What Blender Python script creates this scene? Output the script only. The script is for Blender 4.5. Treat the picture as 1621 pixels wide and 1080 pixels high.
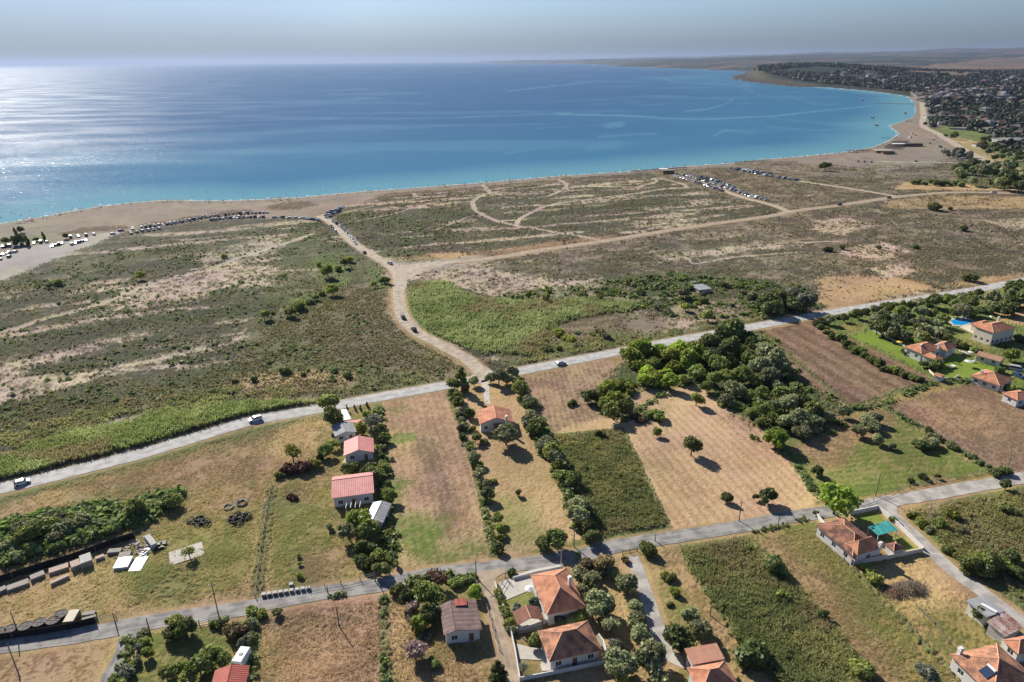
import bpy, math, random
import numpy as np
from mathutils import Vector, Matrix, Euler
random.seed(7)
rng = np.random.default_rng(11)
S = bpy.context.scene
for o in list(bpy.data.objects): bpy.data.objects.remove(o)
W, H, F = 1621.0, 1080.0, 1081.0
CAMH = 112.0
PITCH = math.atan((540-95.5)/F); ROLL = math.radians(-0.55)
# ---------------- camera
cam = bpy.data.cameras.new('camera'); co = bpy.data.objects.new('camera', cam)
S.collection.objects.link(co); S.camera = co
cam.sensor_width = 36; cam.lens = F/W*36; cam.clip_start = 1; cam.clip_end = 300000
RM = Matrix.Rotation(math.pi/2-PITCH, 3, 'X') @ Matrix.Rotation(ROLL, 3, 'Z')
co.matrix_world = Matrix.Translation((0, 0, CAMH)) @ RM.to_4x4()
S.render.resolution_x = 1024; S.render.resolution_y = 682
# ---------------- sky, sun, exposure
SUN_AZ = math.radians(-36)     # left of the view direction (+Y)
SUN_EL = math.radians(33)
S.world = bpy.data.worlds.new('World'); S.world.use_nodes = True
wn = S.world.node_tree.nodes; wl = S.world.node_tree.links
bg = wn['Background']; sky = wn.new('ShaderNodeTexSky'); sky.sky_type = 'NISHITA'
sky.sun_disc = False; sky.sun_elevation = SUN_EL; sky.sun_rotation = SUN_AZ
sky.altitude = 100; sky.air_density = 1.0; sky.dust_density = 0.35; sky.ozone_density = 2.0
tint = wn.new('ShaderNodeVectorMath'); tint.operation = 'MULTIPLY'; 
wtc = wn.new('ShaderNodeTexCoord'); wsp = wn.new('ShaderNodeSeparateXYZ'); wl.new(wtc.outputs['Generated'], wsp.inputs[0])
wrp = wn.new('ShaderNodeValToRGB'); wl.new(wsp.outputs['Z'], wrp.inputs['Fac'])      # haze painted into the sky colour: darker grey-blue low on the horizon
we = wrp.color_ramp.elements; we[0].position = 0; we[0].color = (.20, .26, .42, 1); we[1].position = .7; we[1].color = (.93, .95, 1.10, 1)
for p_, c_ in ((.034, (.45, .55, .80)), (.066, (.69, .78, 1.02)), (.25, (.80, .88, 1.06))): q_ = we.new(p_); q_.color = (*c_, 1)
wmr = wn.new('ShaderNodeMapRange'); wmr.inputs['From Min'].default_value = -.8; wmr.inputs['From Max'].default_value = .8; wl.new(wsp.outputs['X'], wmr.inputs['Value'])
wr2 = wn.new('ShaderNodeValToRGB'); wl.new(wmr.outputs[0], wr2.inputs['Fac']); wr2.color_ramp.interpolation = 'B_SPLINE'      # sky brightness painted by direction: dimmed at left, raised over the middle
w2e = wr2.color_ramp.elements; w2e[0].position = 0; w2e[0].color = (.60, .62, .68, 1); w2e[1].position = 1; w2e[1].color = (1.0, .98, 1.0, 1)
for p_, c_ in ((.3, (.74, .77, .84)), (.5, (1.35, 1.33, 1.30)), (.62, (1.35, 1.32, 1.3)), (.85, (1.1, 1.06, 1.05))): q_ = w2e.new(p_); q_.color = (*c_, 1)
wmu = wn.new('ShaderNodeVectorMath'); wmu.operation = 'MULTIPLY'; wl.new(wrp.outputs[0], wmu.inputs[0]); wl.new(wr2.outputs[0], wmu.inputs[1])
wl.new(wmu.outputs[0], tint.inputs[1]); wl.new(sky.outputs[0], tint.inputs[0]); wl.new(tint.outputs[0], bg.inputs[0]); bg.inputs[1].default_value = 0.058
sl = bpy.data.lights.new('sun', 'SUN'); sl.energy = 4.7; sl.angle = math.radians(0.6); sl.color = (1, .935, .83)
so = bpy.data.objects.new('sun', sl); S.collection.objects.link(so)
sd = Vector((math.sin(SUN_AZ)*math.cos(SUN_EL), math.cos(SUN_AZ)*math.cos(SUN_EL), math.sin(SUN_EL)))
so.rotation_euler = sd.to_track_quat('Z', 'Y').to_euler(); so.location = (0, 0, 300)
S.view_settings.view_transform = 'Standard'; S.view_settings.look = 'None'
S.view_settings.exposure = 0.75; S.view_settings.gamma = 1
# ---------------- projection helpers (photo pixel -> place on the ground)
def G(px, py, z=0.0):
    d = RM @ Vector(((px-W/2)/F, (H/2-py)/F, -1))
    t = (z-CAMH)/d.z
    return Vector((d.x*t, d.y*t, z))
RN = np.array(RM)
def project(x, y, z=0.0):
    p = np.stack([x, y, np.zeros_like(x)+z-CAMH], -1) @ RN
    return W/2 + F*p[..., 0]/-p[..., 2], H/2 - F*p[..., 1]/-p[..., 2]
# ---------------- naming
def tag(o, label=None, cat=None, group=None, kind=None):
    if label: o['label'] = label
    if cat: o['category'] = cat
    if group: o['group'] = group
    if kind: o['kind'] = kind
    return o
def link(o, parent=None):
    S.collection.objects.link(o)
    if parent: o.parent = parent
    return o
def empty(name, loc, rz=0.0):
    o = bpy.data.objects.new(name, None); o.location = loc; o.rotation_euler = (0, 0, rz)
    o.empty_display_size = 0.3
    return link(o)
def copy_tree(o, parent=None):
    c = o.copy(); S.collection.objects.link(c); c.parent = parent
    for ch in list(o.children): copy_tree(ch, c)
    return c
# ---------------- materials
def NT(name):
    m = bpy.data.materials.new(name); m.use_nodes = True
    n = m.node_tree.nodes; return m, n, m.node_tree.links, n['Principled BSDF']
def mat(name, col, rough=.8, var=.15, scale=3.0, bump=0.0, metal=0.0, spec=.3, trans=0):
    m, n, l, b = NT(name)
    b.inputs['Roughness'].default_value = rough; b.inputs['Metallic'].default_value = metal
    b.inputs['Specular IOR Level'].default_value = spec
    tc = n.new('ShaderNodeTexCoord'); no = n.new('ShaderNodeTexNoise'); no.inputs['Scale'].default_value = scale
    no.inputs['Detail'].default_value = 6; l.new(tc.outputs['Object'], no.inputs['Vector'])
    r = n.new('ShaderNodeMapRange'); r.inputs['From Min'].default_value = .3; r.inputs['From Max'].default_value = .7
    r.inputs['To Min'].default_value = 1-var; r.inputs['To Max'].default_value = 1+var
    l.new(no.outputs['Fac'], r.inputs['Value'])
    mx = n.new('ShaderNodeVectorMath'); mx.operation = 'SCALE'; mx.inputs[0].default_value = col[:3]
    l.new(r.outputs[0], mx.inputs['Scale']); l.new(mx.outputs[0], b.inputs['Base Color'])
    if bump:
        bp = n.new('ShaderNodeBump'); bp.inputs['Strength'].default_value = bump; bp.inputs['Distance'].default_value = .05
        l.new(no.outputs['Fac'], bp.inputs['Height']); l.new(bp.outputs[0], b.inputs['Normal'])
    return m
# ---------------- numpy noise
def _h(ix, iy, s):
    n = (ix.astype(np.int64)*374761393 + iy.astype(np.int64)*668265263 + s*1442695041) & 0x7fffffff
    n = ((n ^ (n >> 13))*1274126177) & 0x7fffffff
    return ((n ^ (n >> 16)) & 0xffff)/65535.0
def vn(x, y, s=0):
    ix = np.floor(x); iy = np.floor(y); fx = x-ix; fy = y-iy
    fx = fx*fx*(3-2*fx); fy = fy*fy*(3-2*fy)
    a = _h(ix, iy, s); b = _h(ix+1, iy, s); c = _h(ix, iy+1, s); d = _h(ix+1, iy+1, s)
    return a+(b-a)*fx+(c-a)*fy+(a-b-c+d)*fx*fy
def fbm(x, y, s=0, o=3):
    r = 0; a = .5; t = 0
    for i in range(o):
        r = r+a*vn(x*2**i+17*i, y*2**i-9*i, s+i); t += a; a *= .55
    return r/t
def sst(a, b, x):
    t = np.clip((x-a)/(b-a), 0, 1); return t*t*(3-2*t)
def inpoly(u, v, P):
    r = np.zeros(u.shape, bool); n = len(P)
    for i in range(n):
        x1, y1 = P[i]; x2, y2 = P[(i+1) % n]
        if y1 == y2: continue
        c = ((y1 > v) != (y2 > v)) & (u < (x2-x1)*(v-y1)/(y2-y1)+x1)
        r ^= c
    return r
def pldist(x, y, P):
    d = np.full(x.shape, 1e9)
    for (x1, y1), (x2, y2) in zip(P[:-1], P[1:]):
        dx, dy = x2-x1, y2-y1; L = dx*dx+dy*dy
        t = np.clip(((x-x1)*dx+(y-y1)*dy)/L, 0, 1)
        d = np.minimum(d, np.hypot(x-x1-t*dx, y-y1-t*dy))
    return d
def smooth_line(P, n=6):
    P = [P[0]]+list(P)+[P[-1]]; out = []
    for i in range(1, len(P)-2):
        for k in range(n):
            t = k/n; a, b, c, d = [np.array(q, float) for q in P[i-1:i+3]]
            out.append(.5*((2*b)+(-a+c)*t+(2*a-5*b+4*c-d)*t*t+(-a+3*b-3*c+d)*t**3))
    out.append(np.array(P[-2], float)); return [tuple(p) for p in out]
def npmesh(name, V, Fq, mats=None, parent=None, col=None, smooth=False):
    """V (n,3) float, Fq (m,k) int"""
    me = bpy.data.meshes.new(name); V = np.ascontiguousarray(V, np.float32); Fq = np.ascontiguousarray(Fq, np.int32)
    me.vertices.add(len(V)); me.vertices.foreach_set('co', V.ravel())
    k = Fq.shape[1]; me.loops.add(Fq.size); me.loops.foreach_set('vertex_index', Fq.ravel())
    me.polygons.add(len(Fq)); me.polygons.foreach_set('loop_start', np.arange(0, Fq.size, k, dtype=np.int32))
    me.polygons.foreach_set('loop_total', np.full(len(Fq), k, np.int32))
    me.polygons.foreach_set('use_smooth', np.full(len(Fq), smooth, bool))
    me.update(calc_edges=True)
    if col is not None:
        ca = me.color_attributes.new('Col', 'FLOAT_COLOR', 'POINT')
        c4 = np.ones((len(V), 4), np.float32); c4[:, :3] = col; ca.data.foreach_set('color', c4.ravel())
    if mats: me.materials.append(mats)
    return link(bpy.data.objects.new(name, me), parent)
# ================= ground, sea =================
def world_line(P, n=6): return smooth_line([tuple(G(*p).xy) for p in P], n)
COAST_PX = [(0,355),(52,347),(104,337),(156,328),(207,321.5),(259,318),(311,318.5),(363,318.5),(420,316.5),(478,313),(530,308),(581,303.5),(633,300),(685,296),(737,292),(789,288),(850,282.5),(904,278),(994,272.5),(1059,266.5),(1158,259),(1200,254),(1278,247.5),(1330,242.5),(1382,234),(1408,224),(1426,212),(1413,202),(1410,199),(1434,191.5),(1449,185),(1452,175),(1449,162),(1439,152.5),(1403,147),(1366,143),(1317,139),(1265,135.5),(1226,131),(1200,128.5),(1179,122),(1182,119.5),(1196,116.5),(1200,113.4),(1158,111.5),(1085,108.5),(994,105.8),(968,104.9),(987,103.4),(942,101.9),(904,101)]
cw = [tuple(G(px, py, -1).xy) for px, py in COAST_PX]
c0, c1 = cw[0], cw[3]
COAST = [(c0[0]-1500, c0[1]-820)]+cw+[(cw[-1][0]-900, 26000), (cw[-1][0]-2500, 31000), (-3000, 52000)]
LANDPOLY = COAST+[(150000, 52000), (150000, -3000), (c0[0]-1500, -3000)]
def coast_sd(x, y):
    d = pldist(x, y, COAST); return np.where(inpoly(x, y, LANDPOLY), d, -d)
def fan(rows_py, scols):
    ys = np.array([G(810.5, p).y for p in rows_py]); ys = ys[(ys > 0) & (ys < 70000)]
    w = .75*(ys*math.cos(PITCH)+CAMH*math.sin(PITCH))
    X = scols[None, :]*w[:, None]; Y = np.repeat(ys[:, None], len(scols), 1)
    return X, Y
def grid_faces(r, c):
    i = np.arange(r*c, dtype=np.int32).reshape(r, c)
    return np.stack([i[:-1, :-1].ravel(), i[:-1, 1:].ravel(), i[1:, 1:].ravel(), i[1:, :-1].ravel()], 1)
dense = np.linspace(-1.08, 1.08, 1400); side = 1.08*np.exp(np.linspace(.012, 1.5, 60))
scols = np.concatenate([-side[::-1], dense, side])
rows = np.concatenate([np.array([2400, 2000, 1750, 1550, 1400, 1300, 1230, 1190]), np.arange(1160, 420, -1.25), np.arange(420, 112, -.8), np.arange(112, 95.6, -.35)])
X, Y = fan(rows, scols); R_, C_ = X.shape
gx, gy = X.ravel(), Y.ravel()
N_ = gx.size
sd_ = coast_sd(gx, gy)
# large relief
def relief(x, y, sd):
    far = sst(2600, 9000, np.hypot(x*.75, y))
    z = 6*sst(1500, 3500, y)*sst(0, 500, sd)
    z = z + far*sst(0, 900, sd)*(22+110*fbm(x/2600, y/2600, 3, 4)*sst(3500, 14000, y)+330*sst(8000, 22000, np.hypot(x, y))*fbm(x/4500+4, y/4500, 9, 4)*sst(1000, 16000, x))
    cx, cy = G(1215, 124).xy
    cape = np.exp(-(((x-cx-250)/650)**2+((y-cy-350)/750)**2))
    z = z+62*cape*sst(-5, 60, sd)
    ins = sst(5, 40, sd)*(1-far)
    z = z+ins*(.9*fbm(x/30, y/22, 21, 3)-.3)*sst(330, 380, y+.25*x+60)
    return z
gz = relief(gx, gy, sd_)
gz = np.where(sd_ > 0, gz, np.maximum(-14, sd_*.035)) - 1.0*(1-sst(-8, 22, sd_))
# warped pixel coordinates for patch edges
wxn = gx+(fbm(gx/7, gy/7, 31, 3)-.5)*7; wyn = gy+(fbm(gx/7, gy/7, 37, 3)-.5)*7
jx = (_h(np.arange(N_), np.arange(N_)*0, 5)-.5); jy = (_h(np.arange(N_), np.arange(N_)*0, 6)-.5)
U, Vv = project(wxn+jx*5, wyn+jy*5)
Us, Vs = project(gx+(fbm(gx/1.5, gy/1.5, 41, 2)-.5)*1.6+jx*1.2, gy+(fbm(gx/1.5, gy/1.5, 43, 2)-.5)*1.6+jy*1.2)
dist = np.hypot(gx, gy)
nA = fbm(gx/.7, gy/.7, 1, 2); nB = fbm(gx/2.2, gy/2.2, 5, 3); nC = fbm(gx/8, gy/8, 8, 3); nD = fbm(gx/30, gy/30, 12, 3); nE = fbm(gx/110, gy/110, 15, 3)
nL = fbm((gx*.93+gy*.3)/60, (gy*.95-gx*.3)/9, 18, 3)     # drawn out along the shore
nF = fbm(gx/17+60, gy/17, 25, 3)
NS = [nA, nB, nC, nD]
col = np.zeros((N_, 3)); hgt = np.zeros(N_)
def C3(*a): return np.array(a, float)
# class: (plant colour, soil colour, cover 0..1, noise weights, height)
CL = dict(
 dune=(C3(.062,.062,.036), C3(.23,.185,.13), .74, (.35,.45,.2,0), .45),
 dunesand=(C3(.10,.085,.055), C3(.44,.355,.265), .42, (.3,.45,.25,0), .45),
 dunegreen=(C3(.048,.055,.03), C3(.088,.09,.052), .7, (.3,.4,.3,0), .8),
 olivegreen=(C3(.065,.08,.032), C3(.125,.12,.06), .6, (.4,.3,.3,0), .4),
 plain=(C3(.11,.115,.05), C3(.17,.15,.08), .6, (.4,.2,.4,0), .3),
 plainbrown=(C3(.12,.10,.06), C3(.18,.145,.095), .6, (.4,.2,.4,0), .3),
 duneright=(C3(.08,.07,.045), C3(.235,.185,.128), .62, (.25,.35,.4,0), .35),
 reed=(C3(.12,.18,.05), C3(.075,.12,.035), .5, (.5,.3,.2,0), .8),
 bright=(C3(.15,.21,.06), C3(.09,.13,.04), .5, (.3,.4,.3,0), 1.0),
 sand=(C3(.19,.155,.12), C3(.23,.19,.15), .4, (.1,.2,.5,.2), .05),
  trail=(C3(.33,.27,.205), C3(.38,.315,.245), .5, (.4,.3,.3,0), .02),
 gravel=(C3(.30,.27,.235), C3(.36,.32,.28), .5, (.4,.3,.3,0), .03),
 beachveg=(C3(.10,.075,.045), C3(.20,.16,.11), .7, (.4,.4,.2,0), .7),
 dry=(C3(.33,.22,.115), C3(.41,.285,.165), .5, (.5,.2,.3,0), .1),
 drymix=(C3(.155,.145,.055), C3(.33,.225,.115), .55, (.3,.2,.3,.2), .18),
 drybrown=(C3(.19,.12,.07), C3(.33,.22,.135), .5, (.4,.3,.3,0), .12),
 gold=(C3(.39,.27,.13), C3(.46,.33,.175), .5, (.4,.3,.3,0), .12),
 stubble=(C3(.39,.26,.15), C3(.48,.335,.20), .5, (.5,.2,.3,0), .06),
 soil=(C3(.15,.102,.068), C3(.245,.172,.115), .5, (.5,.2,.3,0), .08),
 redsoil=(C3(.19,.12,.082), C3(.33,.222,.148), .45, (.4,.3,.3,0), .1),
 lawn=(C3(.125,.20,.03), C3(.155,.23,.04), .5, (.5,.3,.2,0), .03),
 grass=(C3(.11,.15,.035), C3(.20,.195,.075), .55, (.4,.3,.3,0), .1),
 yard=(C3(.115,.125,.035), C3(.225,.19,.07), .6, (.4,.2,.4,0), .15),
 weed=(C3(.10,.125,.045), C3(.16,.155,.07), .6, (.4,.4,.2,0), .4),
 thicket=(C3(.06,.08,.03), C3(.12,.12,.06), .6, (.3,.4,.3,0), .5),
 garden=(C3(.09,.13,.035), C3(.16,.18,.06), .55, (.3,.4,.3,0), .3),
 townground=(C3(.10,.11,.06), C3(.22,.2,.14), .6, (0,.2,.4,.4), .1),
)
def paint(idx, cls, amt=1.0):
    A, B, cv, wts, h = CL[cls]
    n = sum(w*q[idx] for w, q in zip(wts, NS)); n = (n-.5*sum(wts))*2.6+.5
    m = sst(-.28, .28, n-(1-cv))[:, None]
    c = B+(A-B)*m; c = c*(.80+.40*nD[idx])[:, None]*(.90+.20*nA[idx])[:, None]*(1+(nE[idx]-.5)[:, None]*np.array([.30, .05, -.1]))*(1+(nF[idx]-.5)[:, None]*np.array([.10, .30, -.15]))
    hh = h*m[:, 0]*(.5+nA[idx])
    col[idx] += (c-col[idx])*amt; hgt[idx] += (hh-hgt[idx])*amt
def patch(cls, P, amt=1.0, crisp=False):
    P = [(float(a), float(b)) for a, b in P]; u, v = (Us, Vs) if crisp else (U, Vv)
    xs = [p[0] for p in P]; ys = [p[1] for p in P]
    c = np.nonzero((u > min(xs)) & (u < max(xs)) & (v > min(ys)) & (v < max(ys)))[0]
    c = c[inpoly(u[c], v[c], P)]
    if len(c): paint(c, cls, amt)
def track(cls, P, w, amt=1.0, flat=True):
    L = world_line(P); xs = [p[0] for p in L]; ys = [p[1] for p in L]
    c = np.nonzero((gx > min(xs)-w) & (gx < max(xs)+w) & (gy > min(ys)-w) & (gy < max(ys)+w))[0]
    if not len(c): return
    d = pldist(gx[c], gy[c], L)+(nB[c]-.5)*w*.5
    c = c[d < w/2]
    if len(c): paint(c, cls, amt)
allv = np.arange(N_)
paint(allv, 'dune')
s = sst(.55, .62, nL)*.9
i = np.nonzero(s > .4)[0]; paint(i, 'dunegreen', .45)
i = np.nonzero((1-nL) > .62)[0]; paint(i, 'dunesand', .8)
exec_patches = [
 ('duneright', [(1000,250),(1240,262),(1621,240),(2600,200),(2600,470),(1621,445),(1290,480),(1150,425),(1000,440),(860,440),(760,440),(800,410),(1000,375),(1240,338),(1100,300),(1050,285)], .8),
 ('dunesand', [(640,440),(760,425),(860,440),(1000,450),(960,458),(860,470),(780,470),(720,455)], .8),
 ('dunegreen', [(-300,545),(0,480),(60,455),(120,435),(200,425),(300,405),(380,395),(420,400),(360,415),(240,437),(160,445),(120,460),(40,490),(0,500),(-300,570)], .9),
 ('olivegreen', [(-300,500),(0,445),(100,420),(200,400),(330,390),(400,385),(340,400),(200,420),(100,440),(0,475)], .6),
 ('dunesand', [(150,500),(200,455),(330,425),(420,420),(500,425),(505,440),(440,455),(350,458),(300,480),(210,490)], .9),
 ('dunesand', [(430,405),(470,380),(500,372),(440,370),(380,385),(300,405),(320,420),(380,408)], .7),
 ('dunegreen', [(-300,600),(0,545),(100,520),(200,505),(330,490),(430,475),(440,485),(330,505),(230,515),(120,540),(0,565),(-300,620)], .9),
 ('dunesand', [(-300,650),(0,580),(60,565),(120,550),(180,535),(225,525),(250,530),(170,548),(110,565),(50,585),(0,605),(-300,680)], 1),
 ('dunesand', [(-300,700),(0,620),(100,600),(200,575),(290,555),(340,540),(400,530),(430,520),(430,530),(350,550),(270,570),(180,590),(60,625),(0,640),(-300,720)], .9),
 ('olivegreen', [(-300,760),(0,650),(200,605),(330,590),(420,550),(440,610),(440,640),(300,645),(150,672),(0,700)], .9),
 ('olivegreen', [(420,470),(440,410),(455,375),(480,365),(520,385),(560,400),(610,425),(620,450),(640,500),(560,500),(480,510),(380,520)], .8),
 ('bright', [(500,405),(545,400),(560,420),(545,445),(500,455),(495,425)], .5),
 ('bright', [(490,470),(520,455),(550,440),(555,455),(530,472),(500,482)], .8),
 ('bright', [(455,485),(480,468),(520,470),(500,485),(470,495)], .8),
 ('dunegreen', [(400,492),(440,478),(435,495),(410,505)], 1),
 ('plainbrown', [(380,570),(430,520),(520,460),(610,445),(640,490),(700,550),(770,592),(700,605),(600,625),(480,640),(440,600)], 1),
 ('plain', [(380,545),(430,510),(520,470),(560,520),(520,560),(600,600),(480,620),(420,600)], .8),
 ('bright', [(520,575),(560,570),(640,590),(700,600),(620,618),(560,625),(500,600)], .3),
 ('bright', [(590,430),(612,428),(618,455),(600,470),(590,450)], .6),
 ('gold', [(606,425),(618,440),(622,470),(625,500),(650,530),(700,558),(750,588),(740,592),(690,560),(640,530),(615,500),(612,460)], .55),
 ('drybrown', [(350,605),(400,590),(560,588),(565,605),(480,620),(440,640),(370,620)], .95),
 ('gold', [(390,600),(470,590),(560,590),(560,598),(470,605),(400,612)], .5),
 ('plain', [(200,620),(350,600),(400,625),(480,640),(380,655),(250,660),(180,650)], .7),
 ('dunegreen', [(545,350),(640,340),(720,335),(740,342),(700,352),(620,372),(560,365)], .6),
 ('dunegreen', [(570,370),(640,378),(640,395),(700,400),(690,412),(600,405)], .8),
 ('bright', [(580,380),(610,395),(700,402),(740,400),(720,412),(650,414),(600,405)], .35),
 ('dunegreen', [(830,345),(900,330),(1000,320),(1080,318),(1090,325),(1000,333),(900,345),(840,353)], .7),
 ('drybrown', [(620,412),(680,400),(780,398),(860,385),(930,376),(990,372),(940,385),(800,410),(740,414)], .8),
 ('gold', [(680,402),(720,400),(760,405),(700,412)], .6),
 ('gravel', [(595,408),(640,416),(700,412),(760,405),(780,412),(700,424),(665,434),(645,450),(632,452),(618,428)], .8),
 ('reed', [(643,470),(660,450),(700,448),(730,465),(760,475),(820,478),(900,475),(960,478),(1010,480),(1000,492),(920,500),(870,520),(865,545),(840,565),(780,560),(730,548),(690,535),(660,515),(645,490)], 1),
 ('thicket', [(790,470),(880,455),(960,445),(1060,430),(1130,432),(1160,440),(1200,445),(1290,455),(1290,490),(1200,505),(1120,510),(1060,505),(1000,495),(950,488),(880,480),(800,478)], .5),
 ('plainbrown', [(870,520),(920,502),(1000,495),(1060,510),(960,530),(860,560)], .8),
 ('weed', [(780,560),(860,545),(960,530),(1060,525),(1130,515),(1200,505),(1290,492),(1330,478),(1290,498),(1180,520),(1100,535),(1000,545),(880,570),(800,580)], .9),
 ('sand', [(985,508),(1010,503),(1062,512),(1050,525),(1010,530),(990,520)], .9),
 ('dry', [(1290,440),(1340,435),(1440,442),(1480,458),(1400,475),(1320,492),(1290,480)], .9),
 ('gold', [(1300,460),(1380,450),(1420,458),(1380,472),(1310,475)], .5),
 ('sand', [(1400,425),(1440,423),(1455,433),(1400,438)], .7),
 ('dry', [(1480,455),(1560,440),(1700,425),(1700,437),(1560,452)], .8),
 ('dunesand', [(1330,395),(1400,385),(1445,400),(1400,412),(1340,408)], .9), ('dunesand', [(1290,350),(1345,345),(1390,358),(1330,374),(1285,365)], .8), ('dunesand', [(1370,425),(1420,417),(1455,430),(1400,441)], .9), ('dunesand', [(1560,350),(1621,345),(1680,360),(1600,366)], .7), ('dunesand', [(1000,352),(1080,346),(1100,352),(1010,362)], .7), ('dunesand', [(1050,405),(1150,392),(1240,386),(1240,392),(1150,402),(1060,414)], .8),
 ('gold', [(1410,300),(1430,290),(1500,285),(1800,280),(1800,300),(1500,302)], .8),
 ('gold', [(1400,318),(1500,311),(1700,312),(1700,330),(1500,332),(1400,330)], .55),
 ('sand', [(-600,520),(-300,500),(0,440),(60,412),(110,395),(150,378),(200,366),(260,356),(330,349),(420,347),(500,346),(545,330),(575,320),(610,309),(700,302),(760,295),(850,287),(900,282),(1000,276),(1060,272),(1160,262),(1200,258),(1280,260),(1330,266),(1400,270),(1470,262),(1500,250),(1560,262),(1530,240),(1490,215),(1462,200),(1462,160),(1440,145),(1300,110),(900,150),(400,200),(0,250),(-800,330)], 1),
 ('sand', [(1100,262),(1200,262),(1300,268),(1400,275),(1500,272),(1560,280),(1520,284),(1400,281),(1300,280),(1200,272)], .45),
 ('gravel', [(-400,480),(-300,455),(0,405),(40,392),(100,385),(150,372),(200,365),(140,392),(95,408),(50,427),(0,445)], 1),
 ('garden', [(1475,205),(1520,205),(1560,212),(1590,240),(1621,265),(1621,290),(1560,252),(1520,232),(1485,210)], .8),
 ('thicket', [(1520,262),(1560,255),(1621,270),(1900,290),(1900,302),(1560,298),(1520,290),(1445,292),(1450,284),(1515,285)], .9),
 ('beachveg', [(100,368),(140,360),(195,357),(205,363),(150,366),(105,373)], 1),
 ('beachveg', [(215,358),(245,352),(262,352),(258,358),(225,361)], 1),
 ('beachveg', [(265,350),(320,341),(370,334),(400,333),(395,340),(330,346),(285,353)], 1),
 ('beachveg', [(420,328),(455,320),(495,320),(502,326),(470,332),(425,333)], 1),
 ('beachveg', [(590,312),(620,306),(660,303),(760,296),(850,288),(920,284),(1000,279),(1005,283),(900,291),(800,297),(700,305),(620,313)], .85),
 ('beachveg', [(1080,272),(1130,266),(1135,270),(1090,275)], .9),
 ('beachveg', [(1200,256),(1260,255),(1260,259),(1200,262)], .7),
 ('garden', [(-50,388),(0,378),(75,370),(80,378),(30,388),(-20,396)], .6),
]
for cls, P, a in exec_patches: patch(cls, P, a)
# tracks in the dunes
for P, w in [([(-300,590),(0,527),(60,508),(130,490),(170,478),(220,458),(290,437),(340,424),(380,408),(420,395),(470,380),(490,372)], 5),
 ([(290,450),(340,440),(400,432),(505,427)], 2.2),
 ([(942,379),(890,370),(850,363),(815,358),(790,352),(768,343),(752,332),(748,320),(760,312),(775,307),(768,298),(762,292)], 4),
 ([(775,307),(800,302),(850,297),(884,290)], 3), ([(817,358),(822,348),(845,335),(870,325),(940,315),(1000,308),(1050,300),(1085,297),(1075,290),(1040,282)], 4.2),
 ([(884,285),(896,293),(890,300),(870,310),(840,315),(800,313)], 4), ([(896,300),(920,295),(1000,297),(1020,293),(1038,288),(1035,283)], 5),
 ([(560,352),(620,340),(680,322),(740,315)], 2.5), ([(545,337),(600,325),(650,317),(700,310),(740,305)], 2.5), ([(655,307),(662,312),(700,312)], 4),
 ([(1150,392),(1240,386),(1330,383)], 2), ([(1060,402),(1090,412),(1100,418),(1160,408),(1260,400)], 2), ([(1515,258),(1450,257.5),(1390,256)], 6), ([(690,365),(740,345),(760,343)], 2)]:
    track('trail', P, w*1.1, .95)
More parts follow.
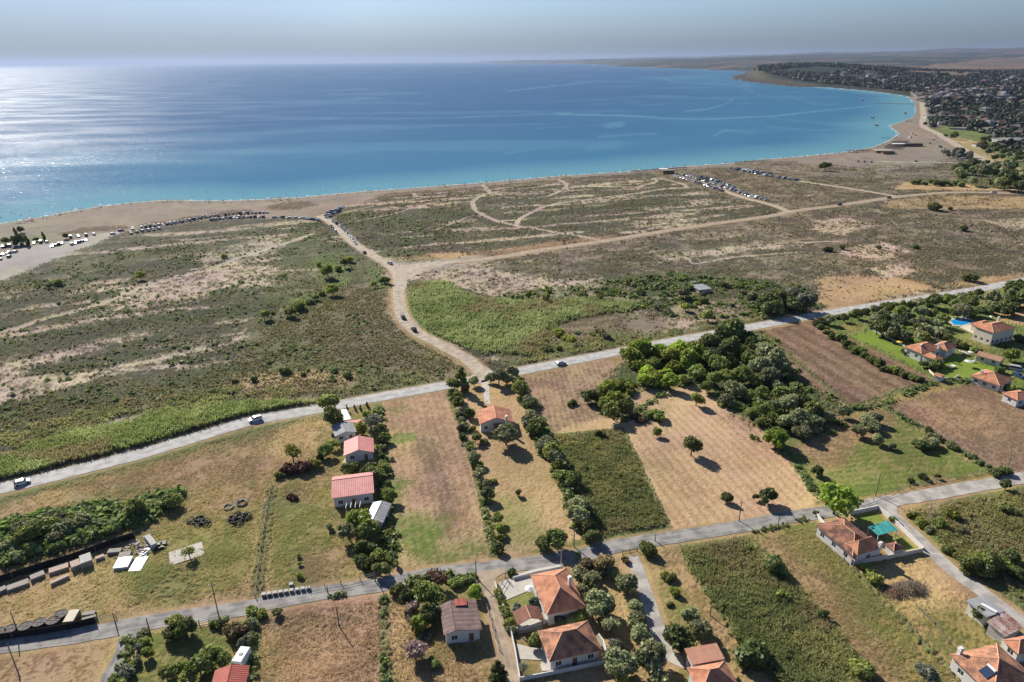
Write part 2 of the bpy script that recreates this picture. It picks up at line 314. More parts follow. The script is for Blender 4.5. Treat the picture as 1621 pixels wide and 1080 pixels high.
# ---- fields inland of the coast road
LOW = [(-900,1010),(0,782),(250,713),(500,652),(700,616),(900,576),(1060,546),(1200,519),(1350,494),(1621,451),(2800,300),(3200,3000),(-2500,3000)]
patch('drymix', LOW, 1, True)
FP = [
 ('drybrown', [(0,800),(250,740),(420,690),(500,680),(480,740),(440,760),(330,770),(200,790),(0,830)], .8, 0),
 ('gold', [(0,798),(60,785),(130,775),(100,795),(20,808)], .4, 0),
 ('weed', [(0,800),(0,785),(250,718),(500,656),(512,662),(420,690),(250,730)], .6, 0),
 ('weed', [(100,790),(180,770),(270,765),(240,790),(180,800),(100,810)], .6, 0),
 ('gold', [(425,700),(440,685),(505,658),(515,690),(490,720),(450,735)], .6, 0),
 ('thicket', [(-200,880),(0,830),(100,808),(150,800),(200,800),(270,775),(292,775),(290,790),(240,820),(180,845),(100,870),(0,900),(-200,930)], .9, 0),
 ('drybrown', [(-100,915),(0,895),(100,872),(180,850),(230,835),(300,820),(320,800),(420,770),(430,790),(330,830),(230,850),(100,905),(0,935)], .8, 0),
 ('gold', [(-300,980),(0,945),(100,900),(190,880),(210,920),(200,960),(150,965),(0,1000)], .4, 0),
 ('dry', [(150,980),(180,945),(250,965),(330,955),(400,935),(400,945),(250,985)], .8, 0),
 ('yard', [(185,900),(205,865),(240,840),(300,825),(400,795),(425,790),(418,850),(405,920),(330,945),(250,965),(200,950)], .95, 0),
 ('thicket', [(200,905),(290,900),(320,925),(280,950),(205,953)], .35, 0),
 ('gold', [(395,940),(408,860),(422,790),(434,780),(424,860),(410,945)], .9, 0),
 ('yard', [(432,785),(520,765),(540,830),(565,915),(412,940)], 1, 0), ('grass', [(440,800),(520,790),(540,860),(470,870)], .4, 0),
 ('grass', [(420,860),(480,850),(500,890),(430,930)], .6, 0), ('drybrown', [(480,880),(540,860),(560,910),(500,925)], .6, 0),
 ('soil', [(450,785),(462,775),(480,780),(475,795),(455,797)], .9, 0),
 ('stubble', [(598,640),(708,618),(745,720),(782,886),(614,908),(604,760)], 1, 1),
 ('drybrown', [(600,640),(708,618),(745,720),(782,886),(614,908)], .65, 1), ('soil', [(655,690),(690,690),(712,770),(730,850),(705,850),(680,790)], .8, 0), ('grass', [(640,885),(700,862),(770,846),(782,884),(650,900)], .75, 0),
 ('grass', [(612,690),(655,684),(660,698),(620,704)], 1, 1), ('grass', [(612,648),(640,642),(650,652),(620,657)], .6, 0),
 ('grass', [(608,700),(616,760),(648,762),(646,780),(634,792),(636,822),(660,815),(690,812),(712,822),(706,850),(690,872),(650,884),(620,897),(611,850)], 1, 0),
 ('grass', [(700,868),(760,868),(770,884),(690,895)], .6, 0),
 ('stubble', [(618,886),(640,868),(660,876),(655,888),(630,898)], .8, 0), ('grass', [(655,822),(690,816),(708,826),(690,850),(660,850)], .3, 0),
 ('dry', [(712,612),(820,595),(870,690),(930,850),(850,870),(785,885)], .9, 1),
 ('gold', [(735,625),(765,640),(830,640),(835,680),(780,640),(740,650)], .4, 0),
 ('grass', [(770,790),(830,790),(860,840),(850,870),(790,885)], .6, 0),
 ('redsoil', [(830,594),(965,568),(995,600),(985,655),(960,668),(905,686),(868,690),(845,640)], 1, 1),
 ('stubble', [(868,690),(905,672),(985,655),(985,625),(1100,610),(1200,665),(1295,785),(1285,805),(1180,824),(1062,840),(985,680)], 1, 1),
 ('redsoil', [(1000,720),(1050,700),(1080,740),(1130,790),(1100,800),(1040,760)], .35, 0), ('redsoil', [(1145,650),(1170,650),(1215,690),(1225,720),(1190,700)], .7, 0), ('drybrown', [(1000,620),(1060,612),(1080,640),(1020,660)], .5, 0),
 ('weed', [(866,692),(984,679),(1060,842),(1000,855),(935,862),(890,780)], 1, 1),
 ('thicket', [(965,590),(1000,558),(1200,516),(1265,600),(1345,650),(1300,690),(1235,705),(1180,660),(1100,608),(1000,612),(1000,650),(985,662),(930,640)], .95, 0),
 ('soil', [(1205,524),(1290,506),(1480,604),(1350,645),(1262,600)], 1, 1),
 ('grass', [(1235,700),(1340,655),(1400,645),(1470,690),(1562,748),(1340,793),(1290,775),(1290,785)], .9, 1),
 ('drybrown', [(1260,700),(1340,652),(1400,645),(1430,680),(1360,700),(1330,750),(1290,745)], .75, 0),
 ('soil', [(1398,645),(1540,608),(1621,645),(1900,780),(1800,800),(1580,752),(1480,690)], 1, 1), ('drybrown', [(1420,650),(1500,625),(1600,680),(1520,700)], .7, 0),
 ('garden', [(1288,508),(1600,452),(2200,360),(2200,640),(1700,640),(1540,607),(1478,602)], 1, 1),
 ('dry', [(1560,480),(1621,470),(1800,450),(1800,500),(1600,515),(1580,500)], .8, 0),
 ('lawn', [(1348,533),(1378,522),(1440,558),(1474,574),(1460,584),(1440,578),(1400,555)], 1, 1),
 ('lawn', [(1474,588),(1505,558),(1545,575),(1580,582),(1560,597),(1530,597),(1500,600)], .9, 1),
 ('lawn', [(1430,545),(1460,530),(1500,545),(1530,560),(1500,562),(1480,560)], .5, 1), ('lawn', [(1490,500),(1515,495),(1530,505),(1505,512)], .8, 1), ('yard', [(1330,515),(1355,510),(1362,520),(1345,527)], .9, 1),
 ('yard', [(1535,535),(1590,560),(1560,575),(1500,545)], .6, 0),
 ('weed', [(1405,808),(1621,766),(2000,700),(2000,1100),(1640,985),(1500,870)], 1, 1),
 ('dry', [(1412,800),(1500,785),(1500,795),(1460,812),(1450,830),(1435,830)], .7, 0),
 ('weed', [(1072,862),(1180,848),(1235,900),(1330,1010),(1400,1110),(1250,1110),(1150,985),(1095,900)], 1, 1),
 ('yard', [(1180,850),(1285,822),(1372,925),(1540,1110),(1400,1110),(1330,1010),(1235,900)], .8, 1),
 ('drybrown', [(1180,850),(1230,838),(1290,900),(1420,1060),(1440,1110),(1400,1110),(1330,1010),(1235,900)], .7, 0),
 ('drybrown', [(1040,865),(1075,862),(1100,905),(1155,985),(1180,1030),(1140,1010),(1080,940)], .8, 0),
 ('drybrown', [(1010,880),(1045,870),(1060,930),(1050,980),(1030,960)], .5, 0),
 ('gold', [(1365,902),(1455,878),(1548,942),(1500,960),(1440,975),(1390,940)], .95, 0),
 ('yard', [(1440,975),(1530,945),(1620,1040),(1520,1040),(1480,1010)], .7, 0),
 ('dry', [(900,885),(990,870),(1050,1000),(1080,1110),(900,1110)], .5, 1), ('gold', [(955,930),(985,925),(1000,990),(985,1050),(970,980)], .5, 0),
 ('drybrown', [(-300,1090),(0,1036),(190,1008),(176,1090),(-100,1160)], 1, 0),
 ('yard', [(205,1010),(400,975),(405,1000),(398,1110),(190,1110)], .9, 1),
 ('drybrown', [(408,985),(450,962),(606,940),(610,1110),(400,1110)], 1, 1), ('plainbrown', [(430,975),(560,955),(570,985),(500,1000),(440,1000)], .4, 0), ('yard', [(405,1010),(440,1010),(440,1080),(400,1080)], .5, 0),
 ('gold', [(612,960),(640,965),(660,1060),(760,1040),(790,1060),(800,1110),(612,1110)], .8, 0), ('drybrown', [(640,1040),(760,1030),(780,1090),(640,1100)], .6, 0),
 ('lawn', [(795,940),(838,930),(850,950),(838,962),(805,965)], .55, 1), ('yard', [(818,1048),(862,1043),(868,1060),(830,1072)], .6, 1),
 ('lawn', [(1352,815),(1385,808),(1405,825),(1370,835)], .7, 1), ('lawn', [(1395,855),(1420,845),(1462,868),(1420,876)], .7, 1),
]
for cls, P, a, cr in FP: patch(cls, P, a, bool(cr))
for P, w in [([(598,640),(604,760),(614,908)], 2.5), ([(708,618),(745,720),(782,886)], 2.2), ([(430,775),(405,945)], 3), ([(868,690),(985,679)], 1.5), ([(985,680),(1062,842)], 1.8), ([(1100,606),(1200,665),(1295,785)], 3), ([(1205,524),(1350,648)], 2.5), ([(1350,646),(1480,604),(1540,608)], 3.5), ([(1398,645),(1480,690),(1580,752)], 3.5), ([(1180,850),(1235,900),(1330,1010),(1400,1110)], 1.6), ([(1075,862),(1150,985),(1250,1110)], 1.6), ([(606,950),(612,1100)], 2.6), ([(404,985),(398,1100)], 2.6), ([(1285,825),(1372,925),(1540,1100)], 2),
 ([(-100,1050),(0,1034),(104,1018),(190,1006)], 1.6), ([(0,793),(250,724),(509,655),(600,637)], 2.4), ([(417,962),(600,934),(760,908)], 1.8), ([(840,900),(989,870),(1182,840),(1287,821)], 2), ([(800,892),(989,855),(1182,824),(1290,806)], 1.6), ([(830,594),(900,579),(965,566)], 1.4)]:
    track('weed', P, w, .75)
# crop rows: real furrows / mowing swaths with their own colour
def rows(P, a, b, sp, amp, dark, contr):
    c = np.nonzero(inpoly(Us, Vs, [(float(x), float(y)) for x, y in P]))[0]
    A = G(*a); B = G(*b); dx, dy = (B-A).x, (B-A).y; L = math.hypot(dx, dy); nx, ny = -dy/L, dx/L
    t = (gx[c]-A.x)*nx+(gy[c]-A.y)*ny+(nC[c]-.5)*.8+(nD[c]-.5)*2.0
    w = .5+.5*np.sin(t/sp*2*math.pi); w = w*(.5+nB[c])
    col[c] *= (1-contr*sst(.35, .8, w))[:, None]; hgt[c] += amp*w
rows([(600,640),(708,618),(782,886),(614,908)], (660,700), (700,860), 2.3, .02, 0, .13)
rows([(985,650),(1100,640),(1200,665),(1295,785),(1180,824),(1062,840)], (1060,690), (1160,800), 2.7, .02, 0, .17)
rows([(1205,524),(1290,506),(1480,604),(1350,645),(1262,600)], (1240,520), (1420,620), 7.0, .08, 0, .25)
rows([(1205,524),(1290,506),(1480,604),(1350,645),(1262,600)], (1240,520), (1420,620), 1.2, .05, 0, .15)
rows([(1270,780),(1235,700),(1400,645),(1562,748),(1340,793)], (1300,750), (1520,735), 2.4, .04, 0, .12)
rows([(1398,645),(1540,608),(1621,645),(1800,760),(1580,752)], (1440,650), (1580,740), 2.2, .05, 0, .10)
rows([(835,594),(965,568),(985,655),(868,690)], (860,600), (880,680), 2.0, .08, 0, .14)
# ---- far country: fields and woods in patches
far = np.nonzero((gy > 1500) & (sd_ > 15) & (gx > 700) | (gy > 3000))[0]
ft = sst(1700, 2300, gy[far]+.0*gx[far])
def cells(x, y, s, seed):
    ix = np.floor(x/s); iy = np.floor(y/s); return _h(ix, iy, seed)
wx = gx[far]+(fbm(gx[far]/300, gy[far]/300, 50)-.5)*260; wy = gy[far]+(fbm(gx[far]/300, gy[far]/300, 51)-.5)*260
ce = cells(wx, wy*.6, 330, 60); fo = fbm(gx[far]/700, gy[far]/500, 61, 4)
fc = np.where(ce[:, None] < .35, C3(.075,.055,.045), np.where(ce[:, None] < .60, C3(.12,.085,.06), np.where(ce[:, None] < .8, C3(.06,.05,.04), C3(.035,.042,.03))))
wood = sst(.40, .50, fo+.18*(1-sst(2500, 7000, gy[far]))-.06*sst(2500, 9000, gx[far]))
fc = fc+(C3(.02,.03,.02)-fc)*wood[:, None]
Uf, Vf = U[far], Vv[far]
open_ = inpoly(Uf, Vf, [(1350,128),(1480,108),(1621,100),(2300,95),(2300,135),(1700,128),(1600,125),(1500,130),(1400,118)])
fc = np.where(open_[:, None], np.where(ce[:, None] < .6, C3(.15,.105,.07), C3(.10,.075,.052)), fc)
col[far] += (fc-col[far])*ft[:, None]; hgt[far] *= 1-ft
gz[far] += ft*wood*6*(nC[far])
patch('townground', [(1462,165),(1475,150),(1530,140),(1621,138),(2300,130),(2300,300),(1900,290),(1621,268),(1590,235),(1560,212),(1500,203),(1466,200)], .9)
patch('garden', [(1470,206),(1500,200),(1550,205),(1575,225),(1621,262),(1621,275),(1560,235),(1520,216)], .75); patch('gold', [(1500,215),(1550,225),(1621,270),(1621,290),(1560,255)], .6)
patch('sand', [(1440,146),(1455,150),(1468,165),(1470,200),(1460,205),(1410,205),(1430,195),(1447,180)], .9)
# cliff of the cape: bare earth
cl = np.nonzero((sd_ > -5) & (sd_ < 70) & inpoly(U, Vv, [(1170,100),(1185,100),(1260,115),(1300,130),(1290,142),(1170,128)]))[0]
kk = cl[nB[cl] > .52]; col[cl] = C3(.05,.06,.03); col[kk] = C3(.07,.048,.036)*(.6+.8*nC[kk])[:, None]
# wet sand and seabed
i = np.nonzero((sd_ < 3) & (gy < 2200))[0]; col[i] = col[i]*0+C3(.17,.145,.115); i = np.nonzero((sd_ < 15) & (gy >= 2200))[0]; col[i] = col[i]*0+C3(.055,.045,.034)
i = np.nonzero((sd_ >= -40) & (sd_ < 14) & (gy < 2200))[0]; hgt[i] = 0; col[i] = C3(.20,.168,.132)*(.9+.2*nC[i])[:, None]
# ---- roads press the ground flat
ROADS = dict(
 coast=([(-420,878),(-200,823),(0,773.5),(52,762),(233,716),(389,669),(509,647),(594,630),(703,611),(820,588),(970,559),(1059,541.5),(1204,515.5),(1260,505),(1364,487),(1497,466.8),(1600,448.5),(1800,412),(2300,330)], 6.6),
 lower=([(-300,1068),(0,1023),(104,1009),(155,1001),(207,991),(256,982),(320,973.5),(400,962),(417,956),(505,940),(593,927),(678,911),(755,901),(833,893),(911,881),(989,862),(1071,850),(1182,832),(1240,820.5),(1287,813.5),(1382,798),(1460,785),(1555,768.5),(1618,757),(1900,712),(2400,640)], 4.6),
 beach=([(768,597),(747,575),(724,560),(693,544),(658,524),(638,500),(631,470),(630,436),(612,417),(585,402),(560,385),(540,366),(520,350),(505,342)], 6.0),
 track=([(640,424),(700,417),(740,413.5),(800,406),(860,395.5),(955,382),(1085,361),(1220,342),(1252,335),(1330,325),(1408,313.5),(1460,308),(1525,304.5),(1621,307),(1900,316)], 6.5),
 parkway=([(1250,336),(1220,324.5),(1176,313),(1137,299),(1098,286),(1072,279)], 5.5),
 spur=([(1426,312),(1380,304.5),(1330,296.5),(1262,286.5)], 5.0),
 townroad=([(1459,160),(1462,182),(1462,200),(1486,213),(1525,237),(1564,257),(1650,300)], 11),
)
LANES = dict(
 west=([(206,997),(201,1015),(197,1030),(181,1063),(160,1110)], 3.6),
 mid=([(766,904),(771,930),(780,958),(787,984),(794.5,1010),(801,1037),(812,1090)], 3.0),
 drive=([(1000,880),(1015.5,919),(1029,960),(1043,1002),(1057,1046)], 3.2),
 east=([(1395,797),(1412,815),(1441.5,841),(1467,866),(1508,904),(1555,938),(1621,986),(1720,1060)], 3.8),
)
flat = np.where(inpoly(Us, Vs, [(783.,925.),(812.,903.),(890.,888.),(935.,960.),(970.,1048.),(823.,1085.)]) | inpoly(Us, Vs, [(1495.,500.),(1540.,495.),(1585.,540.),(1570.,548.),(1500.,515.)]), .1, 1.0)
for P, w in list(ROADS.values())+list(LANES.values()):
    L = world_line(P); xs = [p[0] for p in L]; ys = [p[1] for p in L]
    c = np.nonzero((gx > min(xs)-9) & (gx < max(xs)+9) & (gy > min(ys)-9) & (gy < max(ys)+9))[0]
    d = pldist(gx[c], gy[c], L); f = sst(w/2+.3, w/2+3.5, d); flat[c] = np.minimum(flat[c], f)
    v = c[(d < w/2+.5+1.3*nA[c])]; paint(v, 'dry', .6)
base = gz*np.where((gy < 1400), 1, 1)
gz = base*np.where(gy < 1400, flat, 1)+hgt*flat
low = (gy < 1400) & (sd_ > 25); gz = np.where(low & (inpoly(Us, Vs, [(a, b) for a, b in LOW])), hgt*flat, gz)
m, n, l, b = NT('ground_cover')
at = n.new('ShaderNodeAttribute'); at.attribute_name = 'Col'
tc = n.new('ShaderNodeTexCoord'); n1 = n.new('ShaderNodeTexNoise'); n1.inputs['Scale'].default_value = 2.5; n1.inputs['Detail'].default_value = 5
l.new(tc.outputs['Object'], n1.inputs['Vector'])
r = n.new('ShaderNodeMapRange'); r.inputs['From Min'].default_value = .25; r.inputs['From Max'].default_value = .75; r.inputs['To Min'].default_value = .72; r.inputs['To Max'].default_value = 1.28
l.new(n1.outputs['Fac'], r.inputs['Value'])
sc = n.new('ShaderNodeVectorMath'); sc.operation = 'SCALE'; l.new(at.outputs['Color'], sc.inputs[0]); l.new(r.outputs[0], sc.inputs['Scale'])
l.new(sc.outputs[0], b.inputs['Base Color']); b.inputs['Roughness'].default_value = .95; b.inputs['Specular IOR Level'].default_value = .1
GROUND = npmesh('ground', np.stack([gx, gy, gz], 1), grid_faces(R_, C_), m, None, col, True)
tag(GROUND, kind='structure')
GM = m
# ---- sea
srow = np.concatenate([np.arange(560, 420, -6), np.arange(420, 130, -1.6), np.arange(130, 96.4, -.5)])
SX, SY = fan(srow, np.linspace(-2.6, 2.2, 620))
ex = np.repeat(np.array([[200000.0]]), SX.shape[1], 1)
SX = np.concatenate([SX, SX[-1:]*1.38]); SY = np.concatenate([SY, SY[-1:]*1.38])
sx, sy = SX.ravel(), SY.ravel(); ss = -coast_sd(sx, sy)
U2, V2 = project(sx, sy)
sh = sst(0, 1, ss/(90+90*fbm(sx/160, sy/160, 70)))
deep = sst(60, 900, ss+250*(fbm(sx/400, sy/140, 71)-.5))
c = C3(.10,.27,.32)+(C3(.018,.13,.235)-C3(.10,.27,.32))*sh[:, None]
c = c+(C3(.006,.074,.185)-c)*deep[:, None]
c = c+(C3(.62,.74,.74)-c)*(1-sst(1.0, 4.0, ss+1.5*fbm(sx/6, sy/6, 72)))[:, None]*.8
sl_ = np.zeros(len(sx))
for P, w, a in [([(430,187),(560,187),(700,186),(900,178)], 1.3, .5), ([(880,180),(1000,183),(1060,187),(1130,187),(1220,183),(1290,176),(1380,167)], 1.2, 1), ([(800,144),(860,138),(930,130)], .9, .7), ([(1050,125),(1080,130),(1140,133),(1220,136)], .7, .8), ([(1085,176),(1120,172),(1150,163),(1160,155)], .9, .9), ([(1180,140),(1200,150),(1240,158)], .8, .6),
 ([(850,202),(960,196),(1000,190)], .9, .3), ([(800,242),(860,232),(880,228)], 1.6, .5), ([(950,216),(1040,210)], 1.5, .6), ([(1130,215),(1150,206),(1190,210)], 2, .6), ([(960,198),(985,196)], 4, .7), ([(930,232),(980,228)], 7, .5), ([(1220,186),(1330,196),(1400,190)], 1, .5), ([(1210,200),(1300,205),(1400,198)], 1.4, .5),([(1240,150),(1300,165),(1330,163)], 1.4, .5)]:
    d = pldist(U2+(fbm(sx/60, sy/60, 74)-.5)*3, V2+(fbm(sx/50, sy/50, 75)-.5)*2.0, smooth_line([(float(a_), float(b_)) for a_, b_ in P]))
    sl_ = np.maximum(sl_, a*(1-sst(.2, 1, d/w/1.5))*(.5+.8*fbm(sx/40, sy/40, 76)))
sl_ = np.maximum(sl_, .35*sst(.60, .72, fbm(sx/500, sy/170, 77, 4))*sst(100, 300, ss))
c = c+(C3(.12,.28,.37)-c)*np.clip(sl_, 0, 1)[:, None]*.6  # slicks: stronger sky reflection painted as a lighter water colour
m, n, l, b = NT('sea_water')
at = n.new('ShaderNodeAttribute'); at.attribute_name = 'Col'; l.new(at.outputs['Color'], b.inputs['Base Color'])
b.inputs['IOR'].default_value = 1.33; b.inputs['Specular IOR Level'].default_value = .42
tc = n.new('ShaderNodeTexCoord')
def wn_(scale, st, sy_=1.0):
    mp = n.new('ShaderNodeMapping'); mp.inputs['Scale'].default_value = (scale, scale*sy_, scale); l.new(tc.outputs['Object'], mp.inputs['Vector'])
    q = n.new('ShaderNodeTexNoise'); q.inputs['Scale'].default_value = 1; q.inputs['Detail'].default_value = 3; l.new(mp.outputs[0], q.inputs['Vector']); return q
calm = wn_(.005, 0, 2.0); calm.inputs['Detail'].default_value = 2
rr = n.new('ShaderNodeMapRange'); rr.inputs['From Min'].default_value = .36; rr.inputs['From Max'].default_value = .64; rr.inputs['To Min'].default_value = .145; rr.inputs['To Max'].default_value = .19
l.new(calm.outputs['Fac'], rr.inputs['Value']); l.new(rr.outputs[0], b.inputs['Roughness'])
w1 = wn_(.28, 1); w2 = wn_(.08, 1)
b1 = n.new('ShaderNodeBump'); b1.inputs['Strength'].default_value = 1; b1.inputs['Distance'].default_value = .75; l.new(w1.outputs['Fac'], b1.inputs['Height'])
ca = n.new('ShaderNodeAttribute'); ca.attribute_name = 'Calm'; cs = n.new('ShaderNodeMapRange'); cs.inputs['To Min'].default_value = 1; cs.inputs['To Max'].default_value = .5
l.new(ca.outputs['Fac'], cs.inputs['Value']); l.new(cs.outputs[0], b1.inputs['Strength'])
rm = n.new('ShaderNodeMath'); rm.operation = 'MULTIPLY'; cr_ = n.new('ShaderNodeMapRange'); cr_.inputs['To Min'].default_value = 1; cr_.inputs['To Max'].default_value = .74; l.new(ca.outputs['Fac'], cr_.inputs['Value']); l.new(rr.outputs[0], rm.inputs[0]); l.new(cr_.outputs[0], rm.inputs[1])
b2 = n.new('ShaderNodeBump'); b2.inputs['Strength'].default_value = 1; b2.inputs['Distance'].default_value = .7; l.new(w2.outputs['Fac'], b2.inputs['Height']); l.new(b1.outputs[0], b2.inputs['Normal'])
df = n.new('ShaderNodeBsdfDiffuse'); gl = n.new('ShaderNodeBsdfGlossy'); fr = n.new('ShaderNodeFresnel'); fr.inputs['IOR'].default_value = 1.33; mxs = n.new('ShaderNodeMixShader')
l.new(at.outputs['Color'], df.inputs[0]); l.new(rm.outputs[0], gl.inputs['Roughness']); l.new(b2.outputs[0], gl.inputs['Normal']); l.new(b2.outputs[0], fr.inputs['Normal'])
mf = n.new('ShaderNodeMath'); mf.operation = 'MULTIPLY'; mf.inputs[1].default_value = .55; l.new(fr.outputs[0], mf.inputs[0]); mn = n.new('ShaderNodeMath'); mn.operation = 'MINIMUM'; mn.inputs[1].default_value = .30; l.new(mf.outputs[0], mn.inputs[0])
l.new(mn.outputs[0], mxs.inputs[0]); l.new(df.outputs[0], mxs.inputs[1]); l.new(gl.outputs[0], mxs.inputs[2]); l.new(mxs.outputs[0], n['Material Output'].inputs['Surface'])
SEA = npmesh('sea', np.stack([sx, sy, np.full(len(sx), -1.0)], 1), grid_faces(*SX.shape), m, None, c, True)
tag(SEA, kind='structure')
fa = SEA.data.attributes.new('Calm', 'FLOAT', 'POINT'); fa.data.foreach_set('value', (1-sst(20, 420, ss+160*(fbm(sx/260, sy/90, 79)-.5))).astype(np.float32))
# ---- haze
hz = bpy.data.meshes.new('haze'); x0, x1, y0, y1, z0, z1 = -230000, 230000, -2000, 100000, -20, 480
hz.from_pydata([(x0,y0,z0),(x1,y0,z0),(x1,y1,z0),(x0,y1,z0),(x0,y0,z1),(x1,y0,z1),(x1,y1,z1),(x0,y1,z1)], [], [(0,3,2,1),(4,5,6,7),(0,1,5,4),(1,2,6,5),(2,3,7,6),(3,0,4,7)])
HZ = link(bpy.data.objects.new('haze', hz)); tag(HZ, kind='stuff')
m = bpy.data.materials.new('haze_air'); m.use_nodes = True; nt = m.node_tree; nt.nodes.clear()
o_ = nt.nodes.new('ShaderNodeOutputMaterial'); v_ = nt.nodes.new('ShaderNodeVolumePrincipled')
v_.inputs['Color'].default_value = (.36, .46, .65, 1); v_.inputs['Density'].default_value = 3.0e-5; v_.inputs['Anisotropy'].default_value = .3
nt.links.new(v_.outputs[0], o_.inputs['Volume']); hz.materials.append(m)
# ---- roads as sheets
def ribbon(name, P, w, material, z=.06, n=6, label=None):
    L = world_line(P, n) if not isinstance(P[0], Vector) else [tuple(p.xy) for p in P]
    V = []; L = np.array(L)
    # resample
    sg = np.hypot(*np.diff(L, axis=0).T); cu = np.concatenate([[0], np.cumsum(sg)]); k = max(3, int(cu[-1]/2.0))
    t = np.linspace(0, cu[-1], k); L = np.stack([np.interp(t, cu, L[:, 0]), np.interp(t, cu, L[:, 1])], 1)
    T = np.gradient(L, axis=0); T /= np.hypot(T[:, 0], T[:, 1])[:, None]; Nn = np.stack([-T[:, 1], T[:, 0]], 1)
    jl = (fbm(t/4, t*0+5, 80)-.5)*1.3; jr = (fbm(t/4, t*0+9, 81)-.5)*1.3
    cols = 7; off = np.linspace(-.5, .5, cols)
    for k2, o2 in enumerate(off):
        wj = w + (jl if o2 < 0 else jr)
        V.append(L+Nn*(o2*wj)[:, None])
    A = np.stack(V, 1); V3 = np.concatenate([A, np.full(A.shape[:2]+(1,), z)], 2).reshape(-1, 3)
    o = npmesh(name, V3, grid_faces(len(L), cols), material)
    uv = o.data.color_attributes.new('UVc', 'FLOAT_COLOR', 'POINT')
    q = np.zeros((len(L), cols, 4), np.float32); q[..., 0] = off[None, :]+.5; q[..., 1] = (t/10)[:, None]; q[..., 3] = 1
    uv.data.foreach_set('color', q.ravel()); tag(o, kind='structure'); return o
def road_mat(name, c1, c2, rutc, rough=.9, ruts=.35, edge=None):
    m, n, l, b = NT(name); b.inputs['Roughness'].default_value = rough; b.inputs['Specular IOR Level'].default_value = .25
    tc = n.new('ShaderNodeTexCoord'); a = n.new('ShaderNodeTexNoise'); a.inputs['Scale'].default_value = .35; a.inputs['Detail'].default_value = 8
    l.new(tc.outputs['Object'], a.inputs['Vector'])
    rp = n.new('ShaderNodeValToRGB'); rp.color_ramp.elements[0].position = .40; rp.color_ramp.elements[1].position = .60
    rp.color_ramp.elements[0].color = (c1[0]*.78, c1[1]*.78, c1[2]*.78, 1); rp.color_ramp.elements[1].color = (*c2, 1); l.new(a.outputs['Fac'], rp.inputs['Fac'])
    at = n.new('ShaderNodeAttribute'); at.attribute_name = 'UVc'; sp = n.new('ShaderNodeSeparateColor'); l.new(at.outputs['Color'], sp.inputs[0])
    r2 = n.new('ShaderNodeValToRGB'); cr = r2.color_ramp; cr.elements[0].position = 0; cr.elements[0].color = (.45,)*3+(1,)
    for p, v in [(.08, .15), (.2, 0), (.30, 1), (.4, 0), (.5, .25), (.6, 0), (.70, 1), (.8, 0), (.92, .15)]:
        e = cr.elements.new(p); e.color = (v, v, v, 1)
    cr.elements[-1].position = 1; cr.elements[-1].color = (.45,)*3+(1,)
    l.new(sp.outputs[0], r2.inputs['Fac'])
    mu = n.new('ShaderNodeMath'); mu.operation = 'MULTIPLY'; mu.inputs[1].default_value = ruts; l.new(r2.outputs[0], mu.inputs[0])
    mx = n.new('ShaderNodeMix'); mx.data_type = 'RGBA'; mx.inputs[7].default_value = (*rutc, 1); l.new(mu.outputs[0], mx.inputs[0]); l.new(rp.outputs[0], mx.inputs[6])
    l.new(mx.outputs[2], b.inputs['Base Color']); return m
M_asph = road_mat('old_asphalt', (.38,.37,.355), (.43,.42,.40), (.48,.465,.44), ruts=.5)
M_asph2 = road_mat('worn_asphalt', (.20,.195,.19), (.29,.275,.255), (.38,.35,.31), ruts=.4)
M_dirt = road_mat('pale_dirt', (.36,.295,.225), (.42,.35,.27), (.47,.40,.32), ruts=.35)
M_dirt2 = road_mat('tan_dirt', (.31,.24,.17), (.37,.29,.205), (.44,.35,.26), ruts=.45)
M_conc = road_mat('pale_concrete', (.36,.335,.30), (.43,.40,.36), (.31,.285,.25), ruts=.15)
ribbon('coast_road', *ROADS['coast'], M_asph, .075); ribbon('lower_road', [p for p in ROADS['lower'][0] if p[0] < 1385], 4.6, M_asph2, .07); ribbon('lower_road', [p for p in ROADS['lower'][0] if p[0] > 1370], 4.8, M_conc, .066)
ribbon('beach_road', *ROADS['beach'], M_dirt, .085); ribbon('dirt_road', *ROADS['track'], M_dirt2, .08)
ribbon('dirt_road', *ROADS['parkway'], M_dirt, .09); ribbon('dirt_road', *ROADS['spur'], M_dirt, .09); ribbon('town_road', *ROADS['townroad'], M_dirt, 6 if False else .5)
ribbon('side_lane', *LANES['west'], M_asph2, .06); ribbon('side_lane', *LANES['mid'], M_dirt2, .06)
ribbon('driveway', *LANES['drive'], M_conc, .06); ribbon('side_lane', *LANES['east'], M_conc, .06)
def sheet(name, P, material, z=.05, kind='structure'):
    me = bpy.data.meshes.new(name); me.from_pydata([tuple(G(*p))[:2]+(z,) for p in P], [], [list(range(len(P)))])
    me.materials.append(material); return tag(link(bpy.data.objects.new(name, me)), kind=kind)
sheet('junction', [(600,411),(640,417),(700,414),(735,411.5),(700,421),(668,430),(648,446),(640,462),(622,462),(622,436),(612,424)][::-1], M_dirt, .10)
sheet('junction', [(728,558),(752,572),(782,588),(800,592),(790,598),(762,603),(735,606),(752,590),(742,574)][::-1], M_dirt, .10)
sheet('junction', [(1385,806),(1380,796),(1412,792),(1430,796),(1420,803),(1424,822),(1412,818)][::-1], M_conc, .085)
sheet('junction', [(745,908),(800,899),(800,906),(786,915),(782,935),(766,935),(762,920)][::-1], M_dirt2, .085)

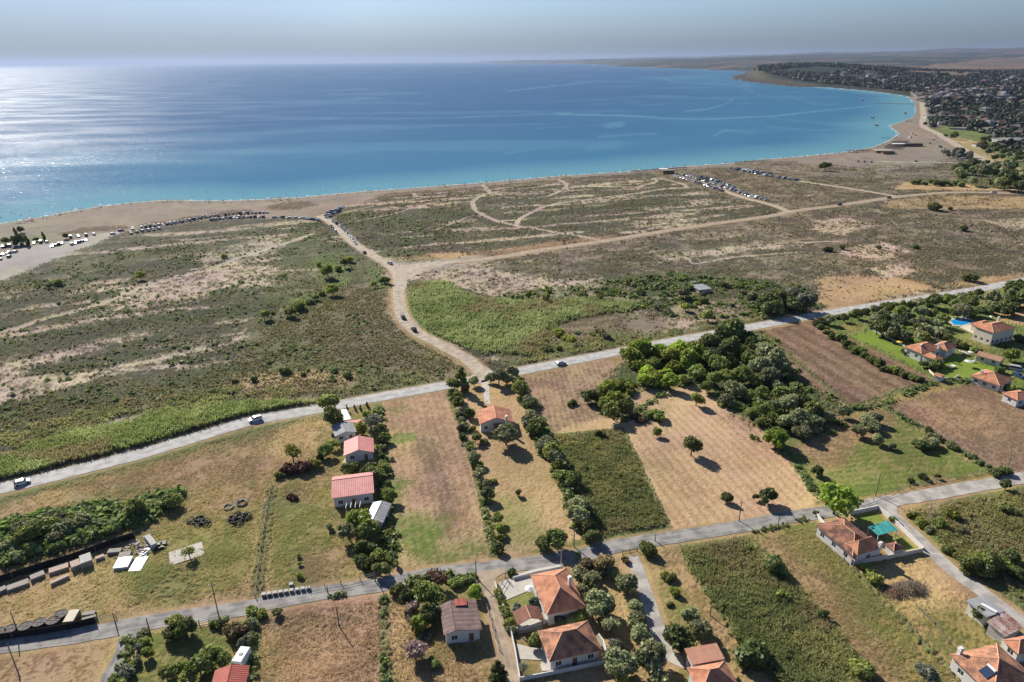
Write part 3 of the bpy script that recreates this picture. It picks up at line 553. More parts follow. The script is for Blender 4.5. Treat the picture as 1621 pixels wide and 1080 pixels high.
sf = [tuple(G(px, py, -1).xy) for px, py in COAST_PX[:30]]
M_foam = road_mat('surf_foam', (.22,.34,.36), (.66,.70,.70), (.6,.64,.64), ruts=.1)
sfo = []
for i in range(len(sf)):
    a_, b_ = sf[max(0, i-1)], sf[min(len(sf)-1, i+1)]; L_ = math.hypot(b_[0]-a_[0], b_[1]-a_[1]); sfo.append(Vector((sf[i][0]-(b_[1]-a_[1])/L_*1.6, sf[i][1]+(b_[0]-a_[0])/L_*1.6, 0)))
ribbon('surf', sfo, 1.6, M_foam, -.93)
# ================= plants =================
ys_ = Y[:, 0]
def zat(x, y):
    r = np.clip(np.searchsorted(ys_, y), 1, R_-1); w = .75*(ys_*math.cos(PITCH)+CAMH*math.sin(PITCH))
    c = np.clip(np.searchsorted(scols, x/w[r]), 0, C_-1); return gz.reshape(R_, C_)[r, c]
def zat1(x, y): return float(zat(np.array([x]), np.array([y]))[0])
def leafmat(name, c, tr=.42, var=.42):
    m = bpy.data.materials.new(name); m.use_nodes = True; n = m.node_tree.nodes; l = m.node_tree.links; n.clear()
    o = n.new('ShaderNodeOutputMaterial'); at = n.new('ShaderNodeAttribute'); at.attribute_name = 'Col'
    oi = n.new('ShaderNodeObjectInfo'); r = n.new('ShaderNodeMapRange'); r.inputs['To Min'].default_value = 1-var; r.inputs['To Max'].default_value = 1+var
    l.new(oi.outputs['Random'], r.inputs['Value'])
    a = n.new('ShaderNodeVectorMath'); a.operation = 'MULTIPLY'; a.inputs[1].default_value = c; l.new(at.outputs['Color'], a.inputs[0])
    s2 = n.new('ShaderNodeVectorMath'); s2.operation = 'SCALE'; l.new(a.outputs[0], s2.inputs[0]); l.new(r.outputs[0], s2.inputs['Scale'])
    hs = n.new('ShaderNodeHueSaturation'); r3 = n.new('ShaderNodeMapRange'); r3.inputs['To Min'].default_value = .485; r3.inputs['To Max'].default_value = .515
    wh = n.new('ShaderNodeMath'); wh.operation = 'FRACT'; mu = n.new('ShaderNodeMath'); mu.operation = 'MULTIPLY'; mu.inputs[1].default_value = 7.3
    l.new(oi.outputs['Random'], mu.inputs[0]); l.new(mu.outputs[0], wh.inputs[0]); l.new(wh.outputs[0], r3.inputs['Value']); l.new(r3.outputs[0], hs.inputs['Hue'])
    l.new(s2.outputs[0], hs.inputs['Color'])
    d = n.new('ShaderNodeBsdfDiffuse'); t = n.new('ShaderNodeBsdfTranslucent'); g = n.new('ShaderNodeBsdfGlossy'); g.inputs['Roughness'].default_value = .55
    l.new(hs.outputs[0], d.inputs[0]); l.new(hs.outputs[0], t.inputs[0]); mx = n.new('ShaderNodeMixShader'); mx.inputs[0].default_value = tr
    l.new(d.outputs[0], mx.inputs[1]); l.new(t.outputs[0], mx.inputs[2]); m2 = n.new('ShaderNodeMixShader'); m2.inputs[0].default_value = .03
    l.new(mx.outputs[0], m2.inputs[1]); l.new(g.outputs[0], m2.inputs[2]); l.new(m2.outputs[0], o.inputs['Surface']); return m
LM = dict(D=leafmat('dark_foliage', (.145,.175,.05)), M=leafmat('green_foliage', (.25,.29,.07)), Y=leafmat('yellow_green_foliage', (.30,.33,.05)),
 L=leafmat('lime_foliage', (.31,.43,.05), .45), O=leafmat('olive_foliage', (.29,.31,.15)), G=leafmat('grey_foliage', (.19,.20,.14)),
 B=leafmat('brown_foliage', (.25,.19,.085)), P=leafmat('pinkish_twigs', (.34,.25,.22)), R=leafmat('dark_red_twigs', (.15,.075,.06)), S=leafmat('blue_green_foliage', (.11,.17,.13)),
 H=leafmat('dry_brush', (.36,.30,.22)))
M_bark = mat('bark', (.12,.09,.065), .95, .3, 4, .4); M_paleb = mat('pale_bark', (.42,.38,.32), .9, .2, 4)
def quads(Pc, Nn, sz, rg, asp=1.0):
    """square leaf clumps centred on Pc with normals Nn"""
    n = len(Pc); a = rg.normal(size=(n, 3)); T = np.cross(Nn, a); T /= np.linalg.norm(T, axis=1)[:, None]+1e-9; B = np.cross(Nn, T)
    s = (sz*(.6+.8*rg.random(n)))[:, None]; sh = 1+.5*(rg.random((n, 4, 1))-.5)
    V = np.stack([Pc-T*s-B*s*asp, Pc+T*s-B*s*asp, Pc+T*s+B*s*asp, Pc-T*s+B*s*asp], 1); V = Pc[:, None]+(V-Pc[:, None])*sh
    return V.reshape(-1, 3), np.arange(4*n, dtype=np.int32).reshape(n, 4)
def crown(seed, nb=14, nl=1500, flat=.85, leaf=.085, spread=.62, shape='round', gap=.0):
    rg = np.random.default_rng(seed); V = []; Cc = []; Nn = []
    bl = []
    for i in range(nb):
        if shape == 'round':
            v = rg.normal(size=3); v /= np.linalg.norm(v); v[2] = abs(v[2])*.9-.32; rr = spread*(.55+.62*rg.random()); c = v*rr*(1, 1.12)[i % 2]; c[2] *= flat; br = .2+.27*rg.random()
        elif shape == 'tall':
            t = (i+.5)/nb; a = rg.random()*6.28; w = .30*math.sin(min(1, .25+t)*math.pi)**.5+.1; c = np.array([math.cos(a)*w, math.sin(a)*w, -1+2.3*t]); br = .36*(1.05-.55*t)
        elif shape == 'flatbush':
            v = rg.normal(size=3); v /= np.linalg.norm(v); c = v*np.array([.72, .72, .22]); br = .26+.18*rg.random(); c[2] = abs(c[2])-.2
        elif shape == 'cone':
            t = (i+.5)/nb; a = i*2.4; w = .62*(1-t)**.8; c = np.array([math.cos(a)*w, math.sin(a)*w, -1+2.6*t]); br = .42*(1-.75*t)
        bl.append((c, br))
    tot = sum(b[1]**2 for b in bl)
    for c, br in bl:
        k = max(12, int(nl*br*br/tot)); v = rg.normal(size=(k, 3)); v /= np.linalg.norm(v, axis=1)[:, None]
        rad = br*(1+.16*rg.normal(size=(k, 1))); p = c+v*rad; V.append(p); Nn.append(v+.75*rg.normal(size=(k, 3)))
        Cc.append(np.full(k, .8+.4*rg.random())*(.82+.36*rg.random(k)))
    P_ = np.concatenate(V); N2 = np.concatenate(Nn); N2 /= np.linalg.norm(N2, axis=1)[:, None]; cc = np.concatenate(Cc)
    if gap: kp = rg.random(len(P_)) > gap; P_, N2, cc = P_[kp], N2[kp], cc[kp]
    Vq, Fq = quads(P_, N2, leaf, rg); cv = np.repeat(cc, 4)
    # lumpy heart of the crown
    if gap < .3:
        vs, fs, cs = [Vq], [Fq], [cv]; off = len(Vq)
        ph = np.linspace(0, math.pi, 6); th = np.linspace(0, 2*math.pi, 9)[:-1]
        for c, br in bl:
            A = np.array([[math.sin(p)*math.cos(t), math.sin(p)*math.sin(t), math.cos(p)] for p in ph for t in th])*br*.86*(1+.12*rg.normal(size=(48, 1)))+c
            f = np.array([[i*8+j, i*8+(j+1) % 8, (i+1)*8+(j+1) % 8, (i+1)*8+j] for i in range(5) for j in range(8)], np.int32)+off
            vs.append(A); fs.append(f); cs.append(np.full(48, .85)); off += 48
        Vq, Fq, cv = np.concatenate(vs), np.concatenate(fs), np.concatenate(cs)
    return Vq, Fq, np.repeat(cv[:, None], 3, 1)
def tube(pts, rad, k=6):
    V = []; Fq = []
    for i, (p, r) in enumerate(zip(pts, rad)):
        for j in range(k):
            a = 2*math.pi*j/k; V.append((p[0]+math.cos(a)*r, p[1]+math.sin(a)*r, p[2]))
    for i in range(len(pts)-1):
        for j in range(k): Fq.append((i*k+j, i*k+(j+1) % k, (i+1)*k+(j+1) % k, (i+1)*k+j))
    return V, Fq
def joinvf(parts):
    V = []; Fq = []
    for v, f in parts:
        o = len(V); V += [tuple(q) for q in v]; Fq += [tuple(a+o for a in q) for q in f]
    return np.array(V), np.array(Fq)
def trunkmesh(seed, top=.9, r=.08, limbs=5, zc=1.0):
    rg = random.Random(seed); parts = [tube([(0, 0, -.15), (.02, .01, .3), (.03, -.02, top)], [r*1.25, r, r*.7])]
    for i in range(limbs):
        a = 6.28*i/limbs+rg.random(); e = .45+.25*rg.random(); h = top+.25+.45*rg.random()
        parts.append(tube([(0, 0, top*.75), (math.cos(a)*e*.5, math.sin(a)*e*.5, (top+h)/2), (math.cos(a)*e, math.sin(a)*e, h)], [r*.6, r*.42, r*.2], 5))
    return joinvf(parts)
PROT = {}
def proto(kind):
    """prototype meshes in units of crown radius; crown centre at z = ZC"""
    if kind in PROT: return PROT[kind]
    spec = {'round': (dict(nb=22, nl=2100, leaf=.078), 1.15, 5), 'loose': (dict(nb=15, nl=1300, spread=.68, leaf=.075, gap=.12), 1.3, 3), 'bush': (dict(nb=12, nl=1200, flat=.6, spread=.6), .62, 5),
            'sparse': (dict(nb=12, nl=900, spread=.7, leaf=.07, gap=.45), 1.35, 2), 'tall': (dict(nb=10, nl=900, shape='tall', leaf=.07), 1.35, 1), 'flat': (dict(nb=16, nl=1300, shape='flatbush', leaf=.07), .4, 2),
            'cone': (dict(nb=14, nl=1300, shape='cone', leaf=.07), 1.35, 2), 'small': (dict(nb=9, nl=420, leaf=.13), 1.05, 2)}[kind]
    out = []
    for k in range(spec[2]):
        v, f, c = crown(hash(kind) % 1 + k*13+len(kind)*7, **spec[0]); v = v+np.array([0, 0, spec[1]]); v[:, 2] = np.maximum(v[:, 2], .04)
        o = npmesh('crown', v, f, LM['M'], None, c); me = o.data; bpy.data.objects.remove(o)
        tv, tf = trunkmesh(k+5, top=spec[1]*.7, r=.07 if kind != 'tall' else .05); o = npmesh('trunk', tv, tf, M_bark, None, None, True); mt = o.data; bpy.data.objects.remove(o)
        out.append((me, mt))
    PROT[kind] = (out, spec[1]); return PROT[kind]
tcount = 0
def tree(kind, px, py, rp, mk='M', label=None, group=None, name=None, hs=1.0, cat=None, trunk=True):
    global tcount; tcount += 1
    prs, zc = proto(kind); z = 1.5; rp = rp*1.26
    for _ in range(3):
        g = G(px, py, z); dep = -(RN.T @ np.array([g.x, g.y, g.z-CAMH]))[2]; r = rp*dep/F; z = zc*r*hs
    if name is None: name = {'bush': 'bush', 'flat': 'bush', 'small': 'bush' if rp*dep/F < 1.6 else 'tree', 'cone': 'conifer', 'tall': 'cypress'}.get(kind, 'tree')
    gzv = zat1(g.x, g.y) if g.y > 330 else 0.0
    e = empty(name, (g.x, g.y, gzv-.03), random.random()*6.28); e.scale = (r*random.uniform(.82, 1.18), r*random.uniform(.82, 1.18), r*hs*random.uniform(.85, 1.12))
    me, mt = prs[tcount % len(prs)]
    c = bpy.data.objects.new('crown' if name not in ('bush', 'hedge_bush') else 'foliage', me); link(c, e); c.material_slots[0].link = 'OBJECT'; c.material_slots[0].material = LM[mk]
    if trunk: t = bpy.data.objects.new('trunk' if name not in ('bush', 'hedge_bush') else 'stem', mt); link(t, e)
    tag(e, label, cat or {'bush': 'bush', 'hedge_bush': 'bush'}.get(name, 'tree'), group); return e
ORD = 'leftmost,second,third,fourth,fifth,sixth,seventh,eighth,ninth,tenth,eleventh,twelfth,thirteenth,fourteenth,fifteenth,sixteenth,seventeenth,eighteenth,nineteenth,twentieth,twenty-first,twenty-second,twenty-third,twenty-fourth'.split(',')
def ordinal(labs, pts):
    """where look-alikes of one label stand in a countable row, say which one it is"""
    out = list(labs)
    for L_ in set(labs):
        ix = [i for i, q in enumerate(labs) if q == L_]; n = len(ix)
        if n < 2 or n > 24: continue
        sp = [max(pts[i][k] for i in ix)-min(pts[i][k] for i in ix) for k in (0, 1)]
        vert = sp[1] > sp[0]; ix.sort(key=lambda i: pts[i][1 if vert else 0])
        for k, i in enumerate(ix):
            a, z_ = ('topmost', 'lowest') if vert else ('leftmost', 'rightmost')
            w_ = a if k == 0 else z_ if k == n-1 else ORD[k]+(' from top' if vert else ' from left')
            out[i] = L_+', '+w_
    return out
def grove(kinds, mats_, pts, label, group, name=None, hs=1.0):
    mks = [p[3] if len(p) > 3 else mats_[i % len(mats_)] for i, p in enumerate(pts)]
    labs = ordinal([label.get(k, label.get('*')) if isinstance(label, dict) else label for k in mks], pts)
    for i, p in enumerate(pts):
        mk, lab = mks[i], labs[i]; p = (p[0]+random.uniform(-.2, .2)*p[2], p[1]+random.uniform(-.12, .12)*p[2], p[2]*random.uniform(.72, 1.22))
        tree(kinds[i % len(kinds)], p[0], p[1], p[2], mk, lab, group, name, hs)
EDGE = 5.0
# ---- stuff: tufts and shrublets too many to count
def inregion(P, dens, clump=None, thr=.5, seed=0, maxn=200000):
    rg = np.random.default_rng(seed+77); w = np.array([tuple(G(*p).xy) for p in P]); x0, y0 = w.min(0); x1, y1 = w.max(0)
    n = min(int((x1-x0)*(y1-y0)*dens), 3000000); x = rg.uniform(x0, x1, n); y = rg.uniform(y0, y1, n)
    u, v = project(x+(fbm(x/6, y/6, 91, 3)-.5)*EDGE+rg.normal(size=n)*EDGE*.16, y+(fbm(x/6, y/6, 92, 3)-.5)*EDGE+rg.normal(size=n)*EDGE*.16); ok = inpoly(u, v, [(float(a), float(b)) for a, b in P])
    if clump: ok &= fbm(x/clump, y/clump, 90+seed, 3) > thr
    x, y = x[ok], y[ok]
    fl = FLAT(x, y); x, y = x[fl > .8], y[fl > .8]
    if 6 <= seed <= 8: lum = LUM(x, y); k_ = (lum < .2) | (rg.random(len(x)) < .2); x, y = x[k_], y[k_]
    return x[:maxn], y[:maxn]
flatg = flat.reshape(R_, C_); colg = (fbm(gx/9, gy/9, 99)*0+col.mean(1)).reshape(R_, C_)
def LUM(x, y):
    r = np.clip(np.searchsorted(ys_, y), 1, R_-1); w = .75*(ys_*math.cos(PITCH)+CAMH*math.sin(PITCH)); c = np.clip(np.searchsorted(scols, x/w[r]), 0, C_-1); return colg[r, c]
def FLAT(x, y):
    r = np.clip(np.searchsorted(ys_, y), 1, R_-1); w = .75*(ys_*math.cos(PITCH)+CAMH*math.sin(PITCH)); c = np.clip(np.searchsorted(scols, x/w[r]), 0, C_-1); return flatg[r, c]
def shrublets(name, xs, ys, size, k, lo, hi, lm, label, hgt_=.8, seed=1, squash=.7):
    rg = np.random.default_rng(seed); n = len(xs); z = zat(xs, ys); s = size*(.5+rg.random(n))
    P_ = np.repeat(np.stack([xs, ys, z], 1), k, 0); ss_ = np.repeat(s, k)
    v = rg.normal(size=(n*k, 3)); v /= np.linalg.norm(v, axis=1)[:, None]; v[:, 2] = np.abs(v[:, 2])
    P_ = P_+v*ss_[:, None]*np.array([1, 1, squash])*rg.uniform(.5, 1, (n*k, 1)); Nn = v+.6*rg.normal(size=v.shape); Nn /= np.linalg.norm(Nn, axis=1)[:, None]
    Vq, Fq = quads(P_, Nn, .36, rg); Vq = (Vq-np.repeat(P_, 4, 0))*np.repeat(ss_, 4)[:, None]+np.repeat(P_, 4, 0)
    t = np.repeat(np.repeat(rg.random(n), k)*.6+rg.random(n*k)*.4, 4)[:, None]; c = np.array(lo)+(np.array(hi)-np.array(lo))*t
    return tag(npmesh(name, Vq, Fq, lm, None, c), kind='stuff', label=label, cat='plants')
def blades(name, xs, ys, h, wd, k, lo, hi, lm, label, seed=2, lean=.35):
    rg = np.random.default_rng(seed); n = len(xs); z = zat(xs, ys)
    b = np.repeat(np.stack([xs, ys, z], 1), k, 0)+rg.normal(size=(n*k, 3))*np.array([wd, wd, 0]); H_ = (h*(.55+.8*rg.random(n*k)))[:, None]
    a = rg.random(n*k)*6.283; d = np.stack([np.cos(a), np.sin(a), a*0], 1)*wd*.5*(.5+rg.random((n*k, 1))); ln = rg.normal(size=(n*k, 3))*lean*H_; ln[:, 2] = 0
    up = np.concatenate([np.zeros((n*k, 2)), H_], 1)
    V = np.stack([b-d, b+d, b+d*.35+ln+up, b-d*.35+ln+up*.92], 1).reshape(-1, 3); Fq = np.arange(4*n*k, dtype=np.int32).reshape(-1, 4)
    t = np.repeat(np.repeat(rg.random(n)*.5+np.clip((fbm(xs/9, ys/9, 55+seed, 3)-.5)*2.4+.3, -.2, .8), k)*.75+rg.random(n*k)*.3, 4)[:, None]; c = np.array(lo)+(np.array(hi)-np.array(lo))*t
    dr = np.repeat(sst(.52, .66, fbm(xs/13, ys/13, 155+seed, 4)), 4*k)[:, None]*.75; c = c+(np.array([.17, .145, .085])-c)*dr
    return tag(npmesh(name, V, Fq, lm, None, c), kind='stuff', label=label, cat='plants')
WM = leafmat('undergrowth', (2.05, 1.9, 1.75), .5, 0)
EDGE = 9.0
x, y = inregion([(643,470),(660,450),(700,448),(730,465),(760,475),(820,478),(900,475),(1010,480),(1000,492),(920,500),(870,520),(865,545),(840,565),(780,560),(730,548),(690,535),(660,515),(648,490)], 2.2)
blades('reeds', x, y, 1.3, .34, 6, (.10,.13,.045), (.205,.245,.115), WM, 'dense green reed bed in the bend of the dirt road')
x, y = inregion([(-40,815),(-40,742),(60,706),(120,690),(200,672),(280,656),(400,642),(480,637),(505,641),(400,662),(330,681),(250,701),(150,728),(60,752),(0,765),(-40,775)], 4, seed=1)
blades('reeds', x, y, 1.35, .3, 6, (.11,.15,.045), (.215,.255,.11), WM, 'strip of bright green reeds along the seaward side of the road', 3)
x, y = inregion([(-40,835),(-40,690),(60,670),(200,640),(330,618),(430,612),(520,625),(600,612),(700,596),(745,590),(700,606),(509,640),(389,662),(233,706),(60,752),(0,768)], 1.6, 12, .5, 21)
blades('verge_grass', x, y, .8, .3, 5, (.10,.12,.05), (.22,.24,.10), WM, 'rough grass fading from the reeds into the dunes along the road', 31, .6)
x, y = inregion([(600,430),(625,430),(640,470),(640,520),(700,570),(765,590),(900,565),(1060,535),(1200,507),(1300,488),(1280,470),(1180,505),(1000,525),(880,545),(800,545),(700,540)], 1.2, 9, .5, 22)
blades('verge_grass', x, y, .7, .3, 5, (.10,.115,.05), (.24,.24,.10), WM, 'rough grass between the reed bed and the coast road', 32, .6)
EDGE = 3.0
x, y = inregion([(866,694),(984,681),(1058,842),(1000,853),(935,860),(890,780)], 5, seed=2)
blades('weeds', x, y, .6, .22, 5, (.09,.11,.04), (.20,.195,.085), WM, 'overgrown plot of dark green weeds above the lower road', 4, .6)
x, y = inregion([(1076,866),(1178,851),(1235,900),(1330,1010),(1395,1110),(1250,1110),(1150,985),(1095,900)], 5.5, seed=3)
blades('weeds', x, y, .95, .22, 5, (.10,.125,.05), (.22,.225,.10), WM, 'tall green weeds filling the plot below the lower road', 5, .5)
x, y = inregion([(1430,820),(1500,800),(1621,776),(1760,750),(1760,1040),(1640,975),(1520,880)], 3.6, seed=4)
blades('weeds', x, y, .45, .26, 5, (.11,.115,.045), (.20,.19,.08), WM, 'green weeds covering the plot right of the concrete lane', 6, .5)
x, y = inregion([(-40,905),(-40,850),(0,830),(100,808),(150,798),(200,800),(292,775),(290,790),(240,822),(180,845),(100,870),(0,897)], 3.0, seed=5)
shrublets('undergrowth', x, y, .95, 12, (.06,.095,.03), (.14,.19,.06), WM, 'long thicket of green brush behind the storage yard', seed=7, squash=1.3)
EDGE = 10.0
# dune scrub, far and wide
x, y = inregion([(-60,500),(0,450),(200,385),(500,352),(545,345),(620,312),(1000,280),(1300,262),(1680,262),(1680,400),(1200,400),(900,420),(640,420),(300,420),(-60,520)], .16, 11, .50, 6, 80000)
shrublets('scrub', x, y, .75, 5, (.075,.075,.038), (.15,.14,.08), WM, 'low grey green scrub scattered over the seaward dunes', seed=8, squash=.55)
x, y = inregion([(-60,520),(300,420),(640,415),(900,420),(1200,400),(1680,390),(1680,440),(1290,478),(1000,545),(700,600),(400,640),(-60,720)], .38, 8, .48, 7, 90000)
shrublets('scrub', x, y, .5, 6, (.08,.085,.04), (.15,.15,.075), WM, 'low grey green scrub on the landward dunes', seed=18, squash=.6)
x, y = inregion([(380,570),(300,600),(180,620),(0,640),(-60,680),(-60,735),(60,690),(200,660),(400,640),(600,620),(760,592),(700,555),(640,500),(615,450),(520,460),(440,510)], 2.2, 5, .36, 16, 90000)
shrublets('scrub', x, y, .36, 5, (.08,.085,.038), (.14,.135,.065), WM, 'fine dull green growth covering the plain left of the beach road', seed=28, squash=.6)
x, y = inregion([(-60,500),(0,450),(200,400),(500,352),(640,312),(700,330),(760,360),(640,412),(640,500),(770,590),(500,640),(200,650),(-60,720)], .07, 22, .56, 8, 40000)
shrublets('scrub', x, y, .9, 8, (.05,.08,.03), (.12,.16,.06), WM, 'green shrubs in the hollows of the dunes', seed=9)
for sd9, P in [(8, [(790,470),(880,456),(960,446),(1060,431),(1200,446),(1290,456),(1290,488),(1200,503),(1120,508),(1000,495),(880,480)]), (9, [(965,592),(1000,560),(1200,518),(1262,600),(1342,650),(1300,688),(1235,702),(1180,658),(1100,606),(1000,610),(985,660),(935,640)])]:
    x, y = inregion(P, .22 if sd9 == 8 else .5, 9, .5 if sd9 == 8 else .44, sd9)
    shrublets('undergrowth', x, y, 1.0, 12, (.045,.075,.022), (.13,.17,.05), WM, ['rough green brush around the small ruin behind the road', 'tangled brush under the trees of the thicket'][sd9-8], seed=10+sd9, squash=.9)
EDGE = 4.0
# yards and field edges
x, y = inregion([(0,790),(250,722),(500,660),(560,760),(560,930),(0,1020)], 5.0, 5, .40, 10, 110000)
blades('grass', x, y, .24, .11, 3, (.19,.165,.075), (.31,.25,.12), WM, 'dry grass tussocks in the yards left of the houses', 12, .8)
x, y = inregion([(400,960),(610,935),(840,1090),(400,1090)], 7.0, 3, .38, 11, 60000)
blades('grass', x, y, .26, .10, 3, (.20,.16,.09), (.36,.27,.16), WM, 'dry grass tussocks in the fields below the lower road', 13, .8)
x, y = inregion([(1180,855),(1290,825),(1372,925),(1540,1100),(1400,1100),(1235,900)], 7.0, 4, .38, 12, 60000)
blades('grass', x, y, .24, .10, 3, (.17,.16,.07), (.31,.25,.14), WM, 'grass tussocks of the mown plot left of the walled house', 14, .8)
# far woodland: one mass
def farwood(P, dens, size, seed, clump=300, thr=.48, low=1.0):
    rg = np.random.default_rng(seed); w = np.array([tuple(G(*p).xy) for p in P]); x0, y0 = w.min(0); x1, y1 = w.max(0)
    n = int((x1-x0)*(y1-y0)*dens); x = rg.uniform(x0, x1, n); y = rg.uniform(y0, y1, n); u, v = project(x, y)
    ok = inpoly(u, v, [(float(a), float(b)) for a, b in P]) & (fbm(x/clump, y/clump, seed, 3) > thr) & (coast_sd(x, y) > 25); x, y = x[ok], y[ok]
    for P_, w_ in ROADS.values():
        k = pldist(x, y, world_line(P_)) > w_/2+7; x, y = x[k], y[k]
    return x, y
def blobs(name, x, y, size, seed, lo, hi, label):
    rg = np.random.default_rng(seed); n = len(x); z = zat(x, y); s = size*(.6+.8*rg.random(n))
    ph = [(0, 1.05), (.66, .9), (1.05, .4), (.8, -.05)]; V = []
    B = [(0, 0, 1.1)]; k = 7
    for r_, h_ in ph[1:]:
        for j in range(k): B.append((r_*math.cos(6.283*j/k), r_*math.sin(6.283*j/k), h_))
    B = np.array(B); V = B[None]*(1+.22*rg.normal(size=(n, len(B), 1)))*s[:, None, None]+np.stack([x, y, z], 1)[:, None]
    f = [(0, 1+j, 1+(j+1) % k, 1+(j+1) % k) for j in range(k)]; f = [(a, b_, c_) for a, b_, c_, _ in f]
    for i in range(2):
        for j in range(k):
            a, b_, c_, d_ = 1+i*k+j, 1+i*k+(j+1) % k, 1+(i+1)*k+(j+1) % k, 1+(i+1)*k+j; f += [(a, d_, c_), (a, c_, b_)]
    f = np.array(f, np.int32); Fq = (f[None]+(np.arange(n)*len(B))[:, None, None]).reshape(-1, 3)
    t = np.repeat(rg.random(n), len(B))[:, None]*.8+rg.random((n*len(B), 1))*.2; c = np.array(lo)+(np.array(hi)-np.array(lo))*t
    return tag(npmesh(name, V.reshape(-1, 3), Fq, WM, None, c), kind='stuff', label=label, cat='trees')
x, y = farwood([(1466,172),(1500,170),(1621,170),(1800,160),(1800,290),(1640,268),(1600,240),(1570,214),(1500,200),(1470,204)], .015, 5, 31, 70, .36)
blobs('woodland', x, y, 4.3, 32, (.010,.017,.009), (.028,.038,.018), 'dark tree cover of the seaside town gardens')
x, y = farwood([(1180,122),(1300,112),(1480,118),(1700,118),(1700,172),(1470,170),(1445,146),(1300,134)], .0034, 7, 33, 260, .43)
blobs('woodland', x, y, 8, 34, (.008,.013,.008), (.02,.027,.014), 'dark wood on the low land behind the town and the cape')
x, y = farwood([(1445,154),(1480,140),(1621,136),(1700,136),(1700,172),(1470,172)], .003, 6, 35, 90, .5)
blobs('woodland', x, y, 6.5, 36, (.009,.014,.008), (.024,.032,.015), 'trees between the town houses')

def strip(P, w, dens, size, k, lo, hi, label, seed, name='hedge', group=None):
    L = np.array(world_line(P)); rg = np.random.default_rng(seed); sg = np.hypot(*np.diff(L, axis=0).T); cu = np.concatenate([[0], np.cumsum(sg)]); n = int(cu[-1]*w*dens); t = rg.uniform(0, cu[-1], n)
    x = np.interp(t, cu, L[:, 0])+rg.normal(size=n)*w*.33; y = np.interp(t, cu, L[:, 1])+rg.normal(size=n)*w*.33; kk = (fbm(t/5, t*0+seed, 3) > (.54 if 'thin ragged' in label else .40)); x, y = x[kk], y[kk]
    o = shrublets(name, x, y, size, k, lo, hi, WM, label, seed=seed, squash=1.25); del o['kind']; tag(o, label, 'hedge', group); return o
for i, (P, w, sz, lab) in enumerate([
 ([(600,648),(606,720),(611,800),(616,890)], 2.4, .8, 'tangled hedge running down the left edge of the bare plot'),
 ([(711,620),(728,660),(748,720),(768,790),(786,880)], 2.0, .6, 'thin ragged hedge down the right edge of the bare plot'),
 ([(816,600),(838,645),(862,698),(890,752),(912,800),(932,850)], 3.5, 1.0, 'dense hedge filling the long tree row right of the gabled house'),
 ([(607,948),(609,1010),(611,1085)], 1.5, .55, 'narrow green hedge between the two fields below the lower road'),
 ([(404,978),(400,1030),(396,1085)], 1.5, .55, 'narrow hedge left of the pale brown field'),
 ([(1340,650),(1400,640),(1480,608),(1535,606)], 2.2, .55, 'overgrown bank below the villas between two brown fields'),
 ([(1400,642),(1470,690),(1530,722),(1580,752)], 1.8, .5, 'overgrown boundary between the mown field and the brown field'),
 ([(985,668),(1100,606),(1200,668),(1230,700),(1290,780)], 1.8, .6, 'ragged thicket edge along the stubble field'),
 ([(488,952),(520,946),(556,940)], 1.2, .5, 'short dark hedge on the lower side of the road above the pale brown field'),
 ([(1172,846),(1230,835),(1280,822)], 1.2, .5, 'short grass bank along the lower road above the dry plot'),
 ([(620,930),(660,920),(700,915),(745,918)], 2.0, .7, 'hedge along the road above the brown roofed house'),
 ([(208,1006),(200,1045),(182,1080)], 1.8, .6, 'hedge on the right side of the short side lane'),
 ([(905,880),(940,884),(985,878)], 1.6, .6, 'hedge along the road at the top of the olive grove')]):
    strip(P, w, 2.6, sz, 10, (.055,.085,.028), (.15,.19,.07), lab, 200+i)
# ================= individual trees and bushes =================
T = tree
grove(['round','loose'], 'M', [(520,634,14),(524,660,14)], 'tall leafy green tree beside the grey roofed house at the coast road', 'pair of tall trees beside the grey roofed house')
grove(['tall'], 'R', [(549.6,647,3),(561.5,645,3.4,'R'),(571,645,3.6,'D'),(581,640,3.6,'D')], 'small clipped cypress on the front lawn beside the coast road', 'clipped cypresses on the front lawn')
T('loose',580,656,7,'Y','pale yellow green tree at the back corner of the small front lawn'); T('sparse',590,664,11,'G','thin grey leafless-looking tree left of the bare plot')
T('round',571,677,9,'Y','round yellow green tree between the grey roof and the pink roof'); T('loose',592,682,9,'O','grey green tree behind the small pink roofed house')
T('bush',543,691,7,'D','dark bush against the front of the grey roofed house')
grove(['bush','round','bush'], 'DMD', [(603,676,6),(606,692,7),(607,709,8),(606,724,7),(609,738,6),(611,751,6),(613,766,8),(616,783,9),(615,803,7),(614,822,7),(617,842,7),(616,860,7),(620,878,7),(626,892,6)], 'bush in the dark hedge along the left edge of the bare plot', 'hedge along the left edge of the bare plot', 'hedge_bush')
T('sparse',462,714,13,'Y','open crowned yellow green tree standing in the dry field'); T('bush',480,738,11,'R','dark reddish bush right beside the yellow green tree')
T('bush',500,735,8,'Y','light green bush right of the dark reddish bush'); T('loose',515,712,8,'M','green tree left of the small pink roofed house'); T('loose',526,699,8,'M','green tree below the grey roofed house yard')
T('bush',508,724,6,'D','dark bush under the green tree left of the pink house'); T('bush',455,742,9,'R','brown bush at the head of the long meadow fence'); T('bush',441,752,7,'M','green bush at the corner of the meadow fence')
T('flat',463,787,7,'R','round dark red brush heap on the meadow')
grove(['loose','bush','round'], 'DMD', [(549,742,7),(561,739,9),(577,744,8),(592,747,8),(603,737,6),(585,738,7)], {'D': 'dark tree between the two pink roofed buildings', 'M': 'green bush between the two pink roofed buildings'}, 'greenery between the pink roofed buildings')
T('loose',565,820,15,'Y','tall yellow green tree below the pink barn'); T('loose',549,836,13,'O','olive green tree left of the tall yellow green tree'); T('round',582,838,13,'M','green tree beside the grey shed below the barn')
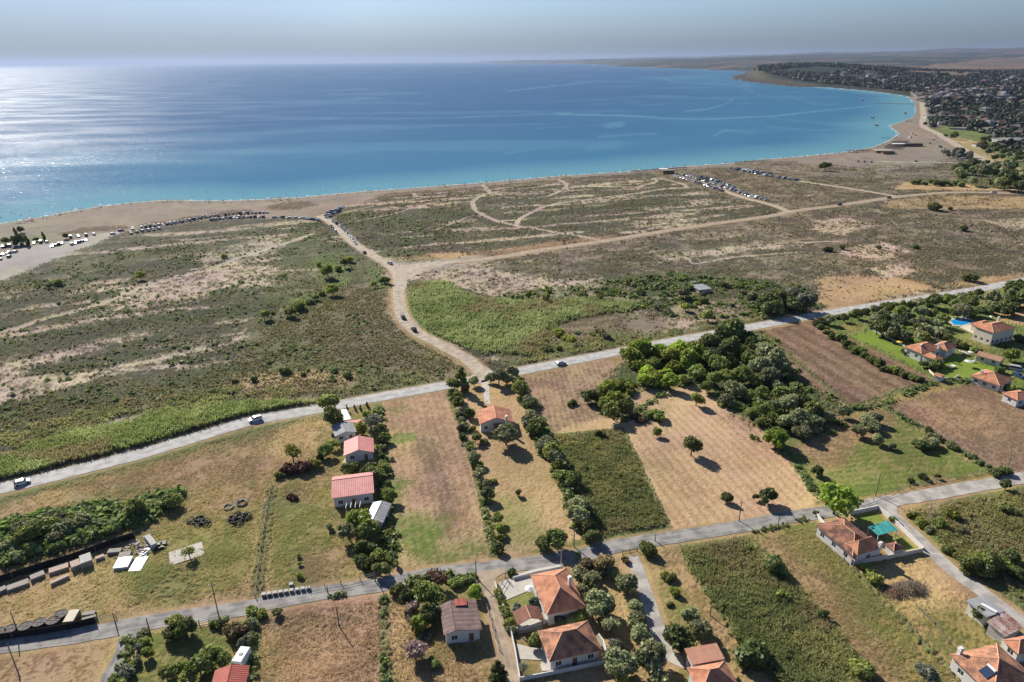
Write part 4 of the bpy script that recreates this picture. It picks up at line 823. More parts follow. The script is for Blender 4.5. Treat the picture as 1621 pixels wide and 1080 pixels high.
T('small',520,833,6,'O','little grey olive tree alone on the meadow'); T('bush',577,868,14,'D','broad dark bush below the tall tree by the barn')
grove(['bush','loose'], 'DM', [(583,892,10),(600,900,9),(570,884,8),(598,878,8)], 'dark bush at the lower road corner left of the bare plot', 'bushes at the road corner')
grove(['small'], 'M', [(473,879,4),(475,893,4),(474,909,4.5)], 'sapling in the short row on the meadow', 'saplings on the meadow')
grove(['round','loose'], 'MLM', [(717,607,9,'M'),(722,625,9,'M'),(727,640,10,'M'),(716,618,7,'M')], 'leafy tree at the top right corner of the bare plot', 'trees at the top right corner of the bare plot')
T('tall',730,602,12,'D','tall dark conifer at the gate of the orange gabled house', name='conifer')
grove(['bush'], 'O', [(729,653,7),(730,664,6),(731,678,6),(733,690,7,'D')], 'bush left of the orange gabled house', 'bushes left of the orange gabled house', 'hedge_bush'); T('round',743,654,7,'D','round dark bush at the back corner of the orange gabled house', name='bush')
grove(['round'], 'O', [(751,601,10),(776,598,8),(790,596,9),(803,596,8),(812,590,8)], 'grey green olive tree at the front of the orange gabled house plot', 'olive trees at the front of the gabled house plot', 'olive_tree')
grove(['round','loose'], 'OMO', [(820,602,9),(825,613,9),(831,623,9),(836,632,10),(839,642,7,'D'),(838,656,9),(845,664,11),(853,675,11),(848,682,8,'D'),(865,699,11),(872,713,12),(878,725,11),(886,735,9,'D'),(892,751,12),(910,757,10,'D'),(903,742,7,'D'),(905,787,10),(917,798,14),(911,813,12),(927,806,11,'D'),(930,833,12,'M'),(936,848,10,'D')], {'O':'grey green tree in the long row right of the orange gabled house','M':'leafy green tree in the long row right of the orange gabled house','D':'dark green tree in the long row right of the orange gabled house'}, 'long tree row right of the gabled house')
T('loose',752,690,8,'M','green shrub at the front of the orange gabled house', name='bush'); T('bush',749,679,5,'Y','small yellow green shrub at the porch of the gabled house'); T('bush',766,698,6,'M','low green shrub below the porch of the gabled house')
T('round',801,687,14,'O','wide dark olive tree in front of the gabled house', name='olive_tree')
grove(['loose','bush'], 'OMO', [(751,722,7),(754,736,8),(761,750,10),(766,765,9),(770,779,8,'D'),(776,794,6,'M'),(787,817,9,'M'),(781,760,6),(789,837,7,'Y'),(795,850,7,'M'),(790,864,6,'D')], {'O':'grey green shrub along the right edge of the bare plot','D':'dark shrub along the right edge of the bare plot','M':'green shrub along the right edge of the bare plot','Y':'yellow green shrub along the right edge of the bare plot'}, 'shrubs along the right edge of the bare plot')
T('small',822,780,5,'D','small dark bush alone in the gabled house field'); T('round',878,850,14,'M','bright leafy tree beside the lower road below the tree row'); T('round',861,858,10,'M','smaller leafy tree beside the bright tree at the lower road')
grove(['loose','round','bush'], 'DM', [(925,624,9,'D'),(938,628,10,'D'),(950,622,10,'M'),(965,612,10,'Y'),(980,606,10,'Y'),(993,612,9,'Y'),(960,635,10,'M'),(975,628,11,'Y'),(990,630,9,'M'),(973,648,10,'M'),(986,644,10,'M'),(997,622,8,'Y')], {'D':'dark bush in the island of trees on the brown field','M':'green bush in the island of trees on the brown field','Y':'yellow green tree in the island of trees on the brown field'}, 'island of trees on the brown field')
T('bush',904,637,6,'D','small dark bush alone on the brown field'); T('flat',1012,660,10,'B','low brown bush at the edge of the stubble field'); T('bush',1040,656,11,'M','green bush right beside the low brown bush'); T('bush',1025,655,7,'M','small green bush touching the low brown bush')
T('loose',1103,628,10,'Y','yellow green tree alone in the top of the stubble field'); T('round',1040,683,6,'M','small round tree in the middle of the stubble field'); T('round',1095,705,13,'D','big dark round tree casting a long shadow on the stubble field')
T('round',1152,786,7,'D','small dark tree left of two others near the road edge of the stubble field'); T('small',1195,786,5,'D','thin little tree between the two round ones at the road edge of the stubble field'); T('round',1217,782,12,'D','wide dark tree rightmost near the road edge of the stubble field')
grove(['bush'], 'D', [(950,687,6,'D')], 'dark bush at the top edge of the weedy plot', None); T('bush',945,710,4,'M','small green bush inside the weedy plot'); T('bush',925,741,6,'M','larger green bush at the left of the weedy plot')
A_ = [(1000,560,12),(1015,553,12),(1030,558,12),(1045,553,12),(1060,560,12),(1075,555,12),(1090,565,12),(1100,550,11),(1010,575,11),(1025,585,12),(1040,595,12),(1055,590,12),(1070,580,12),(1020,600,10),(1045,606,9),(1062,604,9),(1035,573,12),(1085,578,11)]
grove(['round','loose','bush'], 'YLYL', A_, {'Y':'yellow green tree in the bright left part of the thicket','L':'lime green tree in the bright left part of the thicket'}, 'bright trees of the thicket')
B_ = [(1125,545,14,'D'),(1140,528,15,'D'),(1155,524,15,'D'),(1170,528,14,'D'),(1185,535,13,'D'),(1195,545,13,'D'),(1160,545,14,'D'),(1140,555,13,'D'),(1175,555,13,'M'),(1190,565,12,'M'),(1210,555,12,'O'),(1225,570,12,'O'),(1205,580,13,'O'),(1235,578,10,'O'),(1155,570,13,'M'),(1135,575,13,'M'),(1120,565,12,'M'),(1105,585,11,'M'),(1215,595,12,'O'),(1230,610,12,'O'),(1245,590,11,'D'),(1240,622,12,'M'),(1195,600,12,'M'),(1175,590,12,'M'),(1150,595,11,'M'),(1130,600,10,'M'),(1165,615,10,'O'),(1185,625,10,'M'),(1205,620,11,'M'),(1225,642,11,'O'),(1250,637,12,'O'),(1260,615,11,'D'),(1272,638,11,'D'),(1288,650,10,'M'),(1265,660,12,'O'),(1245,665,12,'O'),(1225,662,10,'M'),(1205,645,10,'M'),(1188,650,9,'M'),(1205,668,8,'M'),(1292,665,11,'O'),(1312,660,10,'O'),(1335,650,8,'O'),(1272,680,10,'O'),(1287,678,10,'O'),(1120,612,8,'M'),(1085,597,9,'M'),(1150,632,8,'O')]
grove(['round','loose','round'], 'M', B_, {'D':'dark green tree in the dense thicket by the coast road','M':'mid green tree in the dense thicket by the coast road','O':'grey green tree in the dense thicket by the coast road'}, 'trees of the dense thicket')
T('round',1230,689,16,'L','big bright lime tree at the lower corner of the thicket')
grove(['round'], 'O', [(1357,681,11),(1371,666,9),(1383,672,10),(1386,659,9),(1391,693,8),(1413,706,6)], 'olive tree in the small grove on the mown field', 'olive grove on the mown field', 'olive_tree')
grove(['round','bush'], 'O', [(1451,700,6,'D'),(1471,699,12,'O'),(1461,703,7,'D')], 'dark olive tree at the middle of the hedge line between two fields', 'olives at the middle of the hedge line')
grove(['bush'], 'DO', [(1470,682,6),(1480,690,6),(1490,696,6),(1503,702,7),(1513,708,5),(1536,719,6),(1553,733,5),(1565,738,5)], 'bush in the hedge line between the mown field and the brown field', 'hedge line between two fields', 'hedge_bush')
T('bush',1578,747,8,'D','dark bush at the road end of the hedge line'); T('bush',1593,744,9,'D','wide dark bush beside the bush at the road end of the hedge line'); T('round',1295,744,8,'D','round dark bush at the left edge of the mown field', name='bush')
T('bush',1461,755,6,'D','dark bush on the upper verge of the lower road'); T('bush',1441,760,5,'D','smaller dark bush on the upper verge of the lower road'); T('small',1483,753,4,'B','tiny brown bush on the upper verge of the lower road')
T('loose',1326,783,24,'L','large bright lime tree towering over the walled house', hs=.95)
rr_ = random.Random(3)
def along(P, step, r, jit=1.5):
    out = []; P = [np.array(p, float) for p in P]
    for a, b_ in zip(P[:-1], P[1:]):
        n = max(1, int(np.hypot(*(b_-a))/step))
        for i in range(n): q = a+(b_-a)*i/n; out.append((q[0]+rr_.uniform(-jit, jit), q[1]+rr_.uniform(-jit, jit), r*rr_.uniform(.8, 1.2)))
    return out
def scatterpx(P, n, r, mind=6):
    out = []; xs = [p[0] for p in P]; ys = [p[1] for p in P]; t = 0
    while len(out) < n and t < 6000:
        t += 1; x = rr_.uniform(min(xs), max(xs)); y = rr_.uniform(min(ys), max(ys))
        if inpoly(np.array([x]), np.array([y]), P)[0] and all(math.hypot(x-a[0], (y-a[1])*1.6) > mind for a in out): out.append((x, y, r*rr_.uniform(.75, 1.25)))
    return sorted(out, key=lambda q: q[1])
grove(['bush'], 'DDM', along([(1293,512),(1330,536),(1360,556),(1405,582),(1462,602)], 9, 6.5), 'bush in the dark hedge around the lawn of the left villa', 'hedge around the lawn of the left villa', 'hedge_bush')
grove(['bush','round'], 'DOM', along([(1300,508),(1360,494),(1430,482),(1500,471),(1560,460)], 11, 6.5), 'bush in the garden hedge beside the coast road', 'garden hedge beside the coast road', 'hedge_bush')
grove(['round','loose'], 'OMDO', scatterpx([(1365,497),(1440,487),(1495,492),(1500,505),(1470,520),(1480,540),(1450,542),(1420,530),(1380,515)], 34, 8, 8), {'O':'grey green tree in the villa garden behind the lawn','M':'green tree in the villa garden behind the lawn','D':'dark tree in the villa garden behind the lawn'}, 'trees of the villa garden')
grove(['round','loose'], 'ODM', scatterpx([(1500,478),(1570,465),(1600,470),(1610,490),(1580,500),(1545,497),(1510,492)], 18, 8, 9), {'O':'grey green tree in the garden behind the swimming pool','M':'green tree in the garden behind the swimming pool','D':'dark tree in the garden behind the swimming pool'}, 'trees behind the swimming pool')
grove(['round'], 'DM', [(1613,458,13,'D'),(1603,470,9,'D'),(1625,470,12,'D'),(1596,490,9,'D'),(1605,487,9,'D')], 'big dark tree at the far end of the coast road', 'big dark trees at the far end of the coast road')
grove(['bush'], 'MD', along([(1495,530),(1530,550),(1560,560)], 8, 6), 'bush in the hedge between the two villas', 'hedge between the two villas', 'hedge_bush')
T('bush',1479,576,9,'D','dark bush in front of the left villa'); T('round',1463,575,6,'D','small dark tree at the porch of the left villa'); T('bush',1433,556,6,'D','round bush on the bright lawn'); T('round',1602,560,10,'Y','round yellow green tree right of the brown roofed cottage'); T('bush',1583,585,7,'D','dark bush behind the right house'); T('bush',1600,612,8,'M','bush in front of the right house'); T('bush',1617,535,8,'D','dark bush below the two storey villa'); T('bush',1590,545,6,'D','small dark bush left below the two storey villa')
grove(['round','loose','bush'], 'DGD', [(1215,475,12,'D'),(1230,466,13,'D'),(1250,463,14,'G'),(1265,466,13,'G'),(1280,475,11,'G'),(1240,478,13,'D'),(1225,484,10,'D'),(1205,481,9,'D'),(1270,481,10,'D'),(1255,481,11,'D')], {'D':'dark tree in the big clump above the coast road','G':'grey twiggy tree in the big clump above the coast road'}, 'big clump above the coast road')
T('round',1083,461,9,'O','round silver grey tree beside the small ruin'); T('bush',1146,450,7,'M','green bush right of the small ruin')
grove(['bush','flat','loose'], 'DMYO', scatterpx([(800,470),(880,458),(960,448),(1060,433),(1100,437),(1080,450),(1130,465),(1180,450),(1200,480),(1130,503),(1000,492),(880,478)], 30, 5.5, 9), {'D':'dark shrub in the brush behind the coast road','M':'green shrub in the brush behind the coast road','Y':'yellow green shrub in the brush behind the coast road','O':'grey green shrub in the brush behind the coast road'}, 'shrubs of the brush behind the coast road')
grove(['bush','flat'], 'MOY', scatterpx([(800,540),(870,525),(960,515),(985,535),(900,552),(820,565)], 12, 6, 10), 'bush on the verge above the coast road', 'bushes on the verge above the coast road')
for q, lab in [((1311,395,5.5),'dark round bush alone on the open dunes, left of a pair'),((1333,392,5),'low wide bush beside the dark round one on the open dunes'),((1391,392,3.5),'tiny dark bush in the middle of the open dunes'),((1448,391,4.5),'small dark bush right of the tiny one on the open dunes'),((1524,362,6),'dark round bush high on the right of the open dunes'),((1537,440,8),'wide dark bush just above the far coast road'),((1480,327,8),'low green bush right below the tan dirt road'),((1504,331,3),'small brown bush below the tan dirt road'),((1307,262,6),'lone dark tree on the plain near the beach')]:
    T('bush' if '1307' not in str(q[0]) else 'round', *q, 'D', lab)
grove(['round','loose'], 'ODD', scatterpx([(1518,262),(1555,254),(1600,262),(1680,275),(1680,296),(1600,294),(1540,292),(1516,280)], 34, 6.8, 8), {'O':'grey green tree in the wood beside the tan dirt road','M':'green tree in the wood beside the tan dirt road','D':'dark tree in the wood beside the tan dirt road'}, 'wood beside the tan dirt road')
grove(['bush'], 'DM', along([(1448,288),(1530,291)], 8, 5), 'bush in the low row left of the wood', 'low bushes left of the wood', 'hedge_bush')
grove(['round','tall'], 'D', [(8,382,5),(20,381,4.5),(31,379,5.5),(43,382,4.5),(56,378,4.5),(68,374,4.5),(103,374,4),(24,368,4),(32,363,4)], 'dark tree in the row between the beach and the car park', 'dark trees between the beach and the car park')
grove(['bush','loose'], 'MYM', [(505,420,6),(520,430,7),(535,425,6),(545,417,7),(555,412,6),(500,470,6),(512,464,7),(525,458,7),(490,477,6),(460,492,6),(475,485,7),(418,498,6),(430,495,5),(222,436,6),(92,448,6),(80,451,5),(355,407,5),(594,450,5),(610,445,6)], {'M':'green bush in the lush hollow left of the beach road','Y':'yellow green bush in the lush hollow left of the beach road'}, 'bushes in the hollow left of the beach road')
grove(['bush'], 'D', scatterpx([(180,620),(240,600),(400,590),(440,560),(600,580),(560,600),(400,630),(250,650)], 10, 5, 14), 'low dark bush on the olive green plain left of the junction', 'low bushes on the plain left of the junction')
# bottom left garden
grove(['loose','round'], 'MM', [(275,984,14),(291,990,13),(272,1000,10,'D')], 'tall green tree at the gate of the lower left garden', 'tall trees at the gate of the lower left garden')
T('round',231,1032,9,'Y','round clipped yellow green bush in the lower left garden', name='bush')
grove(['bush'], 'OMG', [(226,1002,8),(228,1014,7),(222,1024,6),(219,1044,8),(211,1054,8),(201,1063,9),(181,1075,11,'M'),(195,1078,10)], 'shrub in the hedge beside the short side lane', 'hedge beside the short side lane', 'hedge_bush')
grove(['bush','round'], 'DO', [(342,986,8),(354,982,7),(374,998,11,'B'),(394,986,9,'O'),(395,1008,10,'O'),(383,1015,8,'G')], {'D':'dark bush right of the white gate','O':'grey green bush in the upper right of the lower left garden','B':'brown bush in the upper right of the lower left garden','G':'pale bush in the upper right of the lower left garden'}, 'bushes right of the white gate')
T('bush',400,965,9,'M','bright green bush at the lower road above the narrow field'); T('bush',414,971,8,'M','second bright green bush beside the one at the lower road'); T('loose',437,968,6,'D','dark bush at the top left corner of the pale brown field', name='bush')
grove(['round','loose'], 'M', [(330,1038,17),(314,1054,16),(350,1046,13),(281,1060,14),(298,1072,15),(262,1066,11)], 'broad green tree beside the red roof in the lower left', 'green trees beside the red roof'); T('bush',285,1053,6,'L','lime green shrub among the broad trees of the lower left garden')
# bottom centre
T('bush',627,933,10,'D','dark bush at the lower road right of the narrow hedge'); T('round',672,937,17,'M','large dark green tree left of the brown roofed house'); T('round',690,948,14,'M','green tree touching the brown roofed house'); T('round',645,946,12,'D','dark tree left of the large green tree'); T('loose',682,968,13,'D','dark tree at the left wall of the brown roofed house')
grove(['loose','sparse'], 'P', [(653,962,9),(648,977,9),(657,1026,13),(693,912,11,'R')], {'P':'pinkish twiggy bush in the yard of the brown roofed house','R':'dark red twiggy bush at the lower road'}, 'pinkish bushes of the brown roofed house', 'bush')
T('loose',661,984,10,'Y','yellow green tree below the large green tree'); T('bush',665,998,8,'Y','yellow green bush below the yellow green tree'); T('bush',722,921,9,'M','green bush at the lower road above the brown roofed house'); T('bush',741,918,7,'D','dark bush beside the lane corner'); T('round',753,936,9,'L','bright yellow green bush at the lane corner', name='bush')
T('bush',689,1047,8,'M','low green bush in the dry yard'); T('cone',788,1062,13,'D','dark conifer beside the lane at the bottom edge')
T('flat',672,1005,10,'H','grey dry brush in the yard left of the brown roofed house')
grove(['bush'], 'M', [(787,928,4),(789,937,5),(792,946,6),(795,955,6),(799,965,6),(803,975,7),(806,985,8),(809,996,8,'O')], 'leafy shrub in the hedge right of the lane', 'hedge right of the lane', 'hedge_bush')
T('bush',808,905,6,'D','small box bush at the end of the paved verge'); T('bush',820,962,7,'S','blue green shrub left behind the gazebo'); T('bush',845,953,8,'S','blue green shrub right behind the gazebo'); T('round',849,1011,10,'M','round glossy bush in front of the gazebo', name='bush'); T('sparse',829,1056,8,'G','thin grey shrub on the lawn corner')
grove(['round','loose','round'], 'O', [(928,892,12,'B'),(957,891,10,'B'),(918,905,9),(937,917,11),(950,903,9),(972,905,11),(993,925,12),(948,950,14),(961,962,10),(934,941,9),(965,987,14),(904,981,9),(888,983,8),(918,973,9,'M'),(921,932,8),(978,1019,9,'G'),(988,1044,16),(970,1035,8)], {'O':'grey green olive tree in the grove right of the two orange roofs','B':'olive tree with rusty brown top at the road end of the grove','M':'green tree squeezed between the two orange roofs','G':'pale silver olive tree in the middle of the grove'}, 'olive grove right of the orange roofs', 'olive_tree')
T('bush',967,1046,9,'L','lime green bush beside the lower orange roofed house'); T('bush',985,1073,10,'Y','yellow green bush at the bottom edge of the olive grove')
grove(['round'], 'O', [(1004,958,11),(1010,980,10),(1014,1004,12),(1032,1037,17),(1046,1072,13)], 'olive tree in the row left of the concrete driveway', 'olive row left of the concrete driveway', 'olive_tree')
T('bush',1025,869,14,'D','broad dark bush at the top of the concrete driveway'); T('bush',1058,912,8,'M','green bush right of the concrete driveway, upper of two'); T('bush',1068,936,8,'Y','yellow green bush right of the concrete driveway, lower of two'); T('bush',1061,956,5,'D','small dark bush right of the concrete driveway'); T('bush',989,886,6,'B','brown bush at the left gatepost of the driveway')
T('loose',1090,970,13,'O','silver olive tree right of the driveway, upper of two', name='olive_tree'); T('loose',1109,994,13,'O','silver olive tree right of the driveway, lower of two', name='olive_tree'); T('round',1074,1007,19,'D','large dark round tree beside the flat terracotta roof')
T('round',1228,889,14,'D','round dark tree in the dry plot with a long shadow'); T('round',1304,971,7,'D','small dark tree in the dry plot'); T('bush',1196,1036,22,'D','big dark bush in the tall weeds'); T('bush',1249,994,7,'D','small dark bush in the tall weeds'); T('bush',1240,945,9,'M','green bush at the edge of the tall weeds'); T('bush',1366,1058,17,'M','green bush at the bottom of the dry plot'); T('round',1467,1064,12,'G','grey olive tree left of the roof with the solar panel', name='olive_tree')
grove(['bush'], 'M', [(1368,897,8),(1377,905,9),(1386,917,9),(1394,929,8)], 'bush in the short hedge below the walled house', 'short hedge below the walled house', 'hedge_bush')
T('round',1549,972,10,'D','round dark tree against the flat grey roof'); T('round',1594,765,8,'D','round dark bush on the lower verge of the lower road', name='bush'); T('bush',1597,804,10,'D','dark bush in the upper right weedy plot'); T('bush',1416,822,6,'D','clipped bush at the lane corner of the walled house'); T('small',1292,812,4,'D','tiny dark bush on the gatepost side of the walled house')
grove(['bush','round'], 'MD', [(1520,880,10),(1540,890,12),(1556,884,12),(1572,890,12),(1590,895,12),(1603,880,10),(1530,900,10),(1560,903,11),(1500,868,8),(1612,905,10)], 'bush in the green clump beside the concrete lane', 'green clump beside the concrete lane')
grove(['bush'], 'MYO', [(1445,815,9),(1458,826,10),(1472,838,9),(1490,828,10),(1505,815,8),(1520,838,9)], 'shrub in the corner where the lane meets the lower road', 'shrubs at the lane corner')
grove(['bush','round','flat'], 'OMO', [(282,786,10),(267,792,11),(251,797,10),(236,800,10),(214,802,13),(199,808,10)]+scatterpx([(0,845),(100,815),(190,815),(190,835),(100,862),(0,890)], 22, 11, 14), {'O':'grey green bush in the long thicket behind the storage yard','M':'green bush in the long thicket behind the storage yard'}, 'bushes of the long thicket')
T('sparse',298,872,9,'M','thin young tree growing beside the concrete slab')
def bare(px, py, h, label):
    g = G(px, py); e = empty('bare_tree', (g.x, g.y, 0)); tag(e, label, 'tree'); rg = random.Random(5); parts = [tube([(0,0,0),(.1,0,h*.4),(.2,.1,h)], [.14,.1,.03])]
    for i in range(16):
        a = rg.random()*6.28; z0 = h*rg.uniform(.2,.75); L_ = h*rg.uniform(.25,.5); p1 = (math.cos(a)*L_*.6, math.sin(a)*L_*.6, z0+L_*.6); p2 = (math.cos(a+.3)*L_, math.sin(a+.3)*L_, z0+L_*1.1)
        parts.append(tube([(.1,0,z0),p1,p2], [.06,.04,.015], 4))
    v, f = joinvf(parts); npmesh('trunk', v, f, M_paleb, e)
bare(1468, 826, 6, 'pale leafless tree standing in the weeds at the lane corner')
# palms
def palm(px, py, h, label):
    g = G(px, py); e = empty('palm_tree', (g.x, g.y, 0)); tag(e, label, 'palm', 'palms of the villa garden')
    v, f = tube([(0,0,0),(.15,0,h*.5),(.1,.1,h)], [.35,.25,.22]); npmesh('trunk', np.array(v), np.array(f), M_bark, e)
    V = []; Fq = []; rg = random.Random(int(px))
    for i in range(34):
        a = 6.283*i/34+rg.random()*.3; up = rg.uniform(-.3, 1.1); L_ = 2.9; pr = None
        for k in range(7):
            t = k/6; r_ = L_*t*math.cos(up*(1-t*.4)); z = h+L_*t*math.sin(up)*1.0-1.9*t*t; w_ = .38*math.sin(math.pi*min(1, t+.12))+.03
            c_, s_ = math.cos(a), math.sin(a); V += [(c_*r_-s_*w_, s_*r_+c_*w_, z-.12), (c_*r_, s_*r_, z), (c_*r_+s_*w_, s_*r_-c_*w_, z-.12)]
            o = len(V)-3
            if k: Fq += [(o-3, o, o+1, o-2), (o-2, o+1, o+2, o-1)]
    npmesh('fronds', np.array(V), np.array(Fq), LM['O'], e, np.ones((len(V), 3)))
palm(1407, 534, 6, 'tall palm beside the white garden path'); palm(1481, 549, 8, 'tall palm right behind the left villa'); palm(1433, 512, 5, 'shorter palm deep in the villa garden')
# ================= buildings and objects =================
M_wall = mat('white_render', (.60,.59,.57), .9, .06, .8); M_cream = mat('cream_render', (.66,.60,.50), .9, .08, .8); M_grey = mat('grey_concrete', (.42,.41,.39), .9, .15, 1.5, .2)
M_glass = mat('dark_glass', (.03,.04,.05), .15, .1, 1, 0, 0, .6); M_frame = mat('white_frame', (.7,.7,.68), .5, .03); M_wood = mat('brown_wood', (.20,.11,.06), .8, .2, 3)
M_greyw = mat('weathered_wood', (.22,.19,.16), .9, .3, 4, .3); M_black = mat('black_plastic', (.022,.022,.024), .5, .2, 3); M_metal = mat('galvanised_metal', (.21,.215,.22), .6, .12, 3, 0, .2); M_white = mat('white_paint', (.68,.68,.67), .5, .03)
M_pave = mat('pale_paving', (.46,.43,.37), .9, .1, .7, .1); M_cream_pave = mat('cream_paving', (.52,.47,.38), .9, .08, .7); M_conc_f = mat('bare_concrete', (.46,.43,.38), .9, .12, .8)
def roofmat(name, c1, c2, pitch=.33, rough=.85, wear=.5, metal=False):
    """tile or sheet courses follow the roof's own UV (u along the eave, v up the slope, in metres)"""
    m, n, l, b = NT(name); b.inputs['Roughness'].default_value = rough; b.inputs['Specular IOR Level'].default_value = .2
    uv = n.new('ShaderNodeUVMap'); tc = n.new('ShaderNodeTexCoord'); no = n.new('ShaderNodeTexNoise'); no.inputs['Scale'].default_value = .55; no.inputs['Detail'].default_value = 7
    l.new(tc.outputs['Object'], no.inputs['Vector']); rp = n.new('ShaderNodeValToRGB'); rp.color_ramp.elements[0].position = .5-.22*wear-.06; rp.color_ramp.elements[1].position = .5+.22*wear+.06
    rp.color_ramp.elements[0].color = (*c1, 1); rp.color_ramp.elements[1].color = (*c2, 1)
    n2 = n.new('ShaderNodeTexNoise'); n2.inputs['Scale'].default_value = 4; n2.inputs['Detail'].default_value = 3; l.new(tc.outputs['Object'], n2.inputs['Vector'])
    ad = n.new('ShaderNodeMath'); ad.operation = 'MULTIPLY_ADD'; ad.inputs[1].default_value = .45; l.new(n2.outputs['Fac'], ad.inputs[0]); 
    sb = n.new('ShaderNodeMath'); sb.operation = 'SUBTRACT'; sb.inputs[1].default_value = .225; l.new(no.outputs['Fac'], sb.inputs[0]); l.new(sb.outputs[0], ad.inputs[2]); l.new(ad.outputs[0], rp.inputs['Fac'])
    l.new(rp.outputs[0], b.inputs['Base Color'])
    wv = n.new('ShaderNodeTexWave'); wv.wave_type = 'BANDS'; wv.bands_direction = 'X' if metal else 'Y'; wv.wave_profile = 'SIN' if metal else 'SAW'; wv.inputs['Scale'].default_value = .314/pitch; l.new(uv.outputs[0], wv.inputs['Vector'])
    wx_ = n.new('ShaderNodeTexWave'); wx_.bands_direction = 'X'; wx_.inputs['Scale'].default_value = .314/.28; l.new(uv.outputs[0], wx_.inputs['Vector'])
    mm = n.new('ShaderNodeMath'); mm.operation = 'MULTIPLY_ADD'; mm.inputs[1].default_value = 0 if metal else .6; l.new(wx_.outputs[0], mm.inputs[0]); l.new(wv.outputs[0], mm.inputs[2])
    bp = n.new('ShaderNodeBump'); bp.inputs['Strength'].default_value = .8; bp.inputs['Distance'].default_value = .05; l.new(mm.outputs[0], bp.inputs['Height']); l.new(bp.outputs[0], b.inputs['Normal'])
    return m
R_or = roofmat('orange_tiles', (.34,.145,.085), (.60,.28,.165), wear=.55); R_old = roofmat('weathered_orange_tiles', (.20,.11,.075), (.56,.27,.155), wear=.35); R_br = roofmat('brown_sheet_roof', (.13,.09,.085), (.22,.155,.14), 1.2, wear=.6, metal=True)
R_pink = roofmat('faded_pink_sheets', (.56,.23,.21), (.64,.29,.26), .5, .6, .2, True); R_grey = roofmat('grey_roof_felt', (.24,.24,.25), (.33,.33,.33), 1.0, .8, .4, True); R_red = roofmat('red_sheet_roof', (.30,.075,.055), (.38,.10,.07), .5, .6, .4, True)
R_dk = roofmat('dark_brown_tiles', (.13,.065,.05), (.30,.14,.10), wear=.8); R_rust = roofmat('rusty_sheets', (.22,.09,.06), (.50,.47,.44), 1.0, .8, .35, True); R_bright = roofmat('bright_orange_tiles', (.66,.29,.12), (.72,.36,.17), wear=.3); R_mot = roofmat('mottled_dark_tiles', (.10,.055,.04), (.34,.165,.11), wear=.3); R_ter = roofmat('flat_terracotta', (.50,.25,.17), (.56,.30,.21), 1.0, wear=.3)  # R_mot: random blotches from dark to mid brown
R_teal = roofmat('teal_shade_cloth', (.03,.22,.22), (.07,.33,.31), 1.5, .8, .5, True); R_tan = roofmat('tan_tiles', (.30,.17,.11), (.44,.27,.18), wear=.5)
def mb(): return [[], [], []]
def abox(B, x0, x1, y0, y1, z0, z1, mi=0):
    o = len(B[0]); B[0] += [(x0,y0,z0),(x1,y0,z0),(x1,y1,z0),(x0,y1,z0),(x0,y0,z1),(x1,y0,z1),(x1,y1,z1),(x0,y1,z1)]
    for f in ((0,3,2,1),(4,5,6,7),(0,1,5,4),(1,2,6,5),(2,3,7,6),(3,0,4,7)): B[1].append(tuple(o+q for q in f)); B[2].append(mi)
def aprism(B, P, z0, z1, mi=0):
    n = len(P); o = len(B[0]); B[0] += [(p[0], p[1], z0) for p in P]+[(p[0], p[1], z1) for p in P]
    B[1].append(tuple(o+i for i in reversed(range(n)))); B[1].append(tuple(o+n+i for i in range(n))); B[2] += [mi, mi]
    for i in range(n): j = (i+1) % n; B[1].append((o+i, o+j, o+n+j, o+n+i)); B[2].append(mi)
def done(name, B, mats_, parent=None, bevel=0, smooth=False):
    me = bpy.data.meshes.new(name); me.from_pydata(B[0], [], B[1])
    for m_ in (mats_ if isinstance(mats_, (list, tuple)) else [mats_]): me.materials.append(m_)
    me.polygons.foreach_set('material_index', B[2]); 
    if smooth: me.polygons.foreach_set('use_smooth', [True]*len(B[1]))
    me.update(); o = link(bpy.data.objects.new(name, me), parent)
    if bevel: md = o.modifiers.new('bevel', 'BEVEL'); md.width = bevel; md.segments = 1
    return o
def pxrect(A, B_, C_, z):
    """local frame from three roof/eave corners seen in the photo: A->B front edge, B->C side"""
    a, b_, c_ = G(*A, z), G(*B_, z), G(*C_, z); ex = (b_-a); w = ex.length; ex.normalize(); ey = Vector((-ex.y, ex.x, 0)); d = (c_-b_).dot(ey)
    cen = a+ex*w/2+ey*d/2; return cen, math.atan2(ex.y, ex.x), w, abs(d)
